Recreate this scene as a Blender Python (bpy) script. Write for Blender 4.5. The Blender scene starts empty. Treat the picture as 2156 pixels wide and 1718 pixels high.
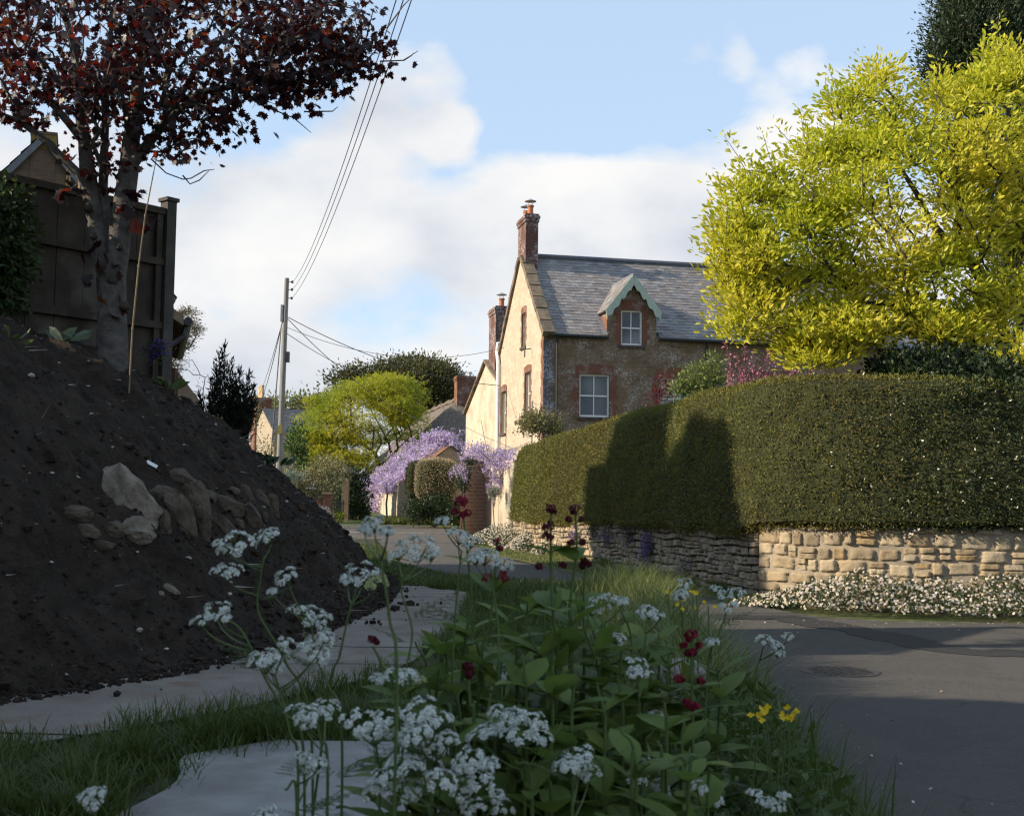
import bpy, math, random
import numpy as np
from mathutils import Matrix, Vector
PI = math.pi
rad = math.radians
sc = bpy.context.scene
COL = sc.collection
rng = np.random.default_rng(7)
random.seed(7)

# ------------------------------------------------------------------ camera
CAMZ = 1.5
FPX = 2511.0                      # focal length in pixels of a 2156 px wide picture
PITCH, ROLL = rad(4.2), rad(0.65)
cam_d = bpy.data.cameras.new('camera')
cam = bpy.data.objects.new('camera', cam_d)
COL.objects.link(cam)
cam_d.sensor_width = 36.0
cam_d.lens = 36.0 * FPX / 2156.0
cam_d.clip_end = 3000
cam_d.clip_start = 0.05
RM = Matrix.Rotation(PI / 2 + PITCH, 3, 'X') @ Matrix.Rotation(ROLL, 3, 'Z')
cam.matrix_world = Matrix.Translation((0, 0, CAMZ)) @ RM.to_4x4()
cam_d.dof.use_dof = True
cam_d.dof.focus_distance = 28.0
cam_d.dof.aperture_fstop = 11.0
sc.camera = cam
RN = np.array(RM)

def ray(x, y):
    v = RN @ np.array([(x - 1078) / FPX, -(y - 859) / FPX, -1.0])
    return v

def P(x, y, Y):
    v = ray(x, y)
    v = v * (Y / v[1])
    return np.array([v[0], v[1], v[2] + CAMZ])

def G(x, y, z):
    v = ray(x, y)
    k = (z - CAMZ) / v[2]
    return np.array([v[0] * k, v[1] * k, z])

# ------------------------------------------------------------------ object helpers
ORG = {}

def tag(o, label=None, cat=None, group=None, kind=None):
    if label: o['label'] = label
    if cat: o['category'] = cat
    if group: o['group'] = group
    if kind: o['kind'] = kind
    return o

def thing(name, label, cat, loc, group=None):
    o = bpy.data.objects.new(name, None)
    o.empty_display_size = 0.2
    COL.objects.link(o)
    o.location = [float(c) for c in loc]
    ORG[o.name] = np.array([float(c) for c in loc])
    return tag(o, label, cat, group)

def link(name, me, mat, parent=None, loc=None, smooth=False):
    o = bpy.data.objects.new(name, me)
    COL.objects.link(o)
    if mat is not None:
        for m in (mat if isinstance(mat, (list, tuple)) else [mat]):
            me.materials.append(m)
    if parent is not None:
        o.parent = parent
        ORG[o.name] = ORG[parent.name]
    else:
        o.location = [float(c) for c in loc]
        ORG[o.name] = np.array(loc, float)
    me.polygons.foreach_set('use_smooth', np.full(len(me.polygons), bool(smooth)))
    return o

def npmesh(name, V, loops, sizes):
    """mesh from vertex array, flat loop index array and face sizes"""
    me = bpy.data.meshes.new(name)
    V = np.ascontiguousarray(V, np.float32)
    loops = np.ascontiguousarray(loops, np.int32)
    sizes = np.ascontiguousarray(sizes, np.int32)
    me.vertices.add(len(V)); me.vertices.foreach_set('co', V.ravel())
    me.loops.add(len(loops)); me.loops.foreach_set('vertex_index', loops)
    me.polygons.add(len(sizes))
    st = np.concatenate([[0], np.cumsum(sizes)[:-1]]).astype(np.int32)
    me.polygons.foreach_set('loop_start', st)
    me.polygons.foreach_set('loop_total', sizes)
    me.update(calc_edges=True)
    return me

def base_of(V):
    V = np.asarray(V)
    return np.array([(V[:, 0].min() + V[:, 0].max()) / 2, (V[:, 1].min() + V[:, 1].max()) / 2, V[:, 2].min()])

class MB:
    def __init__(s):
        s.v = []; s.f = []; s.mi = []; s.cur = 0
    def quad(s, *pts):
        i = len(s.v); s.v += [tuple(float(c) for c in p) for p in pts]
        s.f.append(tuple(range(i, i + len(pts)))); s.mi.append(s.cur)
    def grid(s, arr):
        n, m = arr.shape[:2]; i = len(s.v)
        s.v += [tuple(map(float, p)) for p in arr.reshape(-1, 3)]
        for a in range(n - 1):
            for b in range(m - 1):
                s.f.append((i + a * m + b, i + a * m + b + 1, i + (a + 1) * m + b + 1, i + (a + 1) * m + b)); s.mi.append(s.cur)
    def hexa(s, p):     # 8 points: bottom ring 0-3 counter-clockwise, top ring 4-7
        i = len(s.v); s.v += [tuple(float(c) for c in q) for q in p]
        for f in ((3, 2, 1, 0), (4, 5, 6, 7), (0, 1, 5, 4), (1, 2, 6, 5), (2, 3, 7, 6), (3, 0, 4, 7)):
            s.f.append(tuple(i + k for k in f)); s.mi.append(s.cur)
    def box(s, lo, hi, F=None):
        F = F or (lambda x, y, z: (x, y, z))
        (a, b, c), (d, e, f) = lo, hi
        s.hexa([F(a, b, c), F(d, b, c), F(d, e, c), F(a, e, c), F(a, b, f), F(d, b, f), F(d, e, f), F(a, e, f)])
    def prism(s, poly, off):   # polygon points extruded by the vector off
        off = np.asarray(off, float); n = len(poly); i = len(s.v)
        A = [np.asarray(p, float) for p in poly]
        s.v += [tuple(p) for p in A] + [tuple(p + off) for p in A]
        s.f.append(tuple(range(i + n - 1, i - 1, -1))); s.f.append(tuple(range(i + n, i + 2 * n)))
        s.mi += [s.cur, s.cur]
        for k in range(n):
            l = (k + 1) % n
            s.f.append((i + k, i + l, i + n + l, i + n + k)); s.mi.append(s.cur)
    def tube(s, pts, r, n=6, cap=True):
        pts = [np.asarray(p, float) for p in pts]
        if not hasattr(r, '__len__'): r = [r] * len(pts)
        ref = None; i0 = len(s.v); m = len(pts)
        for k, p in enumerate(pts):
            t = pts[min(k + 1, m - 1)] - pts[max(k - 1, 0)]
            t = t / (np.linalg.norm(t) + 1e-9)
            if ref is None:
                ref = np.cross(t, (0, 0, 1.0))
                if np.linalg.norm(ref) < .1: ref = np.cross(t, (1.0, 0, 0))
            ref = ref - t * ref.dot(t); ref /= (np.linalg.norm(ref) + 1e-9)
            w = np.cross(t, ref)
            for j in range(n):
                a = 2 * PI * j / n
                s.v.append(tuple(p + r[k] * (math.cos(a) * ref + math.sin(a) * w)))
        for k in range(m - 1):
            for j in range(n):
                l = (j + 1) % n
                s.f.append((i0 + k * n + j, i0 + k * n + l, i0 + (k + 1) * n + l, i0 + (k + 1) * n + j)); s.mi.append(s.cur)
        if cap:
            s.f.append(tuple(i0 + j for j in range(n - 1, -1, -1))); s.f.append(tuple(i0 + (m - 1) * n + j for j in range(n))); s.mi += [s.cur, s.cur]
    def lathe(s, c, prof, n=14):
        c = np.asarray(c, float); i0 = len(s.v)
        for (r, z) in prof:
            for j in range(n):
                a = 2 * PI * j / n
                s.v.append((c[0] + r * math.cos(a), c[1] + r * math.sin(a), c[2] + z))
        for k in range(len(prof) - 1):
            for j in range(n):
                l = (j + 1) % n
                s.f.append((i0 + k * n + j, i0 + k * n + l, i0 + (k + 1) * n + l, i0 + (k + 1) * n + j)); s.mi.append(s.cur)
        s.f.append(tuple(i0 + j for j in range(n - 1, -1, -1))); s.f.append(tuple(i0 + (len(prof) - 1) * n + j for j in range(n))); s.mi += [s.cur, s.cur]
    def build(s, name, mat, parent=None, loc=None, smooth=False, uv=True):
        V = np.array(s.v, np.float32)
        if parent is not None: o0 = ORG[parent.name]
        else:
            if loc is None: loc = base_of(V)
            o0 = np.array(loc, float)
        sizes = np.array([len(f) for f in s.f]); loops = np.array([i for f in s.f for i in f])
        me = npmesh(name, V - o0, loops, sizes)
        me.validate()
        if any(s.mi): me.polygons.foreach_set('material_index', np.array(s.mi, np.int32)[:len(me.polygons)])
        if uv:
            lay = me.uv_layers.new(name='uv')
            U = np.zeros((len(me.loops), 2), np.float32)
            for p in me.polygons:
                n = np.array(p.normal)
                u = np.array([-n[1], n[0], 0.0]); l = np.linalg.norm(u)
                u = np.array([1.0, 0, 0]) if l < .05 else u / l
                v = np.cross(n, u)
                for li in p.loop_indices:
                    q = V[me.loops[li].vertex_index]
                    U[li] = (q.dot(u), q.dot(v))
            lay.data.foreach_set('uv', U.ravel())
        return link(name, me, mat, parent, loc, smooth)

def unit(a):
    a = np.asarray(a, float)
    return a / (np.linalg.norm(a, axis=-1, keepdims=True) + 1e-9)

# leaf templates: vertices (across, along, normal), faces
TPL = {
 'diamond': (np.array([(0, 0, 0), (-.28, .5, .06), (0, 1, -.05), (.28, .5, .06)]), [(0, 3, 2, 1)]),
 'tri': (np.array([(-.22, 0, 0), (.22, 0, 0), (0, 1, 0)]), [(0, 1, 2)]),
 'oval': (np.array([(0, 0, 0), (-.2, .3, .06), (-.22, .65, .05), (0, 1, -.08), (.22, .65, .05), (.2, .3, .06), (0, .33, 0), (0, .68, -.02)]),
          [(0, 6, 1), (6, 7, 2, 1), (7, 3, 2), (0, 5, 6), (5, 4, 7, 6), (4, 3, 7)]),
 'penta': (np.array([(math.sin(2 * PI * k / 5) * .5, math.cos(2 * PI * k / 5) * .5, 0) for k in range(5)]), [(0, 1, 2, 3, 4)]),
 'daisy': (np.array([(math.sin(2 * PI * k / 10) * (.5 if k % 2 else .36), math.cos(2 * PI * k / 10) * (.5 if k % 2 else .36), 0) for k in range(10)]), [tuple(range(10))]),
}
_rows = [(0, .015), (.12, .11), (.3, .2), (.5, .235), (.7, .19), (.87, .10), (1.0, .004)]
_lv = []
for _t, _w in _rows:
    for _k in (-1, -.5, 0, .5, 1): _lv.append((_k * _w, _t, .10 * abs(_k) * _w * 2.2 - .22 * _t * _t + (.012 if abs(_k) == .5 else 0)))
TPL['lance'] = (np.array(_lv), [(r_ * 5 + c_, r_ * 5 + c_ + 1, r_ * 5 + c_ + 6, r_ * 5 + c_ + 5) for r_ in range(6) for c_ in range(4)])
_mp = [(0, 0), (.12, .14), (.42, .0), (.36, .2), (.62, .34), (.42, .42), (.52, .72), (.25, .62), (.22, .8), (.1, .78), (0, 1.08)]
_mo = [(x, y, .10 * abs(x) ** 1.2) for x, y in _mp] + [(-x, y, .10 * abs(x) ** 1.2) for x, y in _mp[-2:0:-1]]
TPL['maple'] = (np.array(_mo), [tuple(range(len(_mo)))])
# feathery pinnate leaf of several leaflets
_pv, _pf = [], []
for k in range(5):
    for sgn in (-1, 1):
        y0 = .1 + .17 * k; i = len(_pv); w = .34 - .03 * k
        _pv += [(0, y0, 0), (sgn * w * .5, y0 + .0, .02), (sgn * w, y0 + .14, -.02), (sgn * w * .45, y0 + .12, .02)]; _pf.append((i, i + 1, i + 2, i + 3))
i = len(_pv); _pv += [(0, .85, 0), (.07, .95, 0), (0, 1.12, 0), (-.07, .95, 0)]; _pf.append((i, i + 1, i + 2, i + 3))
TPL['pinnate'] = (np.array(_pv), _pf)

def leaves_np(pos, along, size, tpl='diamond', width=1.0, normal=None, jit=0.0):
    T, faces = TPL[tpl]
    n = len(pos); pos = np.asarray(pos, float); d = unit(along)
    size = np.broadcast_to(np.asarray(size, float), (n,))
    if normal is None: normal = rng.normal(size=(n, 3))
    nn = np.asarray(normal, float) + jit * rng.normal(size=(n, 3))
    s = np.cross(d, nn); s = unit(s); nn = np.cross(s, d)
    V = (pos[:, None, :] + size[:, None, None] * (T[None, :, 0:1] * width * s[:, None, :] + T[None, :, 1:2] * d[:, None, :] + T[None, :, 2:3] * nn[:, None, :]))
    k = len(T)
    fl = np.array([i for f in faces for i in f]); fs = np.array([len(f) for f in faces])
    loops = (fl[None, :] + (np.arange(n) * k)[:, None]).ravel()
    return V.reshape(-1, 3), loops, np.tile(fs, n)

def merge(parts):
    V, L, S = [], [], []; off = 0
    for v, l, s in parts:
        V.append(v); L.append(l + off); S.append(s); off += len(v)
    return np.concatenate(V), np.concatenate(L), np.concatenate(S)

def leaf_obj(name, parts, mat, parent=None, loc=None, smooth=False):
    V, L, S = merge(parts if isinstance(parts, list) else [parts])
    if parent is not None: o0 = ORG[parent.name]
    else:
        if loc is None: loc = base_of(V)
        o0 = np.asarray(loc, float)
    return link(name, npmesh(name, V - o0, L, S), mat, parent, loc, smooth)

def blades_np(pos, h, w, lean, bend=.5):
    """curved grass blades: 3 segments"""
    n = len(pos); pos = np.asarray(pos, float)
    ang = rng.uniform(0, 2 * PI, n)
    ld = np.stack([np.cos(ang), np.sin(ang), np.zeros(n)], 1)
    sd = np.stack([-np.sin(ang), np.cos(ang), np.zeros(n)], 1)
    h = np.broadcast_to(h, (n,)); w = np.broadcast_to(w, (n,)); lean = np.broadcast_to(lean, (n,))
    V = []
    for t, ww in ((0, 1), (.4, .9), (.75, .6)):
        c = pos + ld * (lean * h * t ** 1.8)[:, None] + np.array([0, 0, 1.0]) * (h * (t - bend * .45 * lean * t ** 2))[:, None]
        V += [c - sd * (w * ww * .5)[:, None], c + sd * (w * ww * .5)[:, None]]
    c = pos + ld * (lean * h)[:, None] + np.array([0, 0, 1.0]) * (h * (1 - bend * .5 * lean))[:, None]
    V.append(c)
    V = np.stack(V, 1).reshape(-1, 3)
    f = np.array([0, 1, 3, 2, 2, 3, 5, 4, 4, 5, 6]); fs = np.array([4, 4, 3])
    return V, (f[None] + (np.arange(n) * 7)[:, None]).ravel(), np.tile(fs, n)

# cheap value noise for geometry
_perm = np.random.default_rng(3).random((64, 64, 64)).astype(np.float32)
def vnoise(p):
    p = np.asarray(p, float); i = np.floor(p).astype(int); f = p - i; f = f * f * (3 - 2 * f)
    r = 0
    for a in (0, 1):
        for b in (0, 1):
            for c in (0, 1):
                w = (f[..., 0] if a else 1 - f[..., 0]) * (f[..., 1] if b else 1 - f[..., 1]) * (f[..., 2] if c else 1 - f[..., 2])
                r = r + w * _perm[(i[..., 0] + a) % 64, (i[..., 1] + b) % 64, (i[..., 2] + c) % 64]
    return r * 2 - 1
def fbm(p, o=4):
    p = np.asarray(p, float); r = 0; a = 1
    for k in range(o):
        r = r + a * vnoise(p * 2 ** k + 17.3 * k); a *= .5
    return r

# ------------------------------------------------------------------ materials
class NT:
    def __init__(s, name):
        s.m = bpy.data.materials.new(name); s.m.use_nodes = True
        s.t = s.m.node_tree; s.t.nodes.clear()
        s.out = s.t.nodes.new('ShaderNodeOutputMaterial')
    def n(s, typ, **kw):
        nd = s.t.nodes.new(typ)
        for k, v in kw.items():
            if k.startswith('_'): setattr(nd, k[1:], v)
            else:
                inp = nd.inputs[k.replace('__', ' ')] if not k.startswith('i') or not k[1:].isdigit() else nd.inputs[int(k[1:])]
                if hasattr(v, 'is_output') or isinstance(v, bpy.types.NodeSocket): s.t.links.new(v, inp)
                else: inp.default_value = v
        return nd
    def obj(s): return s.n('ShaderNodeTexCoord').outputs['Object']
    def uv(s): return s.n('ShaderNodeTexCoord').outputs['UV']
    def noise(s, scale, detail=4, vec=None, rough=.6, dist=0):
        return s.n('ShaderNodeTexNoise', Vector=vec or s.obj(), Scale=scale, Detail=detail, Roughness=rough, Distortion=dist).outputs['Fac']
    def ramp(s, fac, stops):
        nd = s.n('ShaderNodeValToRGB', Fac=fac); cr = nd.color_ramp
        while len(cr.elements) < len(stops): cr.elements.new(.5)
        for e, (p, c) in zip(cr.elements, stops):
            e.position = p; e.color = (*c, 1) if len(c) == 3 else c
        return nd.outputs['Color']
    def mix(s, fac, a, b, mode='MIX'):
        nd = s.t.nodes.new('ShaderNodeMix'); nd.data_type = 'RGBA'; nd.blend_type = mode
        for k, v in ((0, fac), (6, a), (7, b)):
            if isinstance(v, bpy.types.NodeSocket): s.t.links.new(v, nd.inputs[k])
            else: nd.inputs[k].default_value = (*v, 1) if isinstance(v, tuple) and len(v) == 3 else v
        return nd.outputs[2]
    def math(s, op, a, b=0.0, clamp=False):
        nd = s.t.nodes.new('ShaderNodeMath'); nd.operation = op; nd.use_clamp = clamp
        for k, v in ((0, a), (1, b)):
            if isinstance(v, bpy.types.NodeSocket): s.t.links.new(v, nd.inputs[k])
            else: nd.inputs[k].default_value = v
        return nd.outputs[0]
    def island(s): return s.n('ShaderNodeNewGeometry').outputs['Random Per Island']
    def bump(s, h, strength=.5, dist=.02):
        return s.n('ShaderNodeBump', Height=h, Strength=strength, Distance=dist).outputs['Normal']
    def bsdf(s, col, rough=.8, normal=None, spec=.3, metal=0.0):
        nd = s.t.nodes.new('ShaderNodeBsdfPrincipled')
        for k, v in (('Base Color', col), ('Roughness', rough), ('Specular IOR Level', spec), ('Metallic', metal)):
            if isinstance(v, bpy.types.NodeSocket): s.t.links.new(v, nd.inputs[k])
            else: nd.inputs[k].default_value = (*v, 1) if isinstance(v, tuple) else v
        if normal: s.t.links.new(normal, nd.inputs['Normal'])
        return nd.outputs[0]
    def fin(s, sh):
        s.t.links.new(sh, s.out.inputs[0]); return s.m

def m_noise(name, c1, c2, scale, rough=.85, bump=.3, bscale=None, bdist=.02, c3=None, s3=1.0, spec=.3, stops=(.35, .65)):
    t = NT(name)
    f = t.noise(scale, 6)
    c = t.ramp(f, [(stops[0], c1), (stops[1], c2)])
    if c3: c = t.mix(t.ramp(t.noise(s3, 5), [(.5, (0, 0, 0)), (.68, (1, 1, 1))]), c, c3)
    nm = t.bump(t.noise(bscale or scale * 3, 6), bump, bdist) if bump else None
    return t.fin(t.bsdf(c, rough, nm, spec))

def m_leaf(name, cols, transl=.35, rough=.5, spec=.35, tcol=None, big=None):
    """colour varies from leaf to leaf (random per island) and over the plant (noise)"""
    t = NT(name)
    isl = t.island()
    n = len(cols)
    c = t.ramp(isl, [(i / max(1, n - 1), k) for i, k in enumerate(cols)])
    if big: c = t.mix(t.ramp(t.noise(big[0], 3), [(.42, (0, 0, 0)), (.62, (1, 1, 1))]), c, t.mix(.7, c, big[1]))
    a = t.bsdf(c, rough, None, spec)
    tr = t.n('ShaderNodeBsdfTranslucent')
    if tcol: tr.inputs['Color'].default_value = (*tcol, 1)
    else: t.t.links.new(c, tr.inputs['Color'])
    mx = t.t.nodes.new('ShaderNodeMixShader'); mx.inputs[0].default_value = transl
    t.t.links.new(a, mx.inputs[1]); t.t.links.new(tr.outputs[0], mx.inputs[2])
    return t.fin(mx.outputs[0])

def m_island(name, cols, rough=.8, bump=.4, bscale=30, bdist=.01, nscale=8, nmix=.5, dark=(.1, .08, .06), spec=.25):
    t = NT(name)
    c = t.ramp(t.island(), [(i / max(1, len(cols) - 1), k) for i, k in enumerate(cols)])
    f = t.ramp(t.noise(nscale, 6), [(.4, (0, 0, 0)), (.7, (1, 1, 1))])
    c = t.mix(t.math('MULTIPLY', f, nmix), c, dark)
    return t.fin(t.bsdf(c, rough, t.bump(t.noise(bscale, 6), bump, bdist), spec))

def m_brick(name, c1, c2, mortar, bw=.225, rh=.075, ms=.008, patch=None, pscale=1.2, pcut=(.55, .65), rough=.9, warp=.0, bias=0.0, patch2=None):
    t = NT(name)
    uv = t.uv()
    if warp:
        nz = t.n('ShaderNodeTexNoise', Vector=uv, Scale=2.2, Detail=3)
        uv = t.n('ShaderNodeVectorMath', _operation='MULTIPLY_ADD', i0=nz.outputs['Color'], i1=(warp, warp, 0), i2=uv).outputs[0]
    b = t.n('ShaderNodeTexBrick', Vector=uv, Color1=(*c1, 1), Color2=(*c2, 1), Mortar=(*mortar, 1), Scale=1.0)
    b.inputs['Mortar Size'].default_value = ms; b.inputs['Mortar Smooth'].default_value = .3
    b.inputs['Bias'].default_value = bias; b.inputs['Brick Width'].default_value = bw; b.inputs['Row Height'].default_value = rh
    c = b.outputs['Color']
    c = t.mix(.55, c, t.ramp(t.noise(3.5, 6), [(.3, tuple(k * .45 for k in c1)), (.7, c2)]))
    if patch2:
        c = t.mix(t.ramp(t.noise(.9, 4), [(.45, (0, 0, 0)), (.62, (1, 1, 1))]), c, patch2)
    if patch:
        f = t.math('MULTIPLY', t.ramp(t.noise(pscale, 3), [(pcut[0] - .12, (0, 0, 0)), (pcut[1], (1, 1, 1))]), t.ramp(t.noise(pscale * 9, 5), [(.45, (0, 0, 0)), (.6, (1, 1, 1))]))
        c = t.mix(f, c, patch)
    h = t.math('SUBTRACT', t.noise(40, 4), t.math('MULTIPLY', b.outputs['Fac'], 1.2))
    return t.fin(t.bsdf(c, rough, t.bump(h, .6, .012), .2))

def m_plain(name, c, rough=.6, spec=.4, metal=0.0, var=.15, scale=8):
    t = NT(name)
    d = tuple(k * (1 - var) for k in c); l = tuple(min(1, k * (1 + var)) for k in c)
    return t.fin(t.bsdf(t.ramp(t.noise(scale, 5), [(.35, d), (.65, l)]), rough, None, spec, metal))

# ------------------------------------------------------------------ light and sky
SUN_EL = rad(25.0)
SAZ = unit(np.array([-.984, -.176]))
sl = bpy.data.lights.new('sun', 'SUN'); sl.energy = 4.2; sl.angle = rad(.5); sl.color = (1.0, .84, .64)
so = bpy.data.objects.new('sun', sl); COL.objects.link(so)
sd = Vector((SAZ[0] * math.cos(SUN_EL), SAZ[1] * math.cos(SUN_EL), math.sin(SUN_EL)))
so.rotation_euler = sd.to_track_quat('Z', 'Y').to_euler()
so.location = (-20, -5, 25)

w = bpy.data.worlds.new('World'); sc.world = w; w.use_nodes = True
wt = w.node_tree; wt.nodes.clear()
class WN(NT):
    def __init__(s): s.t = wt
W = WN()
wo = wt.nodes.new('ShaderNodeOutputWorld')
gen = W.n('ShaderNodeTexCoord').outputs['Generated']
sky = W.n('ShaderNodeTexSky'); sky.sky_type = 'NISHITA'; sky.sun_disc = False
sky.sun_elevation = SUN_EL; sky.sun_rotation = math.atan2(SAZ[0], SAZ[1]); sky.air_density = 1.0; sky.dust_density = .6; sky.ozone_density = 1.6
bg1 = W.n('ShaderNodeBackground', Color=W.mix(.55, sky.outputs[0], (5.2, 6.65, 8.5)), Strength=.079)
# clouds: fractal noise over the sky direction, gathered where the day's cloud bank lies
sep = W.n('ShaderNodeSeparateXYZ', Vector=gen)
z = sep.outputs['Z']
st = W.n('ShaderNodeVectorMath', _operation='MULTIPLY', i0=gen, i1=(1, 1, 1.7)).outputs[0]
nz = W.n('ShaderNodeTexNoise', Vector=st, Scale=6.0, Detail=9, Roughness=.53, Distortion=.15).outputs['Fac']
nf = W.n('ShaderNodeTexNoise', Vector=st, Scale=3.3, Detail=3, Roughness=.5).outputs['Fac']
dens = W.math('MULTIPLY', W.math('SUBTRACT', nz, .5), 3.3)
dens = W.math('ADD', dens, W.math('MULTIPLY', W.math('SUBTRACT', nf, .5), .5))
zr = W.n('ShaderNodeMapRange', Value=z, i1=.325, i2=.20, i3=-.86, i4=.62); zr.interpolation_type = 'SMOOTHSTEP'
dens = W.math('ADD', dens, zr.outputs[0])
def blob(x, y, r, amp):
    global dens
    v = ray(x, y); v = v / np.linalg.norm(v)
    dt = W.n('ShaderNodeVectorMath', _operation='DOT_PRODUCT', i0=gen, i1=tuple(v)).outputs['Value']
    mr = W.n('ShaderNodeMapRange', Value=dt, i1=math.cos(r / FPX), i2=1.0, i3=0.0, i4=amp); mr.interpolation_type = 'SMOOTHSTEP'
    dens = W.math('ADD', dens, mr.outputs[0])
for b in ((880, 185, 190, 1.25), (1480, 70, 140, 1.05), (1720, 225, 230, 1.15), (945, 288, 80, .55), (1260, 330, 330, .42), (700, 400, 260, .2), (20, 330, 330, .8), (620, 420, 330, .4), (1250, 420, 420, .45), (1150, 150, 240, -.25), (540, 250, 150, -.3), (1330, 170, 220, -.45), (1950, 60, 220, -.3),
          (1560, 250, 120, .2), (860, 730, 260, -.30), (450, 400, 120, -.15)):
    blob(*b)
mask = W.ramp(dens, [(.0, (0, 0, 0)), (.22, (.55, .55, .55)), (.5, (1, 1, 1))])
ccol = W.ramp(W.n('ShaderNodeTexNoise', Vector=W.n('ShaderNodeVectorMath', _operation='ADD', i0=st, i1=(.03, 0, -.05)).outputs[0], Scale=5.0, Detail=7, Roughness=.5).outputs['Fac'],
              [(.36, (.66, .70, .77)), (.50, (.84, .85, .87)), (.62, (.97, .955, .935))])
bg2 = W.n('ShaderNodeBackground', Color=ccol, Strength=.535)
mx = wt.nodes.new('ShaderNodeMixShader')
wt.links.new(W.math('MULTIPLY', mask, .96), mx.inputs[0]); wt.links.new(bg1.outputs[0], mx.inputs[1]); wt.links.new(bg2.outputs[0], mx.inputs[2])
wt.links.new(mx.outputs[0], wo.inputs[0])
sc.view_settings.view_transform = 'Standard'; sc.view_settings.look = 'None'; sc.view_settings.gamma = 1.0; sc.view_settings.exposure = 0.95
sc.render.engine = 'CYCLES'
sc.cycles.use_denoising = True
sc.cycles.max_bounces = 6; sc.cycles.transparent_max_bounces = 6; sc.cycles.diffuse_bounces = 3
sc.cycles.sample_clamp_indirect = 4.0
sc.cycles.filter_width = 1.3

# ------------------------------------------------------------------ terrain functions
def interp(y, tab):
    tab = sorted(tab); return np.interp(y, [a for a, b in tab], [b for a, b in tab])
FOOT = [(-4, -3.6), (2, -3.3), (4.5, -2.85), (5.6, -2.3), (6.5, -1.78), (8.8, -1.32), (10.7, -1.16), (13, -1.28), (16, -1.6), (20, -2.1), (27, -3.6), (32, -6)]
MTOP = [(-4, 2.6), (4, 2.55), (9, 2.6), (12, 2.52), (13.8, 2.28), (16, 1.95), (18.4, 1.42), (22, .86), (26, .34), (29, .1), (33, 0)]
LEDGE = [(-6, 1.3), (3, 1.35), (5.6, 1.5), (7.3, 1.65), (10, 1.85), (13, 1.9), (17, .9), (21, -.9), (25, -2.2), (30, -3), (38, -4.2), (43, -7), (46, -13), (46.2, -60)]
KERB = [(-6, .9), (3, .95), (7, 1.08), (10, 1.3), (13, 1.45), (17, .55), (21, -1.2), (26, -2.9), (38, -4.6)]
REDGE = [(14.3, 40), (14.6, 7), (14.75, 5.2), (15.2, 4.0), (16.6, 3.55), (19, 2.72), (21, 1.86), (25.6, .73), (28, .0), (34, -.9), (40, -1.2), (50, -1.8), (56, -4), (56.5, -60)]
def zv(y): return interp(y, [(-6, .5), (12, .5), (15, .36), (20, .12), (26, .05), (40, .03)])
def sstep(a, b, x):
    t = np.clip((x - a) / (b - a), 0, 1); return t * t * (3 - 2 * t)
def far_rise(x, y):
    return 1.3 * sstep(48, 95, y) + 7 * sstep(110, 420, np.hypot(x, y))
def mound_h(x, y, detail=True):
    x = np.asarray(x, float); y = np.asarray(y, float)
    d = interp(y, FOOT) - x + .10 * vnoise(np.stack([x * .9, y * .9, x * 0], -1)) + .06 * vnoise(np.stack([x * 3, y * 3, x * 0 + 5], -1))
    T = interp(y, MTOP) * 1.06
    a = np.maximum(d, 1e-3) * .98
    h = (a ** -4.0 + (T + 1e-3) ** -4.0) ** -.25
    h = np.where(d > 0, h, d * .6)
    if detail:
        q = np.stack([x, y, h], -1)
        h = h + np.clip(d, 0, .5) * 2 * (.075 * fbm(q * 1.6, 3) + .06 * fbm(q * 5, 4) + .035 * np.abs(vnoise(q * 9)) + .022 * vnoise(q * 19))
    return zv(y) + h - .02
def verge_z(x, y):
    x = np.asarray(x, float); y = np.asarray(y, float)
    z = zv(y); e = x - interp(y, KERB)
    q = np.stack([x, y, x * 0], -1)
    z2 = z * (1 - sstep(-.02, .22, e)) + .012 * vnoise(q * 3) + .02 * sstep(-1.0, -.2, e)
    return np.where(x > interp(y, LEDGE) - .06, -.06, z2)
def ground_at(x, y):
    m = mound_h(np.array([x]), np.array([y]), False)[0]
    v = verge_z(np.array([x]), np.array([y]))[0]
    return max(m, v, 0.0)

def hit_mound(x, y):
    v = ray(x, y)
    t = np.linspace(3, 40, 4000)
    X = v[0] * t / v[1]; Yy = t; Z = CAMZ + v[2] * t / v[1]
    H = mound_h(X, Yy)
    k = np.argmax(Z < H)
    if k == 0: k = np.argmin(np.where((t > 8) & (t < 20), Z - H, 9e9))
    return np.array([X[k], Yy[k], H[k]])

# ------------------------------------------------------------------ ground, road, path
M_earth = m_noise('meadow_ground', (.05, .075, .02), (.09, .11, .035), .8, .95, .4, 30, c3=(.10, .085, .045), s3=.25)
xs = np.unique(np.concatenate([np.linspace(-700, -80, 12), np.linspace(-80, 80, 41), np.linspace(80, 700, 12)]))
ys = np.unique(np.concatenate([np.linspace(-60, 110, 44), np.linspace(110, 900, 16)]))
Xg, Yg = np.meshgrid(xs, ys)
mb = MB(); mb.grid(np.stack([Xg, Yg, far_rise(Xg, Yg) - .05], -1)); o = mb.build('ground', M_earth, loc=(0, 0, 0)); tag(o, kind='structure')

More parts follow.
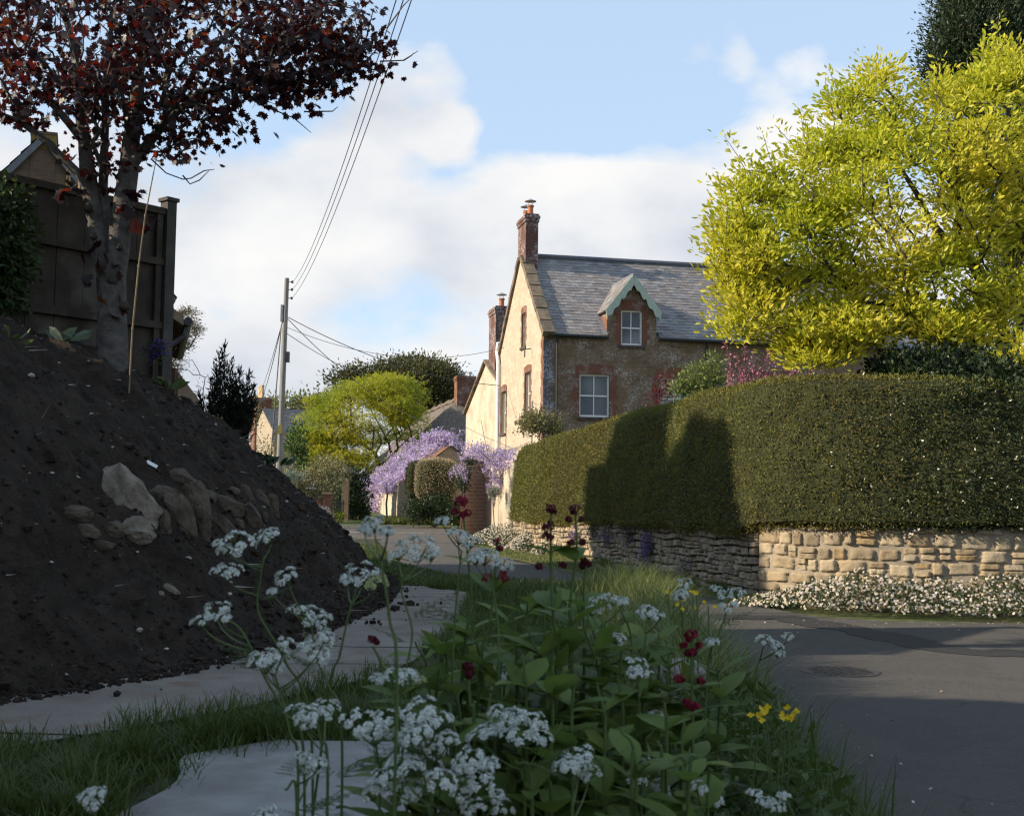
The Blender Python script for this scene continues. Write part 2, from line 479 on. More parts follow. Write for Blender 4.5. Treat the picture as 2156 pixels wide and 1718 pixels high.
t = NT('asphalt')
v1 = t.noise(1.1, 6); v2 = t.noise(140, 3); v3 = t.noise(.55, 3, dist=1.2)
c = t.ramp(v1, [(.3, (.080, .074, .068)), (.7, (.135, .126, .115))])
c = t.mix(t.ramp(v3, [(.5, (0, 0, 0)), (.54, (1, 1, 1))]), c, (.155, .144, .130))
c = t.mix(.45, c, t.ramp(t.noise(16, 4), [(.35, (.065, .061, .057)), (.7, (.20, .19, .175))]))
wv = t.n('ShaderNodeVectorMath', _operation='MULTIPLY_ADD', i0=t.n('ShaderNodeTexNoise', Vector=t.obj(), Scale=2.0, Detail=4).outputs['Color'], i1=(.7, .7, 0), i2=t.obj()).outputs[0]
crk = t.n('ShaderNodeTexVoronoi', Vector=wv, Scale=.75, _feature='DISTANCE_TO_EDGE', _voronoi_dimensions='2D').outputs['Distance']
c = t.mix(t.math('MULTIPLY', t.ramp(crk, [(.0, (1, 1, 1)), (.012, (0, 0, 0))]), t.ramp(t.noise(.6, 2), [(.48, (0, 0, 0)), (.58, (1, 1, 1))])), c, (.03, .028, .026))
c = t.mix(t.ramp(v2, [(.38, (1, 1, 1)), (.66, (.0, .0, .0))]), t.mix(.62, c, (.025, .025, .025)), t.mix(.5, c, (.26, .25, .23)))
vo = t.n('ShaderNodeTexVoronoi', Vector=t.obj(), Scale=1.3, _feature='DISTANCE_TO_EDGE').outputs['Distance']
M_asph = t.fin(t.bsdf(c, .82, t.bump(t.math('ADD', t.noise(120, 3), t.math('MULTIPLY', t.noise(30, 4), .8)), 1.0, .05), .25))
# road strip from near (behind camera) to the bend
ysr = np.concatenate([np.linspace(-20, 13.9, 30), np.linspace(14, 46.2, 70)])
le = interp(ysr, LEDGE)
def re_(y):
    if y <= 14.3: return 40.0
    return float(interp(y, REDGE))
mb = MB()
rows = []
for y, l in zip(ysr, le):
    r = re_(y)
    rows.append([(l + (r - l) * k / 8, y, 0.0) for k in range(9)])
mb.grid(np.array(rows))
for a, b in ((46.2, 48), (48, 50), (50, 53), (53, 56)):
    mb.grid(np.array([[(-60 + (float(interp(y, REDGE)) + 60) * k / 12, y, float(far_rise(0, y)) * .5) for k in range(13)] for y in (a, b)]))
o = mb.build('road', M_asph, loc=(0, 0, 0)); tag(o, kind='structure')
mb = MB(); mb.quad((-9, 46.9, .006), (-3.4, 46.9, .006), (-3.4, 47.06, .006), (-9, 47.06, .006))
o = mb.build('road_marking', m_plain('road_paint', (.62, .62, .58), .7, .3, 0, .2, 3)); tag(o, kind='structure')

# trench repair across the junction and an old patch, laid on the road
t = NT('patched_asphalt')
c = t.ramp(t.noise(90, 4), [(.32, (.012, .012, .013)), (.6, (.036, .035, .034)), (.78, (.12, .11, .10))])
M_patch = t.fin(t.bsdf(c, .85, t.bump(t.noise(100, 3), .6, .005), .3))
def rag(cp, wid, n=60, z=.004, seed=0):
    cp = np.array(cp); mb = MB(); rows = []; F_ = np.linspace(0, len(cp) - 1, n)
    pth = np.stack([np.interp(F_, np.arange(len(cp)), cp[:, a]) for a in range(2)], 1)
    for _ in range(30): pth[1:-1] = pth[1:-1] * .5 + .25 * (pth[:-2] + pth[2:])
    for k in range(n):
        q = pth[k]; d = unit(pth[min(k + 2, n - 1)] - pth[max(k - 2, 0)]); nn = np.array([-d[1], d[0]])
        w1 = wid * (.5 + .12 * float(vnoise(np.array([k * .35, seed, 0.])))); w2 = wid * (.5 + .12 * float(vnoise(np.array([k * .35, seed + 9, 0.]))))
        rows.append([(q[0] + nn[0] * w1, q[1] + nn[1] * w1, z), (q[0], q[1], z), (q[0] - nn[0] * w2, q[1] - nn[1] * w2, z)])
    mb.grid(np.array(rows)); return mb
for i, (pts_, w_) in enumerate((([(1640, 1297), (1760, 1318), (1880, 1342), (1990, 1368), (2080, 1376), (2300, 1378)], .55), ([(1500, 1300), (1640, 1300), (1760, 1322)], .5))):
    o = rag([G(x, y, 0) for x, y in pts_], w_, z=.004 + .003 * i, seed=i).build('road_patch', M_patch, loc=(0, 0, 0)); tag(o, kind='structure')

# verge
M_verge = m_noise('verge_earth', (.028, .026, .014), (.05, .06, .022), 6, .95, .6, 40, c3=(.06, .05, .03), s3=3)
yv = np.linspace(-4, 40, 190)
rows = []
for y in yv:
    l = float(interp(y, FOOT)) - .6; r = float(interp(y, LEDGE)); k = float(interp(y, KERB))
    us = np.concatenate([np.linspace(l, k - .03, 26), np.linspace(k, k + .25, 8), np.linspace(k + .28, max(r, k + .3), 5)])
    rows.append(np.stack([us, np.full(len(us), y), np.where(us >= r - .001, .015, verge_z(us, np.full(len(us), y)))], -1))
mb = MB(); mb.grid(np.array(rows)); o = mb.build('verge', M_verge, loc=(0, 0, 0)); tag(o, kind='structure')

# concrete path: two long slabs lying along the foot of the soil, joints between them
t = NT('path_concrete')
c = t.ramp(t.noise(2.0, 7), [(.3, (.125, .108, .092)), (.7, (.225, .20, .172))])
c = t.mix(t.ramp(t.noise(5, 5, dist=.6), [(.55, (0, 0, 0)), (.75, (1, 1, 1))]), c, (.16, .105, .075))
c = t.mix(t.ramp(t.noise(90, 3), [(.35, (1, 1, 1)), (.5, (0, 0, 0))]), c, t.mix(.25, c, (.05, .05, .05)))
M_conc = t.fin(t.bsdf(c, .9, t.bump(t.noise(60, 6), .5, .012), .2))
PR = [(1.5, -2.5), (3.6, -2.3), (4.65, -1.95), (5.1, -1.57), (5.6, -1.1), (6.4, -.76), (7.1, -.56), (8.8, -.34), (11.7, -.32), (12.6, -.45), (14.2, -1.0), (14.6, -1.5)]
def strip(mb, y0, y1, lf, rf, z0=.026):
    n = max(2, int((y1 - y0) / .12)); rows = []
    for y in np.linspace(y0, y1, n):
        l, r = lf(y), rf(y); us = np.linspace(l, r, 10)
        q = np.stack([us * 1.2, np.full(10, y * 1.2), us * 0], -1)
        zz = float(zv(y)) + z0 + .012 * fbm(q, 3)
        rows.append(np.stack([us, np.full(10, y), zz], -1))
    mb.grid(np.array(rows))
mb = MB()
cuts = [1.5, 3.1, 4.9, 6.9, 7.75, 9.4, 10.5, 11.6, 12.7, 14.6]
for a, b in zip(cuts[:-1], cuts[1:]):
    strip(mb, a + .012, b - .012, lambda y: float(interp(y, FOOT)) - .35, lambda y: float(interp(y, PR)) + .03 * math.sin(y * 3.1))
o = mb.build('path', M_conc, loc=(0, 0, 0)); tag(o, kind='structure')
mb = MB()
def slab_l(y): return -1.18 + .06 * math.sin(y * 5) - .1 * (y - 4.2)
def slab_r(y): return .05 + .05 * math.sin(y * 4 + 1)
strip(mb, 2.6, 4.75, lambda y: slab_l(y) + max(0, y - 4.45) * 1.3, slab_r, .04)
M_slab = m_noise('pale_slab_concrete', (.17, .165, .155), (.28, .275, .265), 2.5, .9, .5, 70, .01, c3=(.15, .14, .13), s3=1.5)
o = mb.build('path_slab', M_slab, loc=(0, 0, 0)); tag(o, kind='structure')

# soil mound
t = NT('dark_soil')
c = t.ramp(t.noise(7, 8), [(.3, (.024, .018, .0135)), (.7, (.062, .048, .037))])
c = t.mix(t.ramp(t.noise(2.2, 4), [(.55, (0, 0, 0)), (.75, (1, 1, 1))]), c, (.072, .056, .042))
c = t.mix(t.ramp(t.noise(75, 2), [(.68, (0, 0, 0)), (.74, (1, 1, 1))]), c, (.13, .115, .10))
M_soil = t.fin(t.bsdf(c, .95, t.bump(t.math('ADD', t.noise(14, 8), t.math('MULTIPLY', t.noise(60, 4), .6)), 1.0, .10), .12))
yy = np.concatenate([np.arange(-3, 3, .3), np.arange(3, 20, .055), np.arange(20, 33, .12)])
uu = np.concatenate([np.linspace(-.12, 3.2, 74), np.linspace(3.3, 14, 36), [22, 34]])
Yy, Uu = np.meshgrid(yy, uu, indexing='ij')
Xx = interp(Yy, FOOT) - Uu
Z = mound_h(Xx, Yy)
Z = np.where(Uu > 14.5, Z, Z)
mb = MB(); mb.grid(np.stack([Xx, Yy, Z], -1)); o = mb.build('soil_mound', M_soil, loc=(0, 0, 0), smooth=True, uv=False); tag(o, kind='structure')

# loose clods of earth on the slope and along its foot
def blob_np(pos, size, seed_n=10, squash=.75):
    """rough lumps: displaced low icospheres, many at once"""
    import bmesh
    bm = bmesh.new(); bmesh.ops.create_icosphere(bm, subdivisions=1, radius=1)
    T = np.array([v.co for v in bm.verts]); F = np.array([[v.index for v in f.verts] for f in bm.faces]); bm.free()
    n = len(pos)
    D = 1 + .36 * rng.normal(size=(n, len(T), 1)).clip(-1.6, 1.6)
    A = rng.uniform(0, 2 * PI, n); ca, sa = np.cos(A), np.sin(A)
    V = T[None] * D * np.array([1, .8, squash])
    V = np.stack([V[..., 0] * ca[:, None] - V[..., 1] * sa[:, None], V[..., 0] * sa[:, None] + V[..., 1] * ca[:, None], V[..., 2]], -1)
    V = pos[:, None] + V * size[:, None, None]
    loops = (F.ravel()[None] + (np.arange(n) * len(T))[:, None]).ravel()
    return V.reshape(-1, 3), loops, np.full(n * len(F), 3)
n = 16000
cy = rng.uniform(3.6, 22, n) ; cu = np.abs(rng.normal(0, 1, n)) ** 1.0 * 1.2
k = rng.random(n) < .45
cu[k] = rng.exponential(.16, k.sum()) - .10
k2 = rng.random(n) < .02; cu[k2] = -rng.exponential(.14, k2.sum())
cx = interp(cy, FOOT) - cu
cz = np.maximum(mound_h(cx, cy), zv(cy) + .035)
size = rng.lognormal(-4.75, .55, n).clip(.005, .042); kb = rng.random(n) < .025; size[kb] = rng.uniform(.022, .055, kb.sum())
M_clod = m_island('soil_clods', [(.018, .014, .012), (.028, .022, .018), (.042, .027, .018), (.022, .019, .016), (.032, .027, .023)], .95, .7, 60, .01, 20, .4, (.02, .015, .012), .1)
o = leaf_obj('soil_clods', blob_np(np.stack([cx, cy, cz + size * .15], -1), size), M_clod, loc=(0, 0, 0))
tag(o, 'loose dark clods of earth on the bare bank and along its foot', 'soil clods', kind='stuff')
# pale flints, chips and straw litter on the soil
n = 420
cy = rng.uniform(4.2, 20, n); cu = rng.uniform(-.05, 3.0, n); cx = interp(cy, FOOT) - cu
size = rng.lognormal(-4.7, .6, n).clip(.004, .03)
pts = np.stack([cx, cy, mound_h(cx, cy) + size * .3], -1)
M_chip = m_island('pale_chips', [(.25, .22, .18), (.42, .38, .33), (.2, .13, .08), (.5, .47, .43)], .9, .3, 60, .005)
parts = [blob_np(pts, size, squash=.5)]
n = 700
cy = rng.uniform(4.2, 20, n); cx = interp(cy, FOOT) - rng.uniform(-.02, 3.0, n)
p = np.stack([cx, cy, mound_h(cx, cy) + .008], -1)
al = unit(rng.normal(size=(n, 3)) * np.array([1, 1, .25]))
parts.append(leaves_np(p, al, rng.uniform(.03, .16, n), 'tri', .14))
o = leaf_obj('straw_and_stone_litter', parts, M_chip, loc=(0, 0, 0))
tag(o, 'pale flint chips and bits of straw scattered over the dark soil', 'litter', kind='stuff')

n = 900; yg = rng.uniform(4, 18, n); xg = interp(yg, LEDGE) + np.abs(rng.normal(0, .5, n)) ** 1.3; k = rng.random(n) < .45
xg[k] = rng.uniform(1.6, 8, k.sum()); yg[k] = 15.0 - rng.exponential(.5, k.sum()) * np.where(xg[k] > 3.5, 1, 3)
o = leaf_obj('road_grit', blob_np(np.stack([xg, yg, np.full(n, .006)], -1), rng.lognormal(-5.2, .5, n).clip(.003, .016), squash=.6), M_chip, loc=(0, 0, 0))
tag(o, 'loose grit and fallen petals along the edges of the road', 'grit', kind='stuff')

# ------------------------------------------------------------------ building helpers
M_front = m_brick('dark_stone_courses', (.265, .175, .105), (.125, .086, .056), (.26, .195, .13), .40, .17, .018, (.40, .365, .325), 1.6, (.54, .68), .92, .05, patch2=(.17, .115, .072))
M_cream = m_brick('cream_rubble', (.58, .50, .385), (.42, .35, .265), (.54, .475, .385), .46, .22, .022, (.32, .255, .185), 1.1, (.56, .72), .95, .16)
M_render = m_noise('cream_render', (.40, .345, .26), (.54, .475, .375), 2.2, .95, .9, 9, .04, c3=(.31, .25, .18), s3=1.1)
M_brick = m_brick('red_brick', (.24, .095, .055), (.16, .07, .045), (.22, .17, .13), .225, .075, .009, (.42, .40, .37), 2.0, (.62, .72))
M_brickw = m_brick('limewashed_brick', (.17, .07, .05), (.11, .055, .045), (.14, .12, .11), .225, .075, .01, (.40, .40, .40), 1.2, (.55, .66))
M_quoin = m_brick('weathered_quoin_brick', (.16, .12, .115), (.12, .085, .08), (.2, .2, .2), .225, .075, .012, (.36, .40, .46), 1.4, (.45, .55))
M_slate = m_island('roof_slates', [(.10, .105, .12), (.20, .205, .215), (.14, .145, .155), (.28, .275, .27), (.17, .155, .145), (.24, .235, .235), (.12, .12, .13)], .62, .4, 25, .006, 1.6, .6, (.21, .17, .145), .4)
M_cope = m_noise('coping_stone', (.11, .085, .06), (.21, .165, .115), 3, .95, .7, 18, .02, c3=(.08, .075, .065), s3=2)
M_white = m_plain('white_paint', (.66, .66, .64), .5, .4, 0, .06, 4)
M_black = m_plain('black_iron', (.018, .019, .021), .45, .5)
M_green = m_plain('pale_green_paint', (.36, .43, .36), .55, .4, 0, .08)
M_terra = m_plain('terracotta', (.38, .16, .09), .8, .2, 0, .2)
M_buff = m_plain('buff_terracotta', (.55, .40, .22), .8, .2, 0, .2)
M_steel = m_plain('galvanised_steel', (.42, .43, .44), .4, .5, .7)
M_lead = m_plain('grey_lead', (.22, .23, .25), .55, .4, .2)
M_sill = m_plain('dark_sill_stone', (.075, .06, .05), .85, .2, 0, .3)
t = NT('window_glass')
gcol = t.ramp(t.noise(.9, 2), [(.3, (.10, .115, .135)), (.7, (.17, .185, .20))])
M_glass = t.fin(t.bsdf(gcol, .06, None, .8))
M_soff = m_plain('brown_timber', (.10, .065, .04), .8, .2)

def frame_fn(c0, ax):
    ax = np.array([ax[0], ax[1]]) / math.hypot(*ax); bx = np.array([-ax[1], ax[0]])
    def F(t_, s_, z_): return (c0[0] + ax[0] * t_ + bx[0] * s_, c0[1] + ax[1] * t_ + bx[1] * s_, z_)
    return F

def wall_pts(mb, W, breaks, top, z0, holes, depth=.14):
    """wall in plane W(u, n, z) (n = outward offset) with rectangular holes and reveals"""
    us = sorted(set([round(b, 4) for b in breaks] + [round(h[i], 4) for h in holes for i in (0, 1)]))
    for ua, ub in zip(us[:-1], us[1:]):
        um = (ua + ub) / 2
        hs = sorted([h for h in holes if h[0] < um < h[1]], key=lambda h: h[2])
        za = z0
        for h in hs:
            mb.quad(W(ua, 0, za), W(ub, 0, za), W(ub, 0, h[2]), W(ua, 0, h[2])); za = h[3]
        mb.quad(W(ua, 0, za), W(ub, 0, za), W(ub, 0, top(ub - 1e-4)), W(ua, 0, top(ua + 1e-4)))
    for (a, b, c, d) in [h[:4] for h in holes]:
        mb.quad(W(a, 0, c), W(a, 0, d), W(a, -depth, d), W(a, -depth, c)); mb.quad(W(b, 0, d), W(b, 0, c), W(b, -depth, c), W(b, -depth, d))
        mb.quad(W(a, 0, d), W(b, 0, d), W(b, -depth, d), W(a, -depth, d)); mb.quad(W(b, 0, c), W(a, 0, c), W(a, -depth, c), W(b, -depth, c))

def sash(parent, W, a, b, c, d, depth=.10, bars=True, mat=None, sill=True, curtain=False):
    """white sash window: frame, meeting rail, glazing bar; pane and sill as sub-parts"""
    mat = mat or M_white
    fr = MB(); f = .065; n0, n1 = -depth - .05, -depth + .015
    B = lambda u0, u1, z0, z1, nn0=n0, nn1=n1: fr.box((u0, nn0, z0), (u1, nn1, z1), W)
    B(a, a + f, c, d); B(b - f, b, c, d); B(a + f, b - f, d - f, d); B(a + f, b - f, c, c + f * 1.3)
    m = (c + d) / 2
    B(a + f, b - f, m - .03, m + .03, n0, n1 - .006)
    if bars:
        q = (a + b) / 2
        B(q - .018, q + .018, m + .03, d - f, n0, n1 - .01); B(q - .018, q + .018, c + f * 1.3, m - .03, n0, n1 - .018)
    o = fr.build('window', mat, parent)
    g = MB(); g.quad(W(a + f, -depth - .03, c + f), W(b - f, -depth - .03, c + f), W(b - f, -depth - .03, d - f), W(a + f, -depth - .03, d - f)); g.build('pane', M_glass, o)
    if sill:
        s = MB(); s.box((a - .1, -depth, c - .11), (b + .1, .07, c - .002), W); s.build('sill', M_sill, o)
    return o

def surround(parent, W, a, b, c, d, wl=.3, arch=.32, mat=None, label=None):
    mb = MB(); k = 0; z_ = c; h = .225
    while z_ < d - .02:
        w_ = wl + (.08 if k % 2 else 0); z1 = min(z_ + h, d)
        mb.box((a - w_, -.05, z_), (a, .006, z1), W); mb.box((b, -.05, z_), (b + w_, .006, z1), W); z_ = z1; k += 1
    n = 9; R = []
    for i in range(n):
        u0 = a - .16 + (b - a + .32) * i / n; u1 = a - .16 + (b - a + .32) * (i + 1) / n
        e = lambda u: .09 * (1 - ((u - (a + b) / 2) / ((b - a) / 2 + .16)) ** 2)
        mb.hexa([W(u0, -.05, d + .001), W(u1, -.05, d + .001), W(u1, 0.008, d + .001), W(u0, 0.008, d + .001), W(u0, -.05, d + arch + e(u0)), W(u1, -.05, d + arch + e(u1)), W(u1, 0.008, d + arch + e(u1)), W(u0, 0.008, d + arch + e(u0))])
    return mb.build('window_surround', mat or M_brick, parent)

def slates(name, R, u0, u1, v0, v1, mat, parent, w=.3, h=.21, cut=None, lift=.03):
    """individual slates in courses on plane R(u, v, n); cut(u, v) leaves one out"""
    V = []; n = 0; r = np.random.default_rng(5)
    rows = int(math.ceil((v1 - v0) / h))
    for j in range(rows):
        va = v0 + j * h; vb = min(va + h * 1.9, v1 + .02); off = (j % 2) * w / 2
        u = u0 - off
        while u < u1:
            a = max(u + .004, u0); b = min(u + w - .004, u1); u += w
            if b - a < .04: continue
            if cut and cut((a + b) / 2, va + h / 2): continue
            l = lift + r.uniform(-.006, .008); l2 = .004; dr = r.uniform(-.008, .008)
            p = [R(a, va + dr, l), R(b, va + dr + r.uniform(-.004, .004), l + r.uniform(-.004, .004)), R(b, vb, l2), R(a, vb, l2), R(a, va + dr, l - .02), R(b, va + dr, l - .02)]
            V += p; n += 1
    V = np.array(V); f = np.array([0, 1, 2, 3, 4, 5, 1, 0]); loops = (f[None] + (np.arange(n) * 6)[:, None]).ravel()
    o0 = ORG[parent.name]
    return link(name, npmesh(name, V - o0, loops, np.full(n * 2, 4)), mat, parent)

# ------------------------------------------------------------------ the stone house
C0 = P(1145, 697, 45)
A = np.array([.976, .216]); Bv = np.array([-.216, .976])
F = frame_fn(C0, A)
ZB, ZE, HD = .85, 7.72, 8.0
RISE = 3.66; ZR = ZE + RISE; LEN = 17.0
house = thing('stone_house', 'tall brown stone house with slate roof, dormers and sunlit cream gable behind the hedge', 'house', (F(LEN / 2, HD / 2, 0)[0], F(LEN / 2, HD / 2, 0)[1], ZB))
WF = lambda u, n, z: F(u, -n, z)            # front plane, outward = -s
WG = lambda u, n, z: F(-n, u, z)            # gable plane, outward = -t
D1, D2 = 3.5, 10.75; DW, DZ, DA = 1.0, 8.72, 10.0
def dorm(t_):
    for dc in (D1, D2):
        if abs(t_ - dc) < DW: return min(DA - .12, DZ + (DA - DZ) * (1 - abs(t_ - dc) / DW))
    return ZE
wins = [(1.42, 2.62, 4.52, 6.16), (4.66, 5.86, 4.52, 6.12), (8.3, 9.5, 4.5, 6.1), (11.9, 13.1, 4.5, 6.1), (D1 - .43, D1 + .43, 7.33, 8.70), (D2 - .43, D2 + .43, 7.33, 8.70)]
mb = MB()
br = [0, LEN]
for dc in (D1, D2): br += [dc - DW, dc, dc + DW]
wall_pts(mb, WF, br, dorm, ZB, wins, .15)
mb.build('front_wall', M_front, house)
rl = lambda s_: ZE + RISE * (1 - abs(s_ - HD / 2) / (HD / 2))
gw = [(3.05, 3.75, 7.55, 8.95), (2.1, 3.1, 4.75, 6.45), (6.65, 7.6, 4.2, 6.05)]
mb = MB(); wall_pts(mb, WG, [0, HD / 2, HD], rl, ZB, gw, .22); mb.build('gable_wall', M_cream, house)
mb = MB()
mb.quad(F(0, HD, ZB), F(LEN, HD, ZB), F(LEN, HD, ZE), F(0, HD, ZE)); mb.quad(F(LEN, 0, ZB), F(LEN, HD, ZB), F(LEN, HD, ZE), F(LEN, HD / 2, ZR), F(LEN, 0, ZE))
mb.build('back_wall', M_cream, house)
# corner quoins of grey weathered brick on the front corner
mb = MB(); z_ = ZB
k = 0
while z_ < ZE - .3:
    mb.box((-.006, -.006, z_), (.30 + (.1 if k % 2 else 0), .02, z_ + .3), lambda x, y, z: F(x, y, z)); z_ += .3; k += 1
mb.build('corner_quoins', M_quoin, house)
mb = MB(); z_ = ZB; k = 0
while z_ < ZE - .2:
    mb.box((-.016, .03, z_), (.02, .30 + (.1 if k % 2 else 0), z_ + .3), lambda x, y, z: F(x, y, z)); z_ += .3; k += 1
mb.build('gable_brick_quoins', M_brick, house)
for w_ in wins: sash(house, WF, *w_[:4]); surround(house, WF, *w_[:4], wl=.2 if w_[2] > 7 else .26)
for w_ in gw: sash(house, WG, *w_[:4], depth=.17, bars=False); surround(house, WG, *w_[:4], wl=.12, arch=.2)
# roof: front and back slopes with single slates
SL = math.hypot(RISE, HD / 2); ca, sa = (HD / 2) / SL, RISE / SL
Rf = lambda u, v, n: F(u, -.18 * ca + v * ca - n * sa, ZE - .18 * sa + v * sa + n * ca)
Rb = lambda u, v, n: F(u, HD + .18 * ca - v * ca + n * sa, ZE - .18 * sa + v * sa + n * ca)
mb = MB()
mb.quad(Rb(.1, .2, -.03), Rb(LEN, .2, -.03), Rb(LEN, SL + .16, -.03), Rb(.1, SL + .16, -.03))
for (ua, ub, va) in ((.1, D1 - DW, .1), (D1 - DW, D1 + DW, .62), (D1 + DW, D2 - DW, .1), (D2 - DW, D2 + DW, .62), (D2 + DW, LEN, .1)): mb.quad(Rf(ua, va, -.03), Rf(ub, va, -.03), Rf(ub, SL + .16, -.03), Rf(ua, SL + .16, -.03))
roof = mb.build('roof', m_plain('slate_bed', (.05, .05, .055), .8), house)
def cutd(u, v):
    return any(abs(u - dc) < DW + .12 and v < (.45 + .9 * max(0, 1 - abs(u - dc) / DW)) for dc in (D1, D2))
slates('roof_slates', Rf, .42, LEN, 0, SL + .17, M_slate, roof, cut=cutd)
slates('roof_slates', Rb, .42, LEN, 0, SL + .17, M_slate, roof)
mb = MB(); mb.tube([F(.4, HD / 2, ZR + .06), F(LEN, HD / 2, ZR + .06)], .11, 8); mb.build('ridge_tiles', m_plain('blue_ridge_tile', (.09, .10, .12), .6), roof)
# raking coping stones on the gable parapet
mb = MB()
for R in (Rf, Rb):
    v = -.12; k = 0
    while v < SL - .05:
        v1 = min(v + .82, SL)
        e = .0 if k % 2 else .012
        mb.hexa([R(-.10 - e, v, .0), R(.36, v, .0), R(.36, v1 - .012, .0), R(-.10 - e, v1 - .012, .0), R(-.10 - e, v, .23 + e), R(.36, v, .22 + e), R(.36, v1 - .012, .19), R(-.10 - e, v1 - .012, .20)])
        v = v1; k += 1
mb.build('gable_coping', M_cope, house)
# chimneys
def chimney(parent, t0, t1, s0, s1, z0, z1, pots, mat=M_brickw, FF=F, cowl=True, potmat=None):
    mb = MB()
    mb.box((t0, s0, z0), (t1, s1, z1 - .34), FF); mb.box((t0 - .04, s0 - .04, z1 - .338), (t1 + .04, s1 + .04, z1 - .2), FF); mb.box((t0 - .07, s0 - .07, z1 - .198), (t1 + .07, s1 + .07, z1 - .08), FF); mb.box((t0 - .02, s0 - .02, z1 - .078), (t1 + .02, s1 + .02, z1), FF)
    ch = mb.build('chimney', mat, parent)
    for i, (pt, ps, ph) in enumerate(pots):
        q = FF(pt, ps, z1)
        m = MB(); m.lathe(q, [(.15, -.02), (.15, .05), (.125, .07), (.115, ph - .1), (.14, ph - .08), (.15, ph), (.11, ph)]); m.build('chimney_pot', potmat or M_terra, ch)
        if cowl:
            m = MB(); zz = ph
            for a_ in range(4):
                an = PI / 4 + a_ * PI / 2; m.tube([(q[0] + .11 * math.cos(an), q[1] + .11 * math.sin(an), q[2] + zz - .02), (q[0] + .11 * math.cos(an), q[1] + .11 * math.sin(an), q[2] + zz + .17)], .012, 5)
            m.lathe((q[0], q[1], q[2] + zz + .16), [(.25, 0), (.24, .02), (.08, .09), (.03, .12)]); m.build('chimney_cowl', M_steel, ch)
    return ch
chimney(house, .02, .54, HD / 2 - .72, HD / 2 + .72, ZR - 1.0, 13.05, [(.28, HD / 2 - .38, .42), (.28, HD / 2 + .36, .36)])
chimney(house, 9.2, 9.8, HD / 2 - .7, HD / 2 + .7, ZR - 1.0, 12.9, [(9.5, HD / 2 - .4, .42), (9.5, HD / 2 + .3, .42)])
# dormers
for dc in (D1, D2):
    dm = MB()
    sc_ = (DZ - ZE) / RISE * HD / 2
    for sg in (-1, 1):
        u = dc + sg * (DW - .002)
        dm.quad(F(u, .0, ZE - .2), F(u, sc_, DZ), F(u, 0, DZ))
    d_ = dm.build('dormer_cheeks', M_brick, house)
    ov, sb = .16, (DA - ZE) / RISE * HD / 2 + .2
    sl_ = math.hypot(DW, DA - DZ); cd, sdn = DW / sl_, (DA - DZ) / sl_
    rb = MB(); side = []
    for sg in (-1, 1):
        R = lambda u, v, n, sg=sg: F(dc + sg * (v * cd + n * sdn), u, DA - v * sdn + n * cd)
        rb.hexa([R(-.22, 0, -.02), R(sb, 0, -.02), R(sb, sl_ + ov, -.02), R(-.22, sl_ + ov, -.02), R(-.22, 0, .03), R(sb, 0, .03), R(sb, sl_ + ov, .03), R(-.22, sl_ + ov, .03)])
        side.append(R)
    rr = rb.build('dormer_roof', m_plain('dormer_slate_bed', (.06, .06, .065), .8), house)
    for R in side:
        Q = lambda u, v, n, R=R: R(u, sl_ + ov - v, n + .035)
        slates('roof_slates', Q, -.24, sb, 0, sl_ + ov, M_slate, rr, w=.28, h=.2, lift=.02)
    mb = MB(); mb.tube([F(dc, -.26, DA + .07), F(dc, sb, DA + .07)], .05, 6); mb.build('ridge_roll', M_lead, rr)
    bb = MB()
    for sg in (-1, 1):      # scalloped bargeboard
        n = 15; up = []; lo = []
        for i in range(n + 1):
            v = (sl_ + ov) * i / n
            sc1 = .12 + .12 * abs(math.sin(v * PI / .42)) ** .7 if .08 < i / n < .95 else .2
            up.append((dc + sg * (v * cd + .03 * sdn), DA - v * sdn + .04)); lo.append((dc + sg * (v * cd - .02), DA - v * sdn - sc1 / cd))
        for i in range(n):
            u0, u1, l0, l1 = up[i], up[i + 1], lo[i], lo[i + 1]
            pts = [u0, u1, l1, l0] if sg > 0 else [u0, l0, l1, u1]
            bb.prism([F(p[0], -.235, p[1]) for p in pts], np.array(F(0, -.04, 0)) - np.array(F(0, 0, 0)))
    bb.build('bargeboard', M_green, rr)
    # lead flashing at the foot of the cheek
    fl = MB(); fl.quad(F(dc - DW - .22, -.17, ZE - .02), F(dc - DW, -.17, ZE - .02), F(dc - DW, sc_, DZ + .02), F(dc - DW - .16, sc_, DZ + .02)); fl.build('lead_flashing', M_lead, house)
# gutters and pipes
for (a_, b_) in ((.1, D1 - DW), (D1 + DW, D2 - DW), (D2 + DW, LEN)):
    mb = MB(); mb.tube([F(a_, -.22, ZE - .12), F(b_, -.22, ZE - .14)], .07, 8); mb.build('gutter', M_black, house)
for u in (.5, 6.55):
    mb = MB(); mb.tube([F(u, -.22, ZE - .16), F(u, -.08, ZE - .42), F(u, -.08, ZB + .05)], .04, 7); mb.build('downpipe', M_black, house)
mb = MB(); mb.tube([F(.35, 8.1, 8.35), F(-.10, 8.1, 8.25), F(-.12, 8.1, 7.9), F(-.12, 7.85, 7.35), F(-.12, 7.82, 6.9), F(-.12, 7.82, ZB + .1)], .085, 8); mb.build('soil_pipe', M_white, house).__setitem__('label', 'white plastic soil pipe')
mb = MB(); mb.tube([F(-.03, 1.9, 7.3), F(-.35, 1.9, 7.25)], .02, 5); mb.tube([F(-.3, 1.9, 7.4), F(-.3, 1.9, 6.95)], .03, 5); mb.build('wall_bracket', M_black, house)
mb = MB()
for i in range(14):
    mb.tube([F(-.02, 6.5 + .002 * i, 2.0 + .3 * i), F(-.02, 6.5, 2.3 + .3 * i)], .012, 4)
mb.build('cable_on_wall', M_black, house)

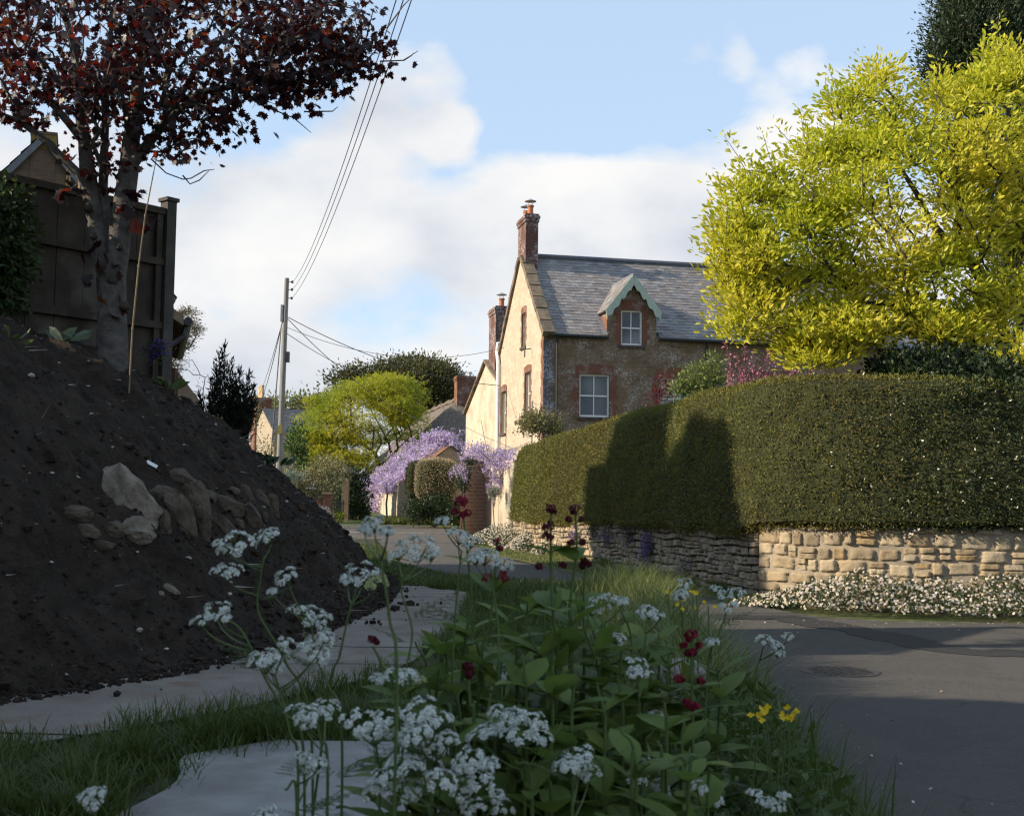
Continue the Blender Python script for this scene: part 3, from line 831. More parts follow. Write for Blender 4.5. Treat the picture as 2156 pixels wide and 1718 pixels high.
# ------------------------------------------------------------------ rendered annexe behind, its gable in line with the house's
ax_ap, ax_l, ax_r = 11.35, 16.6, 8.02
zap, zl = 7.78, 5.7
annex = thing('cream_annexe', 'low cream rendered gable joined to the back of the stone house, chimney with capped pot', 'house', (F(3, 12, 0)[0], F(3, 12, 0)[1], .8))
mb = MB(); zr_ = zap - (ax_ap - ax_r) * (zap - zl) / (ax_l - ax_ap)
mb.quad(F(.05, ax_r, .6), F(.05, ax_l, .6), F(.05, ax_l, zl), F(.05, ax_ap, zap), F(.05, ax_r, zr_))
mb.quad(F(.05, ax_l, .6), F(7, ax_l, .6), F(7, ax_l, zl), F(.05, ax_l, zl)); mb.quad(F(7, ax_r, .6), F(7, ax_l, .6), F(7, ax_l, zl), F(7, ax_ap, zap), F(7, ax_r, zr_))
mb.build('wall', M_render, annex)
mb = MB()
mb.hexa([F(-.1, ax_l + .15, zl - .08), F(7, ax_l + .15, zl - .08), F(7, ax_ap, zap), F(-.1, ax_ap, zap), F(-.1, ax_l + .15, zl + .02), F(7, ax_l + .15, zl + .02), F(7, ax_ap, zap + .12), F(-.1, ax_ap, zap + .12)])
mb.hexa([F(-.1, ax_ap, zap), F(7, ax_ap, zap), F(7, ax_r, zr_), F(-.1, ax_r, zr_), F(-.1, ax_ap, zap + .12), F(7, ax_ap, zap + .12), F(7, ax_r, zr_ + .12), F(-.1, ax_r, zr_ + .12)])
mb.build('roof', M_cope, annex)
ch = chimney(annex, .1, .85, 9.55, 11.1, 6.8, 10.2, [(.5, 10.2, .45)])

# ------------------------------------------------------------------ thatched cottage far behind
kk = 76 / 66.0
AP = P(965, 842, 76); EZ = 2.9
Ft = frame_fn(AP, A)
cot = thing('thatched_cottage', 'thatched cottage with grey straw roof and brick chimney behind the wisteria', 'house', (AP[0] - 1, AP[1] + 3, .5))
hw, hp, bl = 4.7, 3.6, 15.0
def thz(t_, s_):
    e = max(abs(t_) / hw, -s_ / hp if s_ < 0 else 0)
    return AP[2] - (AP[2] - EZ) * (e ** 1.12)
mb = MB(); rows = []
for s_ in np.linspace(-hp - .25, bl, 40):
    rows.append([Ft(t_ + .04 * math.sin(s_ * 3), s_, thz(t_, s_) + .05 * float(vnoise(np.array([t_ * 2.0, s_ * 2.0, 0])))) for t_ in np.linspace(-hw - .35, hw + .35, 30)])
mb.grid(np.array(rows))
t = NT('thatch')
vec = t.n('ShaderNodeVectorMath', _operation='MULTIPLY', i0=t.obj(), i1=(6, 6, 1.2)).outputs[0]
c = t.ramp(t.noise(2.0, 8, vec), [(.3, (.10, .082, .07)), (.7, (.25, .215, .185))])
M_thatch = t.fin(t.bsdf(c, .95, t.bump(t.noise(6, 6, vec), .9, .08), .1))
mb.build('thatch_roof', M_thatch, cot, smooth=True)
mb = MB(); mb.box((-hw + .25, -hp + .3, .2), (hw - .25, bl - .3, EZ + .5), Ft); mb.build('wall', M_cream, cot)
chimney(cot, -.15, 1.05, -.35, .75, AP[2] - 1.2, P(975, 792, 76)[2], [(.75, .3, .3)], M_brick, Ft, False, M_steel)
mb = MB(); mb.tube([Ft(0, s_, AP[2] + .06 + .05 * math.sin(s_ * 2)) for s_ in np.linspace(.8, bl, 16)], .17, 7); mb.build('thatch_ridge', M_thatch, cot)
for (a_, b_) in ((1.2, 2.4), (5.5, 6.7), (9.5, 10.6)):
    Wt = lambda u, n, z: Ft(-hw + .25 - n, u, z)
    sash(cot, Wt, a_, b_, 1.2, 2.3, depth=-.02, sill=False)
M_rubble0 = m_brick('tan_rubble', (.26, .21, .14), (.18, .145, .10), (.24, .2, .15), .3, .16, .02, None, 2, warp=.15)
# thatched porch by its front gate
pp = P(727, 1000, 60)
porch = thing('thatched_porch', 'little round thatched porch on stone pier beside the garden gate', 'porch', (pp[0], pp[1], .15))
mb = MB(); mb.lathe((pp[0], pp[1], pp[2] + .15), [(.12, -.16), (.34, -.14), (.38, .0), (.30, .14), (.12, .24), (.03, .27)], 16); mb.build('thatch_cap', M_thatch, porch, smooth=True)
mb = MB(); mb.box((pp[0] - .15, pp[1] - .15, .1), (pp[0] + .2, pp[1] + .3, pp[2])); mb.build('stone_pier', M_rubble0, porch)

# ------------------------------------------------------------------ wisteria shed
SC = 59 / 51.0
S0 = P(842, 1022, 59); S0[2] = 1.99
Fs = frame_fn(S0, A)
sw, sl2, shz, sr = 5.0, 11.0, S0[2], S0[2] + 1.95
shed = thing('garden_outbuilding', 'cream outbuilding with tiled roof buried under lilac wisteria, beside the lane', 'outbuilding', (Fs(2.5, 5, 0)[0], Fs(2.5, 5, 0)[1], .1))
mb = MB(); mb.quad(Fs(0, 0, 0), Fs(0, sl2, 0), Fs(0, sl2, shz), Fs(0, 0, shz)); mb.quad(Fs(0, sl2, 0), Fs(sw, sl2, 0), Fs(sw, sl2, shz), Fs(sw / 2, sl2, sr), Fs(0, sl2, shz))
mb.build('side_wall', M_render, shed)
M_rubble = m_brick('grey_rubble', (.30, .27, .22), (.20, .18, .15), (.26, .24, .2), .38, .17, .02, (.4, .38, .33), 2, (.6, .7), .95, .12)
mb = MB(); mb.quad(Fs(0, 0, 0), Fs(sw, 0, 0), Fs(sw, 0, shz), Fs(sw / 2, 0, sr), Fs(0, 0, shz)); mb.build('gable_wall', M_rubble, shed)
mb = MB(); mb.box((-.12, -.35, 0), (.55, -.002, shz + .12), Fs); mb.build('stone_pier', M_rubble, shed)
mb = MB(); mb.box((.62, -.1, 0), (.8, -.003, 1.9), Fs); mb.build('door_post', M_soff, shed)
Lr = math.hypot(sw / 2, sr - shz); kc2, ks2 = (sw / 2) / Lr, (sr - shz) / Lr
M_tile = m_island('clay_tiles', [(.25, .12, .07), (.32, .17, .10), (.18, .10, .07), (.28, .2, .13)], .9, .5, 25, .01, 4, .5, (.12, .1, .07))
rr = None
mb = MB()
RL = lambda u, v, n: Fs(-.2 * kc2 + v * kc2 - n * ks2, u, shz - .2 * ks2 + v * ks2 + n * kc2)
RRr = lambda u, v, n: Fs(sw + .2 * kc2 - v * kc2 + n * ks2, u, shz - .2 * ks2 + v * ks2 + n * kc2)
for R in (RL, RRr): mb.quad(R(-.1, 0, 0), R(sl2, 0, 0), R(sl2, Lr + .2, 0), R(-.1, Lr + .2, 0))
rr = mb.build('roof', m_plain('tile_bed', (.12, .07, .05), .9), shed)
for R in (RL, RRr): slates('roof_tiles', R, -.15, sl2, 0, Lr + .2, M_tile, rr, w=.22, h=.17, lift=.05)

# ------------------------------------------------------------------ slate-roofed house at the far left
L0 = P(578, 910, 80); k8 = 80 / 60
gdir = unit(np.array([-.35, .937])); adir = np.array([gdir[1], -gdir[0]])
Fl = frame_fn(L0, adir)
ls = thing('far_slate_house', 'pale stone house with low slate roof and yellow chimney pots behind the pole', 'house', (Fl(4, 4, 0)[0], Fl(4, 4, 0)[1], .2))
zc, zrr = L0[2], P(548, 862, 85)[2]
mb = MB(); mb.quad(Fl(0, 0, .1), Fl(3.6, 0, .1), Fl(3.6, 0, zc), Fl(0, 0, zc)); mb.quad(Fl(0, 0, .1), Fl(0, 10.6, .1), Fl(0, 10.6, zc), Fl(0, 5.3, zrr), Fl(0, 0, zc))
M_pale = m_noise('pale_stucco', (.27, .23, .17), (.36, .31, .24), 1.5, .95, .4, 20)
mb.build('wall', M_pale, ls)
mb = MB(); mb.box((-.12, -.14, zc - 1.0), (3.6, -.004, zc - .1), Fl); mb.box((-.16, -.2, zc - .098), (3.6, -.006, zc + .02), Fl); mb.build('cornice', M_pale, ls)
Ll = math.hypot(5.3, zrr - zc); c3, s3 = 5.3 / Ll, (zrr - zc) / Ll
R1 = lambda u, v, n: Fl(u, -.15 + v * c3 - n * s3, zc + v * s3 + n * c3)
R2 = lambda u, v, n: Fl(u, 10.75 - v * c3 + n * s3, zc + v * s3 + n * c3)
mb = MB()
for R in (R1, R2): mb.quad(R(0, 0, .03), R(3.6, 0, .03), R(3.6, Ll + .15, .03), R(0, Ll + .15, .03))
rr = mb.build('roof', m_plain('far_slate_bed', (.08, .085, .095), .7), ls)
M_slate2 = m_island('dark_slates', [(.07, .08, .095), (.10, .11, .125), (.085, .09, .10), (.13, .13, .135)], .6, .4, 25, .006, 2, .3, (.07, .07, .07), .4)
for R in (R1, R2): slates('roof_slates', R, -.1, 3.6, 0, Ll + .15, M_slate2, rr, w=.4, h=.26, lift=.06)
ch = chimney(ls, -.15, 1.0, 8.0, 10.1, 4.5, P(540, 838, 88)[2], [(.4, 8.4, .95), (.4, 9.05, .95), (.4, 9.7, .95)], M_brick, Fl, False, M_buff)
Wl = lambda u, n, z: Fl(u, -n, z)
for u in (2.1,): sash(ls, Wl, u, u + 1.2, 1.8, 3.9, depth=-.03)
Wg2 = lambda u, n, z: Fl(-n, u, z)
sash(ls, Wg2, 4.0, 5.2, 2.0, 3.9, depth=-.03)

# ------------------------------------------------------------------ stone cottage and small building behind the fence
gp = P(90, 345, 20); GW = 2.05; g0 = np.array([gp[0] - GW * .94, 20.0 - GW * .34])
Fg = frame_fn(g0, (.94, .34))
gc = thing('stone_gable_cottage', 'dark stone gable with mossy chimney rising behind the wooden fence', 'house', (gp[0], 22, 2.6))
gz, ge = gp[2] + .35, gp[2] - 2.1
mb = MB(); mb.quad(Fg(0, 0, 2.0), Fg(4.1, 0, 2.0), Fg(4.1, 0, ge), Fg(GW, 0, gz), Fg(0, 0, ge)); mb.quad(Fg(4.1, 0, 2), Fg(4.1, 4.5, 2), Fg(4.1, 4.5, ge), Fg(4.1, 0, ge)); mb.quad(Fg(0, 4.5, 2), Fg(0, 0, 2), Fg(0, 0, ge), Fg(0, 4.5, ge)); mb.quad(Fg(4.1, 4.5, 2), Fg(0, 4.5, 2), Fg(0, 4.5, ge), Fg(GW, 4.5, gz), Fg(4.1, 4.5, ge))
M_hams = m_brick('brown_squared_stone', (.20, .14, .085), (.13, .09, .06), (.15, .12, .09), .5, .24, .018, None, 1, (.5, .6), .95, .1)
mb.build('wall', M_hams, gc)
Lg = math.hypot(GW, gz - ge); c4, s4 = GW / Lg, (gz - ge) / Lg
RA = lambda u, v, n: Fg(-.2 * c4 + v * c4 - n * s4, u, ge - .2 * s4 + v * s4 + n * c4)
RB = lambda u, v, n: Fg(4.1 + .2 * c4 - v * c4 + n * s4, u, ge - .2 * s4 + v * s4 + n * c4)
mb = MB()
for R in (RA, RB): mb.hexa([R(-.1, 0, .0), R(4.6, 0, .0), R(4.6, Lg + .2, .0), R(-.1, Lg + .2, .0), R(-.1, 0, .1), R(4.6, 0, .1), R(4.6, Lg + .2, .1), R(-.1, Lg + .2, .1)])
rr = mb.build('roof', m_plain('gable_roof_slate', (.13, .14, .15), .7), gc)
for R in (RA, RB): slates('roof_slates', lambda u, v, n, R=R: R(u, v, n + .1), -.1, 4.6, 0, Lg + .2, M_slate2, rr, w=.35, h=.25)
M_moss = m_brick('mossy_brick', (.19, .12, .08), (.13, .085, .06), (.16, .14, .11), .225, .075, .01)
ch = MB(); ct_ = P(90, 278, 20)[2]; ch.box((GW - .20, -.02, gz - .9), (GW + .20, .7, ct_ - .05), Fg); ch.box((GW - .22, -.04, ct_ - .049), (GW + .22, .72, ct_), Fg); ch = ch.build('chimney', M_moss, gc)
mb = MB(); zt = P(90, 278, 20)[2]; mb.box((GW - .207, -.027, zt - .30), (GW + .207, .707, zt - .052), Fg); mb.build('moss_band', m_noise('yellow_lichen', (.16, .11, .025), (.24, .17, .05), 9, .95, .7, 40), ch)
# small building beyond the fence end, only its eaves show
e0 = P(364, 618, 17)
Fe = frame_fn((e0[0] - 4.5 * .957, 17.0 - 4.5 * .29), (.957, .29))
ob = thing('eaves_outbuilding', 'tan gabled outbuilding whose eaves, gutter and black downpipe show past the fence end', 'outbuilding', (e0[0] - 2.2, 19, 2.4))
xe = 4.5 - .12; zE = P(372, 655, 17)[2]; zt = zE + .62 * (xe - 2.2)
mb = MB(); mb.quad(Fe(0, 0, 1.2), Fe(xe, 0, 1.2), Fe(xe, 0, zE), Fe(2.2, 0, zt), Fe(0, 0, zE)); mb.quad(Fe(xe, 0, 1.2), Fe(xe, 4.5, 1.2), Fe(xe, 4.5, zE), Fe(xe, 0, zE)); mb.build('wall', M_hams, ob)
mb = MB(); sl_ = .62
for (u0, u1) in ((2.2, xe + .28), (2.2, -.28)):
    z0_, z1_ = zt + .1, zt + .1 - sl_ * abs(u1 - u0)
    pp_ = [Fe(u0, -.12, z0_ - .14), Fe(u1, -.12, z1_ - .14), Fe(u1, -.12, z1_), Fe(u0, -.12, z0_)]
    if u1 < u0: pp_ = pp_[::-1]
    mb.prism(pp_, np.array(Fe(0, 4.7, 0)) - np.array(Fe(0, 0, 0)))
mb.build('roof', m_noise('tan_roof_edge', (.14, .10, .065), (.22, .17, .11), 5, .9, .4, 20), ob)
zg = zt + .1 - sl_ * (xe + .28 - 2.2) - .08
mb = MB(); mb.tube([Fe(xe + .34, -.12, zg), Fe(xe + .34, 4.6, zg)], .065, 8); mb.build('gutter', M_black, ob)
mb = MB(); mb.tube([Fe(xe + .34, .02, zg - .05), Fe(xe + .30, .0, zg - .2), Fe(xe + .08, -.05, zg - .38), Fe(xe + .06, -.05, zg - .6), Fe(xe + .06, -.05, 1.2)], .04, 7); mb.build('downpipe', M_black, ob)

# ------------------------------------------------------------------ wooden fence with concrete end post
M_fence = m_noise('weathered_boards', (.034, .027, .021), (.066, .054, .042), 3, .9, .5, 25, .01, c3=(.10, .09, .078), s3=1.6)
M_cpost = m_noise('mossy_post', (.055, .052, .045), (.09, .085, .075), 4, .95, .5, 30)
f1 = P(345, 436, 12.6); f0 = P(0, 402, 11.2)
fd = (f1 - f0)[:2]; fd = fd / np.linalg.norm(fd)
flen = 3.3
ff0 = f1[:2] - fd * flen
Ff = frame_fn(ff0, fd)
fence = thing('wooden_fence', 'tall dark close-boarded fence with concrete end post on top of the soil bank', 'fence', (ff0[0] + fd[0] * 1.6, ff0[1] + fd[1] * 1.6, 2.6))
zt = lambda u: f1[2] + (flen - u) * (f0[2] - f1[2]) / np.linalg.norm((f1 - f0)[:2]) * .2
mb = MB(); u = 0; k = 0; r_ = np.random.default_rng(2)
while u < flen - .02:
    w_ = .15; j = r_.uniform(-.006, .006)
    mb.box((u + .002, .02 + (.005 if k % 2 else 0) + j * .4, 2.3), (min(u + w_, flen), .045 + (.005 if k % 2 else 0) + j, zt(u) - .03 + r_.uniform(-.008, .004)), Ff); u += w_; k += 1
mb.build('boards', M_fence, fence)
for zz in (zt(flen) - .05, zt(flen) - .60, zt(flen) - 1.28):
    mb = MB(); n0_ = -.045
    mb.hexa([Ff(0, n0_, zz - .04), Ff(flen, n0_, zz - .04), Ff(flen, .016, zz - .04), Ff(0, .016, zz - .04), Ff(0, n0_, zz + .03), Ff(flen, n0_, zz + .03), Ff(flen, .016, zz + .045), Ff(0, .016, zz + .045)])
    mb.build('rail', M_fence, fence)
mb = MB(); mb.box((flen - .09, -.03, 2.4), (flen - .02, .018, zt(flen) - .02), Ff); mb.build('end_batten', M_fence, fence)
mb = MB(); mb.box((flen + .0, -.07, 2.2), (flen + .115, .06, zt(flen) + .06), Ff); mb.box((flen - .02, -.09, zt(flen) + .062), (flen + .135, .08, zt(flen) + .10), Ff); mb.build('concrete_post', M_cpost, fence)
# two wooden poles and two thin canes behind the fence
def px_w(px, Y): return px * Y / FPX
for (x, y0, wpx, Y, lab) in ((172, 348, 13, 14.0, 'thick pale split pole standing behind the fence left of the tree trunk'), (222, 350, 15, 14.3, 'brown wooden pole seen between the two maple stems behind the fence')):
    q = P(x, y0, Y); mb = MB(); r = px_w(wpx, Y) / 2
    mb.tube([(q[0] - .02, q[1], 2.4), (q[0], q[1], 3.6), (q[0] + .0, q[1], q[2] - .01), (q[0], q[1], q[2])], [r, r, r * .95, r * .6], 8)
    tag(mb.build('wooden_pole', m_plain('bare_pole', (.20, .14, .085), .85, .2, 0, .4, 5), loc=(q[0], q[1], 2.4)), lab, 'pole', 'poles behind the fence')
M_cane = m_plain('bamboo', (.16, .115, .06), .6, .35, 0, .25, 12)
for i, (x, y0, Y, lab) in enumerate(((143, 336, 13.6, 'shorter of two thin canes standing together behind the fence'), (149, 330, 13.7, 'taller of two thin canes standing together behind the fence'))):
    q = P(x, y0, Y); mb = MB(); mb.tube([(q[0], q[1], 2.5), tuple(q)], .013, 5)
    tag(mb.build('garden_cane', M_cane, loc=(q[0], q[1], 2.5)), lab, 'cane', 'canes behind the fence')
b_ = hit_mound(271, 828); tp = P(330, 330, 10.4)
mid = P(292, 560, b_[1] + .25)
mb = MB(); pts = [b_ - np.array([0, 0, .1]), b_ * .5 + mid * .5 + np.array([-.01, 0, 0]), mid, mid * .55 + tp * .45 + np.array([-.015, 0, 0]), tp]
mb.tube(pts, [.0075, .0075, .007, .006, .004], 6)
for k in range(1, 4): mb.tube([pts[k] - np.array([0, 0, .008]), pts[k] + np.array([0, 0, .008])], .0095, 6)
tag(mb.build('bamboo_stake', M_cane, loc=tuple(b_)), 'long leaning bamboo stake stuck in the soil in front of the maple trunk', 'stake')

# ------------------------------------------------------------------ utility pole and wires
t = NT('pole_timber')
vec = t.n('ShaderNodeVectorMath', _operation='MULTIPLY', i0=t.obj(), i1=(9, 9, .5)).outputs[0]
c = t.ramp(t.noise(2, 6, vec), [(.3, (.15, .145, .135)), (.7, (.30, .29, .275))])
M_pole = t.fin(t.bsdf(c, .85, t.bump(t.noise(4, 4, vec), .4, .01), .2))
pt, pb = P(604, 586, 45), P(588, 985, 45)
ax3 = unit(pt - pb); pbase = pb - ax3 * (pb[2] / ax3[2])
pole = thing('utility_pole', 'leaning grey timber utility pole rising behind the soil bank', 'utility pole', tuple(pbase))
mb = MB(); mb.tube([pbase + ax3 * k for k in np.linspace(-.2, np.linalg.norm(pt - pbase), 14)], list(np.linspace(.135, .088, 14)), 14); mb.build('post', M_pole, pole, smooth=False)
def on_pole(y, dx=0): 
    k = (P(600, y, 45)[2] - pbase[2]) / ax3[2]; return pbase + ax3 * k + np.array([dx, 0, 0])
INS = []
for y in (594, 610, 628):
    q = on_pole(y, .09); mb = MB(); mb.tube([q, q + np.array([.12, -.02, 0])], .015, 5)
    br_ = mb.build('insulator', M_black, pole)
    m = MB(); m.lathe(q + np.array([.13, -.02, -.05]), [(.025, 0), (.05, .02), (.03, .05), (.05, .07), (.025, .1)], 8); m.build('insulator_cup', M_black, br_); INS.append(q + np.array([.14, -.03, 0]))
q = on_pole(660); mb = MB(); mb.box((q[0] - .17, q[1] - .1, q[2] - .32), (q[0] - .085, q[1] + .1, q[2] + .32)); bx_ = mb.build('junction_box', M_lead, pole)
q = on_pole(752); mb = MB(); mb.box((q[0] + .10, q[1] - .1, q[2] - .20), (q[0] + .22, q[1] + .08, q[2] + .20)); mb.build('transformer_box', M_black, pole)
mb = MB(); qs = [on_pole(y, -.112 - .0007 * (y - 660)) for y in (690, 760, 850, 930, 980)]; mb.tube([p + np.array([0, -.05, 0]) for p in qs] + [pbase + np.array([-.16, -.05, 0])], .024, 5); mb.build('cable_guard', M_black, pole)
mb = MB()
for a_ in (1,):
    q0 = on_pole(905, .1)
    mb.box((q0[0] - .19, q0[1] - .15, q0[2] - .16), (q0[0] - .02, q0[1] - .118, q0[2] + .16))
mb.build('warning_plate', m_plain('yellow_plate', (.22, .17, .05), .7, .3), pole)
M_wire = m_plain('cable_sheath', (.03, .03, .033), .5, .4)
def wire(p0, p1, sag, r, label, group):
    mb = MB(); n = 24; p0, p1 = np.array(p0), np.array(p1)
    mb.tube([p0 + (p1 - p0) * k / n + np.array([0, 0, -sag * 4 * (k / n) * (1 - k / n)]) for k in range(n + 1)], r, 5)
    tag(mb.build('overhead_wire', M_wire, loc=tuple(p0)), label, 'wire', group)
g_ = 'wires strung from the utility pole'
for q, xe_, lab in zip(INS, (845, 861, 879), ('topmost', 'middle', 'lowest')):
    wire(q, P(xe_ + 8, -60, 13.0), .55, .0075, f'overhead wire climbing to the sky from the {lab} black insulator on the pole', g_)
q = on_pole(668, .1); wire(q, P(1052, 812, 51), .5, .016, 'thick dark cable sloping from pole across golden tree to the house gable', g_)
q = on_pole(672, .1); wire(q, P(985, 905, 70), 1.1, .015, 'thick dark cable sagging from pole into the golden tree towards the thatch', g_)
q = on_pole(690, .1); wire(q, P(1062, 732, 50), .75, .010, 'fine wire running almost level from pole to the white pipe', g_)
q = on_pole(703, .1); wire(q, P(835, 800, 85), .5, .014, 'fine grey wire ending among the dark tree crown beyond the golden tree', g_)
q = on_pole(676, -.1)
for k, (x, y, lab) in enumerate(((545, 832, 'leftmost of the fine wires dropping left from the pole to the chimney pots'), (552, 836, 'thicker wire dropping left from the pole to the far slate roof'))):
    wire(q, P(x, y, 86), .3, .013 + .006 * k, lab, g_)

# ------------------------------------------------------------------ vegetation helpers
def grow(trunks, tips, step=.45, r_tip=.006, expo=.48, wob=.12, bias=.35):
    """connect twig tips to prescribed trunk paths; returns list of edges (p, q, rp, rq)"""
    pos, par, rfix, plen = [], [], [], []
    for path in trunks:
        prev = -1
        if pos:
            d = np.linalg.norm(np.array(pos) - np.array(path[0][:3]), axis=1); prev = int(d.argmin())
        pts = [np.array(p[:3], float) for p in path]; rs = [p[3] for p in path]
        for k in range(len(pts)):
            if k == 0 and prev >= 0: continue
            if k == 0:
                pos.append(pts[0]); par.append(-1); rfix.append(rs[0]); plen.append(0.0); prev = 0; continue
            L = np.linalg.norm(pts[k] - pts[k - 1]); m = max(1, int(L / step))
            for j in range(1, m + 1):
                f = j / m; q = pts[k - 1] * (1 - f) + pts[k] * f + rng.normal(size=3) * wob * .25 * L / max(m, 1) * (j < m)
                pos.append(q); par.append(prev); rfix.append(rs[k - 1] * (1 - f) + rs[k] * f); plen.append(plen[prev] + L / m); prev = len(pos) - 1
    nt = len(pos)
    buf = np.zeros((60000, 3)); buf[:nt] = pos; pl = np.zeros(60000); pl[:nt] = plen; n = nt
    T = np.array(tips); d0 = np.min(np.linalg.norm(T[:, None] - buf[None, :nt], axis=2), axis=1)
    tipn = []
    for i in np.argsort(d0):
        tp = T[i]; c = np.linalg.norm(buf[:n] - tp, axis=1) + bias * pl[:n]
        j = int(c.argmin()); L = np.linalg.norm(buf[j] - tp); m = max(1, int(L / step)); prev = j; p0 = buf[j].copy()
        for k in range(1, m + 1):
            f = k / m; q = p0 * (1 - f) + tp * f + (rng.normal(size=3) * wob * L / m if k < m else 0) + np.array([0, 0, .08 * L * math.sin(PI * f) * (1 if rng.random() < .6 else -.6)]) * (k < m)
            buf[n] = q; par.append(prev); pl[n] = pl[prev] + L / m; rfix.append(0); prev = n; n += 1
        tipn.append(prev)
    cnt = np.zeros(n); cnt[tipn] += 1
    for k in range(n - 1, 0, -1):
        if par[k] >= 0: cnt[par[k]] += cnt[k]
    r = np.array(rfix[:n]); free = r == 0; r[free] = r_tip * np.maximum(cnt[free], 1) ** expo
    for k in range(nt, n): r[k] = min(r[k], r[par[k]] * .9) if par[k] >= 0 else r[k]
    return buf[:n], par, r, tipn

def branch_mesh(name, buf, par, r, mat, parent, ns=5, big=9):
    mb = MB(); V, Lp, S = [], [], []; off = 0
    for k in range(1, len(buf)):
        if par[k] < 0: continue
        p, q = buf[par[k]], buf[k]; t = unit(q - p); n_ = big if r[k] > .05 else (ns if r[k] > .012 else 3)
        ref = np.cross(t, (0, 0, 1.0) if abs(t[2]) < .9 else (1.0, 0, 0)); ref = unit(ref); w_ = np.cross(t, ref)
        a = np.arange(n_) * 2 * PI / n_
        ring = np.cos(a)[:, None] * ref + np.sin(a)[:, None] * w_
        rp = min(r[par[k]], r[k] * 1.35)
        V += [p - t * r[k] * .3 + ring * rp, q + t * r[k] * .15 + ring * r[k]]
        j = np.arange(n_); l = (j + 1) % n_
        Lp.append((np.stack([j, l, n_ + l, n_ + j], 1) + off).ravel()); S.append(np.full(n_, 4)); off += 2 * n_
    V = np.concatenate(V)
    return link(name, npmesh(name, V - ORG[parent.name], np.concatenate(Lp), np.concatenate(S)), mat, parent, smooth=True)

def ell_pts(E, n_surface=.6):
    """sample points in ellipsoids given as picture ellipses (x, y, rx, ry, Y, depth radius, count)"""
    out = []
    for (x, y, rx, ry, Y, rY, n) in E:
        v = unit(rng.normal(size=(n, 3))); rr = rng.random(n) ** (1 / 3.0) * (1 - n_surface) + n_surface * rng.uniform(.72, 1.0, n)
        v = v * rr[:, None]
        for k in range(n): out.append(P(x + v[k, 0] * rx, y + v[k, 1] * ry, Y + v[k, 2] * rY))
    return np.array(out)

def around(tips, k, spread, flat=1.0):
    p = np.repeat(np.asarray(tips), k, axis=0); d = rng.normal(size=p.shape) * np.array([1, 1, flat]); 
    return p + d * spread, unit(d)

def leafy(name, label, cat, loc, tips, k, spread, size, mat, tpl='diamond', width=1.0, up=.3, trunks=None, bark=None, group=None, tk=dict(), flat=.8, sjit=.3, crown='crown', stem='trunk', dens=None):
    th = thing(name, label, cat, loc, group)
    if trunks is not None:
        g = grow(trunks, tips, **tk); branch_mesh(stem, g[0], g[1], g[2], bark, th)
    p, d = around(tips, k, spread, flat)
    d = d + np.array([0, 0, up]) + .5 * rng.normal(size=d.shape)
    s = size * rng.uniform(1 - sjit, 1 + sjit, len(p))
    leaf_obj(crown, leaves_np(p, d, s, tpl, width), mat, th)
    return th

def catmull(pts, n):
    pts = np.array(pts, float); pp = np.vstack([2 * pts[0] - pts[1], pts, 2 * pts[-1] - pts[-2]]); out = []
    m = len(pts) - 1
    for u in np.linspace(0, m - 1e-6, n):
        i = int(u); t_ = u - i; a, b, c, d = pp[i:i + 4]
        out.append(.5 * ((2 * b) + (c - a) * t_ + (2 * a - 5 * b + 4 * c - d) * t_ ** 2 + (3 * b - a - 3 * c + d) * t_ ** 3))
    return np.array(out)

def sample_tris(V, F, n):
    """random points on a quad grid mesh with normals"""
    V = np.asarray(V); a, b, c, d = (V[F[:, k]] for k in range(4))
    n1 = np.cross(b - a, d - a); ar = np.linalg.norm(np.cross(c - a, d - b), axis=1) * .5
    i = rng.choice(len(F), n, p=ar / ar.sum()); u, v = rng.random(n)[:, None], rng.random(n)[:, None]
    p = (a[i] * (1 - u) + b[i] * u) * (1 - v) + (d[i] * (1 - u) + c[i] * u) * v
    return p, unit(n1[i])

# ------------------------------------------------------------------ stone wall in front of the garden
WP = [(-.02, 34.6), (.95, 30), (1.85, 26.5), (2.7, 22.3), (3.35, 18.9), (3.72, 17.7), (4.6, 16.95), (5.8, 16.45), (7.0, 16.2), (8.6, 16.1), (11.5, 16.4)]
WC = catmull(WP, 600)
ws = np.concatenate([[0], np.cumsum(np.linalg.norm(np.diff(WC, axis=0), axis=1))]); WL = ws[-1]
def wxy(s): return np.array([np.interp(s, ws, WC[:, 0]), np.interp(s, ws, WC[:, 1])])
def wnorm(s):
    t_ = unit(wxy(min(s + .15, WL)) - wxy(max(s - .15, 0))); return np.array([t_[1], -t_[0]])   # towards the lane
S_C = ws[np.argmin(np.abs(WC[:, 1] - 17.75))]                                  # where dry stone meets the mortared piece
def s_at(px):
    xs_ = np.array([1078 + FPX * c[0] / c[1] for c in WC]); return ws[np.argmin(np.abs(xs_ - px))]
def wtop(s): return np.interp(s, [0, s_at(1240), s_at(1400), S_C - .02, S_C, WL], [1.0, .98, .98, 1.03, 1.10, 1.16])
M_wstone = m_island('golden_rubble_stone', [(.28, .22, .14), (.38, .305, .195), (.23, .19, .135), (.43, .355, .24), (.33, .285, .21), (.33, .235, .115)], .95, .7, 22, .02, 6, .55, (.13, .105, .075), .15)
M_dstone = m_island('dry_stone', [(.33, .265, .18), (.45, .375, .265), (.28, .235, .175), (.40, .345, .26), (.33, .245, .15)], .95, .7, 22, .02, 6, .5, (.13, .11, .08), .15)
M_mort = m_noise('grey_lime_mortar', (.22, .19, .145), (.32, .275, .21), 6, .95, .6, 40, .01)
M_gap = m_plain('dark_wall_core', (.05, .042, .032), .95, .1)
M_grade = m_noise('bare_earth', (.06, .045, .03), (.10, .075, .05), 4, .95, .5, 30)

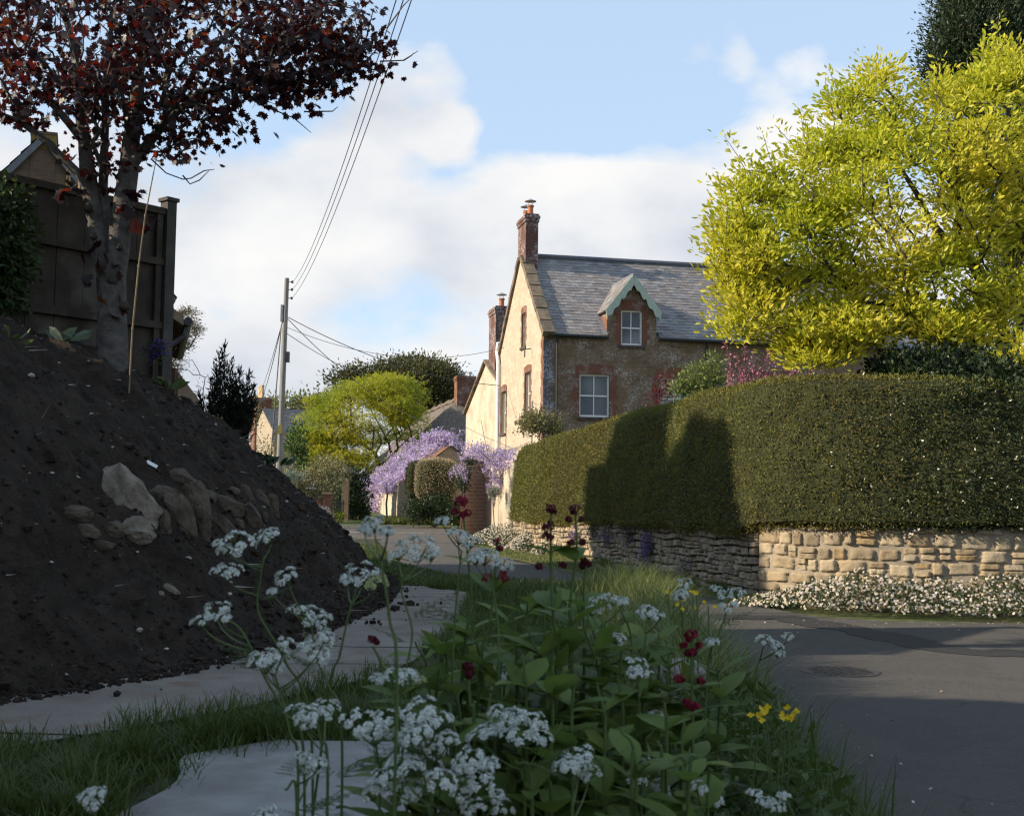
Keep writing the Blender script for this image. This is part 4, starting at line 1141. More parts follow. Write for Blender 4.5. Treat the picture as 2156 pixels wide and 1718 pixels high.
def stones(mb_parts, s0, s1, z0, top, hrange, lrange, depth, bulge, gap, mapf, seed, ns=5, irr=.25):
    r = np.random.default_rng(seed); z = z0
    rows = []
    while z < 2:
        h = r.uniform(*hrange); rows.append((z, h)); z += h
    for (z, h) in rows:
        s = s0 + r.uniform(-.1, 0)
        while s < s1:
            l = r.uniform(*lrange); a, b = max(s, s0) + gap, min(s + l, s1) - gap; s += l
            if b - a < .05: continue
            hh = h
            tp = top((a + b) / 2)
            if z + .03 > tp: continue
            z1 = min(z + hh, tp)
            if r.random() < .22 and h > hrange[0] * 1.25: z1 = z + (z1 - z) * .5; todo = [(z, z1), (z1, min(z + hh, tp))]
            else: todo = [(z, z1)]
            for (zb_, z1) in todo:
                n, m = ns, ns
                U, Vv = np.meshgrid(np.linspace(-1, 1, n), np.linspace(-1, 1, m), indexing='ij')
                edge = np.maximum(np.abs(U), np.abs(Vv)); fall = 1 - edge ** 9
                jx = 1 + irr * .35 * r.normal(size=U.shape).clip(-1, 1) * (edge < 2); jz = 1 + irr * .35 * r.normal(size=U.shape).clip(-1, 1)
                cs, cz = (a + b) / 2, (zb_ + gap * .6 + z1 - gap * .6) / 2
                rnd = np.clip(1.12 - .16 * (np.abs(U * Vv) ** 3) * r.uniform(.8, 1.8), .82, 1.0)
                tilt = r.uniform(-.06, .06)
                su = cs + U * (b - a) / 2 * jx * rnd; zz = cz + Vv * (z1 - zb_ - gap * 1.2) / 2 * jz * rnd + tilt * U * (b - a) / 2
                zz = zz + .018 * math.sin(cs * 2.3 + zb_ * 9) + .012 * math.sin(cs * 5.1)
                fr = fbm(np.stack([su * 9, zz * 9, su * 0 + seed], -1), 3)
                out = depth * (fall > .01) + fall * bulge * r.uniform(.2, 1.3) + .016 * fr * (fall > .01) - (fall <= .01) * .035 + r.uniform(-.012, .022) + U * r.uniform(-.012, .012) + Vv * r.uniform(-.01, .01)
                pts = np.stack([mapf(x_, o_, z_) for x_, o_, z_ in zip(su.ravel(), out.ravel(), zz.ravel())])
                i = np.arange(n * m).reshape(n, m)
                F_ = np.stack([i[:-1, :-1], i[1:, :-1], i[1:, 1:], i[:-1, 1:]], -1).reshape(-1, 4)
                mb_parts.append((pts, F_.ravel(), np.full(len(F_), 4)))
def wmap(s, o, z):
    q = wxy(s); n = wnorm(s); return np.array([q[0] + n[0] * o, q[1] + n[1] * o, z])
def wall_core(mb, s0, s1, out, dz, th=.4, z0=-.06):
    n = max(2, int((s1 - s0) / .25)); S = np.linspace(s0, s1, n)
    f = np.array([[wmap(s, out, z0), wmap(s, out, wtop(s) + dz), wmap(s, out - th, wtop(s) + dz), wmap(s, out - th, z0)] for s in S]); mb.grid(f)
wc = wmap((0 + S_C) / 2, -.2, -.06)
dry = thing('dry_stone_wall', 'long dry stone wall of small pale stones under the hedge, purple flowers growing in it', 'wall', wc)
pr = []; stones(pr, 0, S_C, -.05, wtop, (.085, .165), (.09, .27), .0, .03, .007, wmap, 3, 7, .26)
leaf_obj('stonework', pr, M_dstone, dry)
mb = MB(); wall_core(mb, 0, S_C, -.03, -.03); mb.build('core', M_gap, dry)
wc = wmap((WL + S_C) / 2, -.2, -.06)
mor = thing('mortared_stone_wall', 'mortared golden stone wall of larger blocks above the daisies, right of the dry stone', 'wall', wc)
pr = []; stones(pr, S_C, WL, -.05, wtop, (.10, .22), (.14, .46), .016, .026, .006, wmap, 9, 9, .24)
leaf_obj('stonework', pr, M_wstone, mor, smooth=True)
mb = MB(); wall_core(mb, S_C + .0, WL, .006, .0, .45); mb.build('mortar', M_mort, mor)

# garden ground behind the wall
inner = [wmap(s, -.3, 0) for s in np.linspace(0, WL, 50)]
mb = MB(); gr = []
for p in inner: gr.append([(p[0], p[1], .93), (p[0] * .5 + 20, p[1] * .6 + 20, .95), (40, 64, 1.0)])
mb.grid(np.array(gr)); mb.quad((.3, 34.6, .93), (40, 64, 1.0), (-1.5, 46, .9), (-.3, 42.5, .93)); mb.quad((.3, 34.6, .93), (7, 35, .95), (40, 64, 1.0), (40, 64.01, 1.0))
o = mb.build('garden_ground', M_earth, loc=(0, 0, 0)); tag(o, kind='structure')

# ------------------------------------------------------------------ clipped hedge on the wall
HT = lambda s: np.interp(s, [0, s_at(1120), s_at(1180), s_at(1240), s_at(1400), s_at(1590), s_at(1700), s_at(1850), WL], [2.86, 2.96, 3.04, 3.13, 3.28, 3.29, 3.30, 3.25, 3.02])
HB = lambda s: np.interp(s, [0, s_at(1240), s_at(1400), s_at(1560), s_at(1640), WL], [.74, .88, .90, .90, 1.04, 1.14])
HS0 = .35
prof = []      # closed cross-section: (outward, 0 bottom .. 1 top)
for k in range(46):
    a = k / 45
    if a < .08: prof.append((-.55 + a / .08 * .55, .0 + .0))
    elif a < .58: f = (a - .08) / .5; prof.append((.20 - .22 * f + .06 * math.sin(f * PI), .03 + .88 * f))
    elif a < .68: f = (a - .58) / .10; an = f * PI / 2; prof.append((-.02 - .3 * (1 - math.cos(an)), .91 + .09 * math.sin(an)))
    elif a < .86: f = (a - .68) / .18; prof.append((-.32 - .9 * f, 1.0))
    else: f = (a - .86) / .14; prof.append((-1.25, 1.0 - .95 * f))
prof = np.array(prof)
Sg = np.concatenate([HS0 + np.linspace(0, .9, 14) ** 1.0, np.linspace(HS0 + 1.0, WL, 230)])
rows = []
for s in Sg:
    e = min(1.0, ((s - HS0) / .9)); rd = math.sqrt(max(0, 1 - (1 - e) ** 2))
    zb, zt_ = HB(s), HT(s); row = []
    for (o_, f) in prof:
        oo = -.52 + (o_ + .52) * max(rd, .02) * (1 if e < 1 else 1)
        zz = zb + (zt_ - zb) * (.5 + (f - .5) * (.35 + .65 * rd))
        row.append(wmap(s, oo, zz))
    rows.append(row)
HG = np.array(rows)
q = HG.reshape(-1, 3); cen = np.array([wmap(s, -.52, (HB(s) + HT(s)) / 2) for s in Sg]); dirv = unit(HG - cen[:, None, :])
nzv = .06 * fbm(HG * .8, 3) + .022 * fbm(HG * 3.5, 3)
HG = HG + dirv * nzv[..., None]
hb = wmap(WL * .5, -.5, .9)
hedge = thing('clipped_hedge', 'big clipped yew hedge, sunlit olive green, with a dark shadow across its middle', 'hedge', hb)
n_, m_ = HG.shape[:2]; i = np.arange(n_ * m_).reshape(n_, m_)
HF = np.stack([i[:-1, :-1], i[1:, :-1], i[1:, 1:], i[:-1, 1:]], -1).reshape(-1, 4)
M_hcore = m_noise('hedge_inner', (.018, .022, .008), (.04, .046, .016), 5, .95, .8, 30, .04)
link('branches', npmesh('branches', (HG - dirv * .05).reshape(-1, 3) - hb, HF.ravel(), np.full(len(HF), 4)), M_hcore, hedge)
NH = 230000
p, nn = sample_tris(HG.reshape(-1, 3), HF, NH)
# keep what faces lane, top or end; sprigs near the camera are smaller so the texture stays fine
dirp = unit(p - np.array([wmap(s_, -.52, 2.0) for s_ in ws[np.argmin(np.abs(ws[None, ::6] - 0), axis=1)]])) if False else nn
if (dirp[:, 2].mean() < -.2): nn = -nn
cdir = unit(p - cen[np.clip(np.searchsorted(Sg, 0) * 0 + np.argmin(np.abs(p[:, None, 0] - cen[None, ::8, 0]) + np.abs(p[:, None, 1] - cen[None, ::8, 1]), axis=1) * 8, 0, len(cen) - 1)])
nn = np.where((nn * cdir).sum(1, keepdims=True) < 0, -nn, nn)
keep = (p[:, 1] < 40) & ~((nn[:, 1] > .35) & (nn[:, 2] < .3))
p, nn = p[keep], nn[keep]
p = p + nn * (rng.normal(-.005, .022, (len(p), 1)) + (rng.random((len(p), 1)) < .015) * rng.uniform(.02, .09, (len(p), 1))) 
al = unit(nn * .55 + .6 * rng.normal(size=nn.shape) + np.array([0, 0, .45]))
sz = rng.uniform(.022, .055, len(p)) * (1 + .3 * np.clip((p[:, 1] - 17) / 17, 0, 1))
fx = fbm(p * 1.1, 2)
right = p[:, 0] > 4.6
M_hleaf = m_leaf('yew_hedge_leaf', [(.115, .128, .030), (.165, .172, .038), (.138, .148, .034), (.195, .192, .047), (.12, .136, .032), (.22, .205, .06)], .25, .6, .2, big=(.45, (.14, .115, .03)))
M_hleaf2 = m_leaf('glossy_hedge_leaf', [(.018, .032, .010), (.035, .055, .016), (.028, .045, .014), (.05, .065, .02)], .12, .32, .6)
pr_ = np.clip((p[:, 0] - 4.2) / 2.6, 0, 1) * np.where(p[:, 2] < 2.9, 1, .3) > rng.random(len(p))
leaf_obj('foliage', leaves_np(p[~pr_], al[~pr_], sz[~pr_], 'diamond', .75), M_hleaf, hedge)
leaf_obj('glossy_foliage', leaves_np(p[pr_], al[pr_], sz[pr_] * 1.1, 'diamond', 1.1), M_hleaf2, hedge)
# pale flecks near the right end: painted leaf glints along with small white blossom
k = (p[:, 0] > 4.3) & (p[:, 2] < 2.3 - .15 * (8 - p[:, 0]).clip(0, 4)) & (p[:, 2] > 1.25) & (rng.random(len(p)) < .013 * np.clip((p[:, 0] - 4.0) / 2.0, 0, 1))
M_wblos_glint = m_leaf('white_blossom_and_glint', [(.36, .37, .28), (.26, .28, .2), (.44, .43, .36)], .2, .6, .2)
leaf_obj('blossom', leaves_np(p[k] + nn[k] * .03, al[k], rng.uniform(.025, .05, k.sum()), 'penta', 1.0, nn[k], .6), M_wblos_glint, hedge)

# ------------------------------------------------------------------ golden magnolia-like tree
M_bark = m_noise('dark_bark', (.035, .03, .025), (.075, .065, .055), 6, .9, .7, 30, .015, c3=(.10, .10, .08), s3=3)
M_mag = m_leaf('golden_leaf', [(.46, .45, .025), (.66, .59, .045), (.56, .52, .035), (.74, .64, .11), (.40, .42, .025), (.68, .60, .10)], .46, .42, .35, big=(.5, (.38, .45, .022)))
E = [(1905, 430, 215, 190, 19, 2.0, 230), (1650, 530, 130, 110, 18.6, 1.2, 110), (1575, 560, 60, 60, 18.3, .6, 34), (1562, 480, 44, 80, 18.4, .5, 26), (1590, 390, 62, 40, 18.6, .5, 22), (1640, 680, 130, 50, 18.4, .8, 60), (1575, 640, 60, 28, 18.2, .5, 18), (1725, 750, 60, 34, 18, .5, 30), (1800, 715, 60, 40, 18.1, .6, 30), (1985, 695, 80, 40, 18.3, .7, 46), (2060, 700, 60, 60, 18.6, .7, 34), (2085, 300, 130, 150, 19, 1.6, 110),
     (1835, 260, 75, 120, 19.2, .9, 56), (1852, 150, 22, 50, 19.2, .3, 10), (1775, 235, 25, 40, 19, .3, 8), (2125, 145, 60, 55, 19, .8, 34), (2000, 200, 60, 40, 19, .6, 22), (1715, 405, 90, 90, 18.8, 1.0, 50), (1750, 700, 90, 55, 18.2, .7, 44), (2000, 610, 150, 100, 18.6, 1.2, 60), (1850, 640, 110, 70, 18.3, .9, 44),
     (2120, 560, 70, 130, 18.5, 1.0, 44), (2145, 760, 38, 50, 17.6, .4, 18), (1695, 735, 45, 30, 18, .4, 14), (1740, 320, 40, 50, 18.9, .5, 16), (2200, 350, 140, 260, 19, 1.6, 90), (2135, 860, 30, 30, 17.4, .3, 8), (1546, 555, 28, 110, 18.2, .4, 20)]
tips = ell_pts([(a_, b_, c_ * .99, d_ * 1.02, e_, f_, int(n__ * .92)) for a_, b_, c_, d_, e_, f_, n__ in E], .55)
def TP(*a): return [tuple(P(x, y, Y)) + (r,) for x, y, Y, r in a]
mb0 = P(2120, 830, 19.2); mb0[2] = .95
tr = [[tuple(mb0) + (.17,)] + TP((2125, 760, 19.2, .15), (2095, 640, 19.1, .12), (2050, 560, 19, .085), (1960, 470, 19, .06), (1900, 360, 19, .035)),
      TP((2125, 760, 19.2, .13), (2020, 735, 18.9, .09), (1900, 690, 18.6, .065), (1780, 610, 18.5, .045), (1660, 560, 18.4, .025)),
      TP((2020, 735, 18.9, .07), (1990, 700, 18.7, .06), (1880, 640, 18.5, .04), (1760, 640, 18.4, .022)),
      TP((2095, 640, 19.1, .1), (2140, 520, 19.2, .075), (2150, 350, 19.1, .05), (2120, 220, 19, .03)),
      TP((2125, 760, 19.2, .10), (2180, 600, 19.4, .08), (2230, 400, 19.3, .05))]
mag = thing('golden_tree', 'large spreading tree with bright yellow-green leaves rising behind the hedge at right', 'tree', tuple(mb0))
g = grow(tr, tips, step=.4, r_tip=.0075, expo=.46, wob=.16); branch_mesh('trunk', g[0], g[1], g[2], M_bark, mag)
extra = []
for tn in g[3]:
    par_ = g[1][tn]; extra += [g[0][tn], g[0][tn] * .5 + g[0][par_] * .5]
extra = np.array(extra)
cm = np.array(P(1900, 520, 19)); sh = []; spr = []
for k in rng.choice(len(tips), 150, replace=False):
    q_ = tips[k]; dv_ = unit(q_ - cm) * .7 + np.array([0, -.1, .75]); dv_ = unit(dv_ + .3 * rng.normal(size=3)); L_ = rng.uniform(.25, .75); spr.append((q_ - dv_ * .1, q_ + dv_ * L_))
    for f in np.linspace(.2, 1, 5): sh.append(q_ + dv_ * L_ * f)
ns_l = 24; p = np.repeat(extra, ns_l, axis=0); d = rng.normal(size=p.shape) * np.array([1, 1, .32]); p = p + d * .19; d = unit(d); p2, d2 = around(np.array(sh), 7, .055, .9); p = np.vstack([p, p2]); d = np.vstack([d, d2])
p[:, 2] += .03
d = unit(d * np.array([1, 1, .6]) + np.array([0, 0, .55]) + .3 * rng.normal(size=d.shape))
leaf_obj('crown', leaves_np(p, d, rng.uniform(.065, .14, len(p)), 'oval', .85), M_mag, mag)
mb = MB()
for a_, b_ in spr: mb.tube([a_, a_ * .5 + b_ * .5 + rng.normal(size=3) * .02, b_], [.008, .006, .004], 4, False)
mb.build('sprays', M_bark, mag, uv=False)

# ------------------------------------------------------------------ dark yew behind it
M_yew = m_leaf('yew_leaf', [(.012, .024, .009), (.022, .042, .014), (.017, .033, .011), (.032, .05, .017)], .12, .5, .3)
E = [(2085, 60, 115, 130, 29, 2.0, 520), (2160, 200, 170, 200, 29, 2.4, 480), (2010, 140, 52, 60, 28.5, 1, 120), (2190, 480, 90, 240, 28, 2, 330), (2060, -60, 70, 120, 29, 1.5, 130), (2150, -140, 130, 160, 29, 2.0, 200)]
tips = ell_pts(E, .7); yb = P(2190, 800, 29); yb[2] = .95
tr = [[tuple(yb) + (.4,)] + TP((2190, 600, 29, .33), (2170, 300, 29, .2), (2110, 0, 29, .08))]
leafy('dark_yew_tree', 'tall dark yew towering at the top right corner behind the golden tree', 'tree', tuple(yb), tips, 60, .24, .12, M_yew, 'diamond', .6, .6, tr, M_bark, tk=dict(step=.9, r_tip=.012, wob=.1), flat=1.0)

# ------------------------------------------------------------------ purple maple on the soil bank
t = NT('purple_maple_leaf'); isl = t.island()
c = t.ramp(isl, [(0, (.009, .006, .008)), (.35, (.014, .007, .010)), (.7, (.011, .006, .009)), (.90, (.024, .009, .008)), (1, (.045, .014, .009))])
tr_ = t.n('ShaderNodeBsdfTranslucent'); t.t.links.new(t.ramp(isl, [(0, (.05, .008, .008)), (.6, (.09, .010, .008)), (.86, (.12, .013, .008)), (.94, (.34, .04, .012)), (1, (.46, .10, .015))]), tr_.inputs['Color'])
mx = t.t.nodes.new('ShaderNodeMixShader'); mx.inputs[0].default_value = .28
t.t.links.new(t.bsdf(c, .45, None, .32), mx.inputs[1]); t.t.links.new(tr_.outputs[0], mx.inputs[2]); M_map = t.fin(mx.outputs[0])
M_mbark = m_noise('grey_maple_bark', (.05, .046, .04), (.12, .11, .098), 9, .9, .9, 26, .02, c3=(.04, .037, .03), s3=2.5)
E = [(150, 60, 210, 180, 11, 1.7, 300), (420, 70, 220, 150, 11, 1.6, 270), (640, 110, 120, 75, 10.8, .9, 110), (735, 112, 66, 34, 10.7, .5, 36), (680, 180, 50, 20, 10.7, .4, 12), (560, 190, 110, 40, 10.8, .8, 56), (700, 40, 110, 50, 10.8, .8, 70), (420, 235, 90, 30, 10.8, .6, 40), (340, 300, 45, 25, 10.9, .4, 16), (395, 300, 40, 28, 10.8, .3, 12), (50, 222, 80, 30, 10.9, .7, 26), (215, 320, 60, 50, 11, .5, 22), (785, 75, 32, 20, 10.6, .3, 7), (-120, 0, 200, 260, 11, 1.8, 170), (300, -130, 420, 180, 11, 1.9, 260), (250, 190, 150, 70, 11, 1.2, 90), (800, 140, 22, 16, 10.6, .2, 5), (480, 262, 40, 16, 10.8, .3, 8)]
tips = ell_pts(E, .35)
mbz = P(238, 705, 11); gz_ = float(mound_h(np.array([mbz[0]]), np.array([mbz[1]]))[0]); mbz[2] = gz_ - .1
tr = [[tuple(mbz) + (.155,)] + TP((236, 640, 11, .13), (234, 590, 11, .135), (247, 540, 11, .105), (258, 450, 11, .10), (272, 350, 11, .092), (285, 250, 11, .07), (300, 100, 11, .05), (330, -100, 11, .03)),
      TP((234, 590, 11, .11), (212, 540, 11, .085), (203, 470, 11.02, .083), (190, 400, 11.03, .08), (178, 300, 11.05, .06), (160, 150, 11, .04), (120, -60, 11, .025)),
      TP((212, 540, 11.0, .05), (222, 440, 11.06, .045), (218, 330, 11.1, .042), (222, 200, 11.1, .035), (235, 20, 11.1, .02)),
      TP((272, 350, 11, .06), (300, 318, 10.95, .052), (345, 262, 10.9, .04), (420, 195, 10.85, .032), (560, 170, 10.8, .022), (700, 135, 10.7, .012)),
      TP((190, 400, 11.03, .05), (165, 365, 11, .04), (100, 300, 10.95, .034), (40, 255, 10.9, .028), (-60, 220, 10.9, .02)),
      TP((345, 262, 10.9, .035), (420, 130, 10.9, .028), (520, 40, 10.9, .02)),
      TP((178, 300, 11.05, .045), (110, 220, 11.1, .035), (20, 130, 11.1, .02))]
mapl = thing('purple_maple', 'twin-stemmed maple with dark purple-red leaves and grey bark on the soil bank', 'tree', tuple(mbz))
g = grow(tr, tips, step=.22, r_tip=.0032, expo=.5, wob=.16); branch_mesh('trunk', g[0], g[1], g[2], M_mbark, mapl)
extra = []
for tn in g[3]:
    a_ = tn; 
    for _ in range(2):
        extra.append(g[0][a_]); a_ = g[1][a_]
extra = np.array(extra)
extra = extra[rng.random(len(extra)) < .95]
p, d = around(extra, 3, .10, .8)
d = unit(d * np.array([1, 1, .4]) + np.array([0, 0, -.75]) + .45 * rng.normal(size=d.shape))
q = leaves_np(p, d, rng.uniform(.04, .092, len(p)), 'maple', 1.0)
# a few leaves sprouting from the stems low down
lo = np.array([P(x + rng.normal() * 14, y + rng.normal() * 10, 10.9) for x, y, k in ((205, 530, 5), (240, 555, 5), (160, 400, 6), (262, 430, 4), (290, 400, 4), (290, 470, 4), (195, 580, 3), (235, 640, 5), (225, 690, 4), (250, 620, 3), (140, 410, 3), (285, 440, 3)) for _ in range(k)])
d2 = unit(rng.normal(size=lo.shape) * np.array([1, 1, .4]) + np.array([0, 0, -.6]))
leaf_obj('crown', [q, leaves_np(lo, d2, rng.uniform(.08, .15, len(lo)), 'maple')], M_map, mapl)
mb = MB()
# bare drooping twigs right of the trunk
for pts in (((318, 335), (350, 365), (385, 378), (402, 376), (430, 360), (452, 357)), ((385, 370), (400, 388), (420, 380), (440, 360)), ((560, 225), (620, 250), (655, 280)), ((640, 236), (700, 235), (712, 225)), ((800, 130), (850, 128), (880, 108)), ((815, 60), (850, 12), (872, -10)), ((850, 128), (866, 118), (872, 112))):
    mb = MB(); mb.tube([P(x, y, 10.8) for x, y in pts], [.008] + [.006] * (len(pts) - 2) + [.003], 5); mb.build('bare_twig', M_mbark, mapl)
for (x, y, r_) in ((186, 438, .04), (197, 498, .03), (236, 590, .05), (262, 645, .045), (252, 520, .03)):
    q_ = P(x, y, 10.9); mb = MB(); mb.lathe(q_ - np.array([0, 0, r_]), [(.02, 0), (r_, r_ * .5), (r_ * 1.1, r_), (r_ * .8, r_ * 1.6), (.02, r_ * 2)], 8); mb.build('bark_knot', M_gap, mapl, smooth=True)

# ------------------------------------------------------------------ background trees and shrubs
M_rob = m_leaf('golden_feather_leaf', [(.34, .36, .025), (.50, .47, .035), (.42, .42, .028), (.58, .52, .06), (.28, .32, .022)], .45, .45, .3, big=(.25, (.17, .27, .02)))
E = [(760, 870, 105, 75, 73, 2.6, 230), (690, 905, 62, 58, 72.5, 2, 120), (830, 840, 62, 52, 73, 2, 110), (720, 945, 80, 38, 72, 2, 90), (660, 940, 32, 36, 72, 1.2, 36), (860, 895, 32, 42, 73, 1.5, 40), (800, 815, 60, 30, 73, 1.6, 60), (700, 970, 55, 20, 72, 1.4, 26), (640, 915, 18, 20, 72, .8, 10), (668, 848, 14, 14, 73, .6, 10), (690, 972, 46, 26, 71.7, 1.4, 60), (655, 955, 26, 24, 71.7, 1, 30), (755, 975, 36, 16, 71.7, 1, 30)]
tips = ell_pts([(a_, b_, c_, d_, e_, f_, int(n__ * .8)) for a_, b_, c_, d_, e_, f_, n__ in E], .8)
rb = P(783, 1085, 73); rb[2] = .3
tr = [[tuple(rb) + (.16,)] + TP((783, 1040, 73, .15), (800, 985, 73, .14), (790, 955, 73, .11), (765, 935, 72.7, .08), (720, 900, 72.7, .05)),
      TP((800, 985, 73, .11), (825, 960, 73, .09), (838, 945, 73, .07), (835, 925, 73, .06), (820, 880, 73, .04)), TP((825, 960, 73, .08), (818, 930, 73, .07), (780, 860, 73, .03))]
leafy('golden_lane_tree', 'rounded yellow-green tree with dark forked trunk between the pole and the wisteria', 'tree', tuple(rb), tips, 36, .34, .24, M_rob, 'pinnate', .9, .05, tr, M_bark, tk=dict(step=.8, r_tip=.016, wob=.14), flat=.28)
M_cedar = m_leaf('cedar_leaf', [(.05, .06, .022), (.09, .09, .03), (.07, .075, .026), (.11, .10, .036)], .2, .5, .3)
E = [(885, 800, 62, 42, 100, 5, 220), (920, 825, 34, 40, 99, 3, 90), (840, 790, 40, 26, 100, 3, 60), (895, 850, 60, 24, 99, 3, 70), (740, 800, 34, 6, 98, 1.5, 16), (760, 785, 22, 6, 98, 1, 10), (700, 845, 30, 10, 98, 1.5, 16), (670, 855, 18, 10, 98, 1.5, 10), (775, 820, 40, 20, 99, 2, 30)]
tips = ell_pts(E, .7); cb = P(860, 1000, 100); cb[2] = 1.0
tr = [[tuple(cb) + (.5,)] + TP((860, 900, 100, .4), (870, 820, 100, .2), (885, 770, 100, .1)), TP((860, 900, 100, .25), (780, 850, 99, .15), (740, 800, 98, .05))]
leafy('dark_cedar', 'dark conifer with layered rounded crown beyond the thatched roof', 'tree', tuple(cb), tips, 80, .70, .34, M_cedar, 'diamond', .6, .3, tr, M_bark, tk=dict(step=1.5, r_tip=.03, wob=.08), flat=.55)
M_pale = m_leaf('pale_spring_leaf', [(.14, .17, .06), (.20, .22, .09), (.17, .19, .08)], .4, .5, .2)
E = [(630, 852, 45, 16, 110, 4, 60), (560, 855, 40, 14, 112, 4, 40), (600, 862, 60, 12, 110, 4, 50)]
tips = ell_pts(E, .4); sb = P(610, 960, 110); sb[2] = 1.0
tr = [[tuple(sb) + (.3,)] + TP((612, 900, 110, .2), (620, 860, 110, .08))]
leafy('pale_distant_tree', 'thin pale green tree showing over the far slate roof', 'tree', tuple(sb), tips, 8, .5, .45, M_pale, 'diamond', .8, .4, tr, M_bark, tk=dict(step=1.5, r_tip=.03, wob=.1))
M_pine = m_leaf('pine_needles', [(.10, .085, .045), (.15, .12, .065), (.075, .075, .035), (.18, .15, .09)], .25, .6, .2)
E = [(388, 665, 26, 18, 36, .8, 26), (405, 692, 20, 9, 36, .5, 16), (376, 700, 20, 14, 36, .6, 14), (385, 728, 20, 14, 36, .5, 14), (372, 760, 18, 24, 36, .5, 18), (392, 715, 30, 6, 36, .4, 12), (350, 720, 30, 60, 36, 1, 30)]
tips = ell_pts(E, .4); pbp = P(345, 860, 36); pbp[2] = 1.0
tr = [[tuple(pbp) + (.2,)] + TP((348, 780, 36, .15), (360, 700, 36, .1), (385, 655, 36, .04))]
leafy('brown_tinged_pine', 'loose brown-green pine showing just past the end post of the fence', 'tree', tuple(pbp), tips, 40, .10, .09, M_pine, 'diamond', .4, .2, tr, M_bark, tk=dict(step=.6, r_tip=.008, wob=.14), flat=.55)
# dark juniper on the bank
M_jun = m_leaf('juniper_sprig', [(.010, .014, .009), (.016, .021, .012), (.013, .017, .011), (.022, .027, .016)], .1, .6, .2)
jb = P(482, 905, 17.0); jb[2] = float(mound_h(np.array([jb[0]]), np.array([jb[1]]))[0]) - .05
jt = thing('dark_juniper', 'dark upright juniper bush with spiky shoots on the crest of the soil bank', 'shrub', tuple(jb))
mbs = []; mb = MB()
shoots = [((472, 728), 34), ((487, 760), 26), ((455, 770), 24), ((505, 778), 22), ((445, 800), 20), ((525, 790), 22), ((515, 815), 22), ((533, 815), 20), ((440, 835), 18), ((462, 800), 22), ((490, 810), 24), ((525, 850), 22), ((450, 860), 20), ((475, 850), 24), ((505, 860), 24), ((535, 845), 18), ((480, 890), 24), ((520, 890), 22), ((440, 880), 18), ((462, 745), 20), ((497, 790), 20), ((420, 830), 14)]
pl, al = [], []
for (x, y), k in shoots:
    top = P(x, y, 17 + rng.normal() * .15); n0 = jb + np.array([(top[0] - jb[0]) * .25, 0, .1])
    ctl = n0 * .5 + top * .5 + np.array([(top[0] - jb[0]) * .22, rng.normal() * .08, 0])
    pts = [n0 * (1 - f) ** 2 + 2 * ctl * f * (1 - f) + top * f * f for f in np.linspace(0, 1, 9)]
    mb.tube(pts, list(np.linspace(.014, .004, 9)), 5)
    for f in np.linspace(.03, 1, 120):
        q_ = n0 * (1 - f) ** 2 + 2 * ctl * f * (1 - f) + top * f * f; tn = unit(2 * (1 - f) * (ctl - n0) + 2 * f * (top - ctl))
        for _ in range(4 if f < .8 else 2):
            pl.append(q_ + rng.normal(size=3) * .05 * (1.25 - f)); al.append(tn + rng.normal(size=3) * .55)
mb.build('stems', M_bark, jt); leaf_obj('foliage', leaves_np(np.array(pl), np.array(al), rng.uniform(.05, .13, len(pl)), 'diamond', .35), M_jun, jt)
# thin bare shrub beside it
bb_ = P(432, 850, 19); bb_[2] = float(mound_h(np.array([bb_[0]]), np.array([bb_[1]]))[0]) - .05
M_twig = m_plain('reddish_twig', (.10, .06, .045), .8, .2)
tips = np.array([P(x, y, 19) for x, y in ((405, 758), (398, 760), (415, 775), (408, 790), (395, 778), (422, 790), (432, 795), (440, 790), (385, 780), (430, 810), (415, 810))])
bt = thing('bare_twiggy_shrub', 'thin bare reddish twigs of a leafless shrub left of the dark juniper', 'shrub', tuple(bb_))
g = grow([[tuple(bb_) + (.012,), tuple(P(428, 820, 19)) + (.009,)]], tips, step=.15, r_tip=.0042, wob=.2); branch_mesh('twigs', g[0], g[1], g[2], M_twig, bt)
leaf_obj('buds', leaves_np(*around(tips, 3, .04), rng.uniform(.02, .035, len(tips) * 3), 'diamond'), M_twig, bt)
# low fence in the gap past the bank's crest
q0, q1 = P(376, 783, 17.5), P(425, 850, 24)
lf = thing('low_board_fence', 'low tan board fence running away behind the juniper', 'fence', (q0[0], q0[1], 1.5))
mb = MB()
for k in range(30):
    a_ = q0 * (1 - k / 30) + q1 * (k / 30); b2 = q0 * (1 - (k + .92) / 30) + q1 * ((k + .92) / 30)
    mb.hexa([(a_[0], a_[1], 1.3), (b2[0], b2[1], 1.3), (b2[0] - .02, b2[1], 1.3), (a_[0] - .02, a_[1], 1.3), tuple(a_), tuple(b2), (b2[0] - .02, b2[1], b2[2]), (a_[0] - .02, a_[1], a_[2])])
mb.build('boards', m_plain('tan_boards', (.17, .12, .07), .85, .2, 0, .3), lf)
mb = MB(); mb.box((q0[0] - .14, q0[1] - .1, 1.3), (q0[0] - .02, q0[1] + .04, q0[2] + .05)); mb.build('post', M_soff, lf)

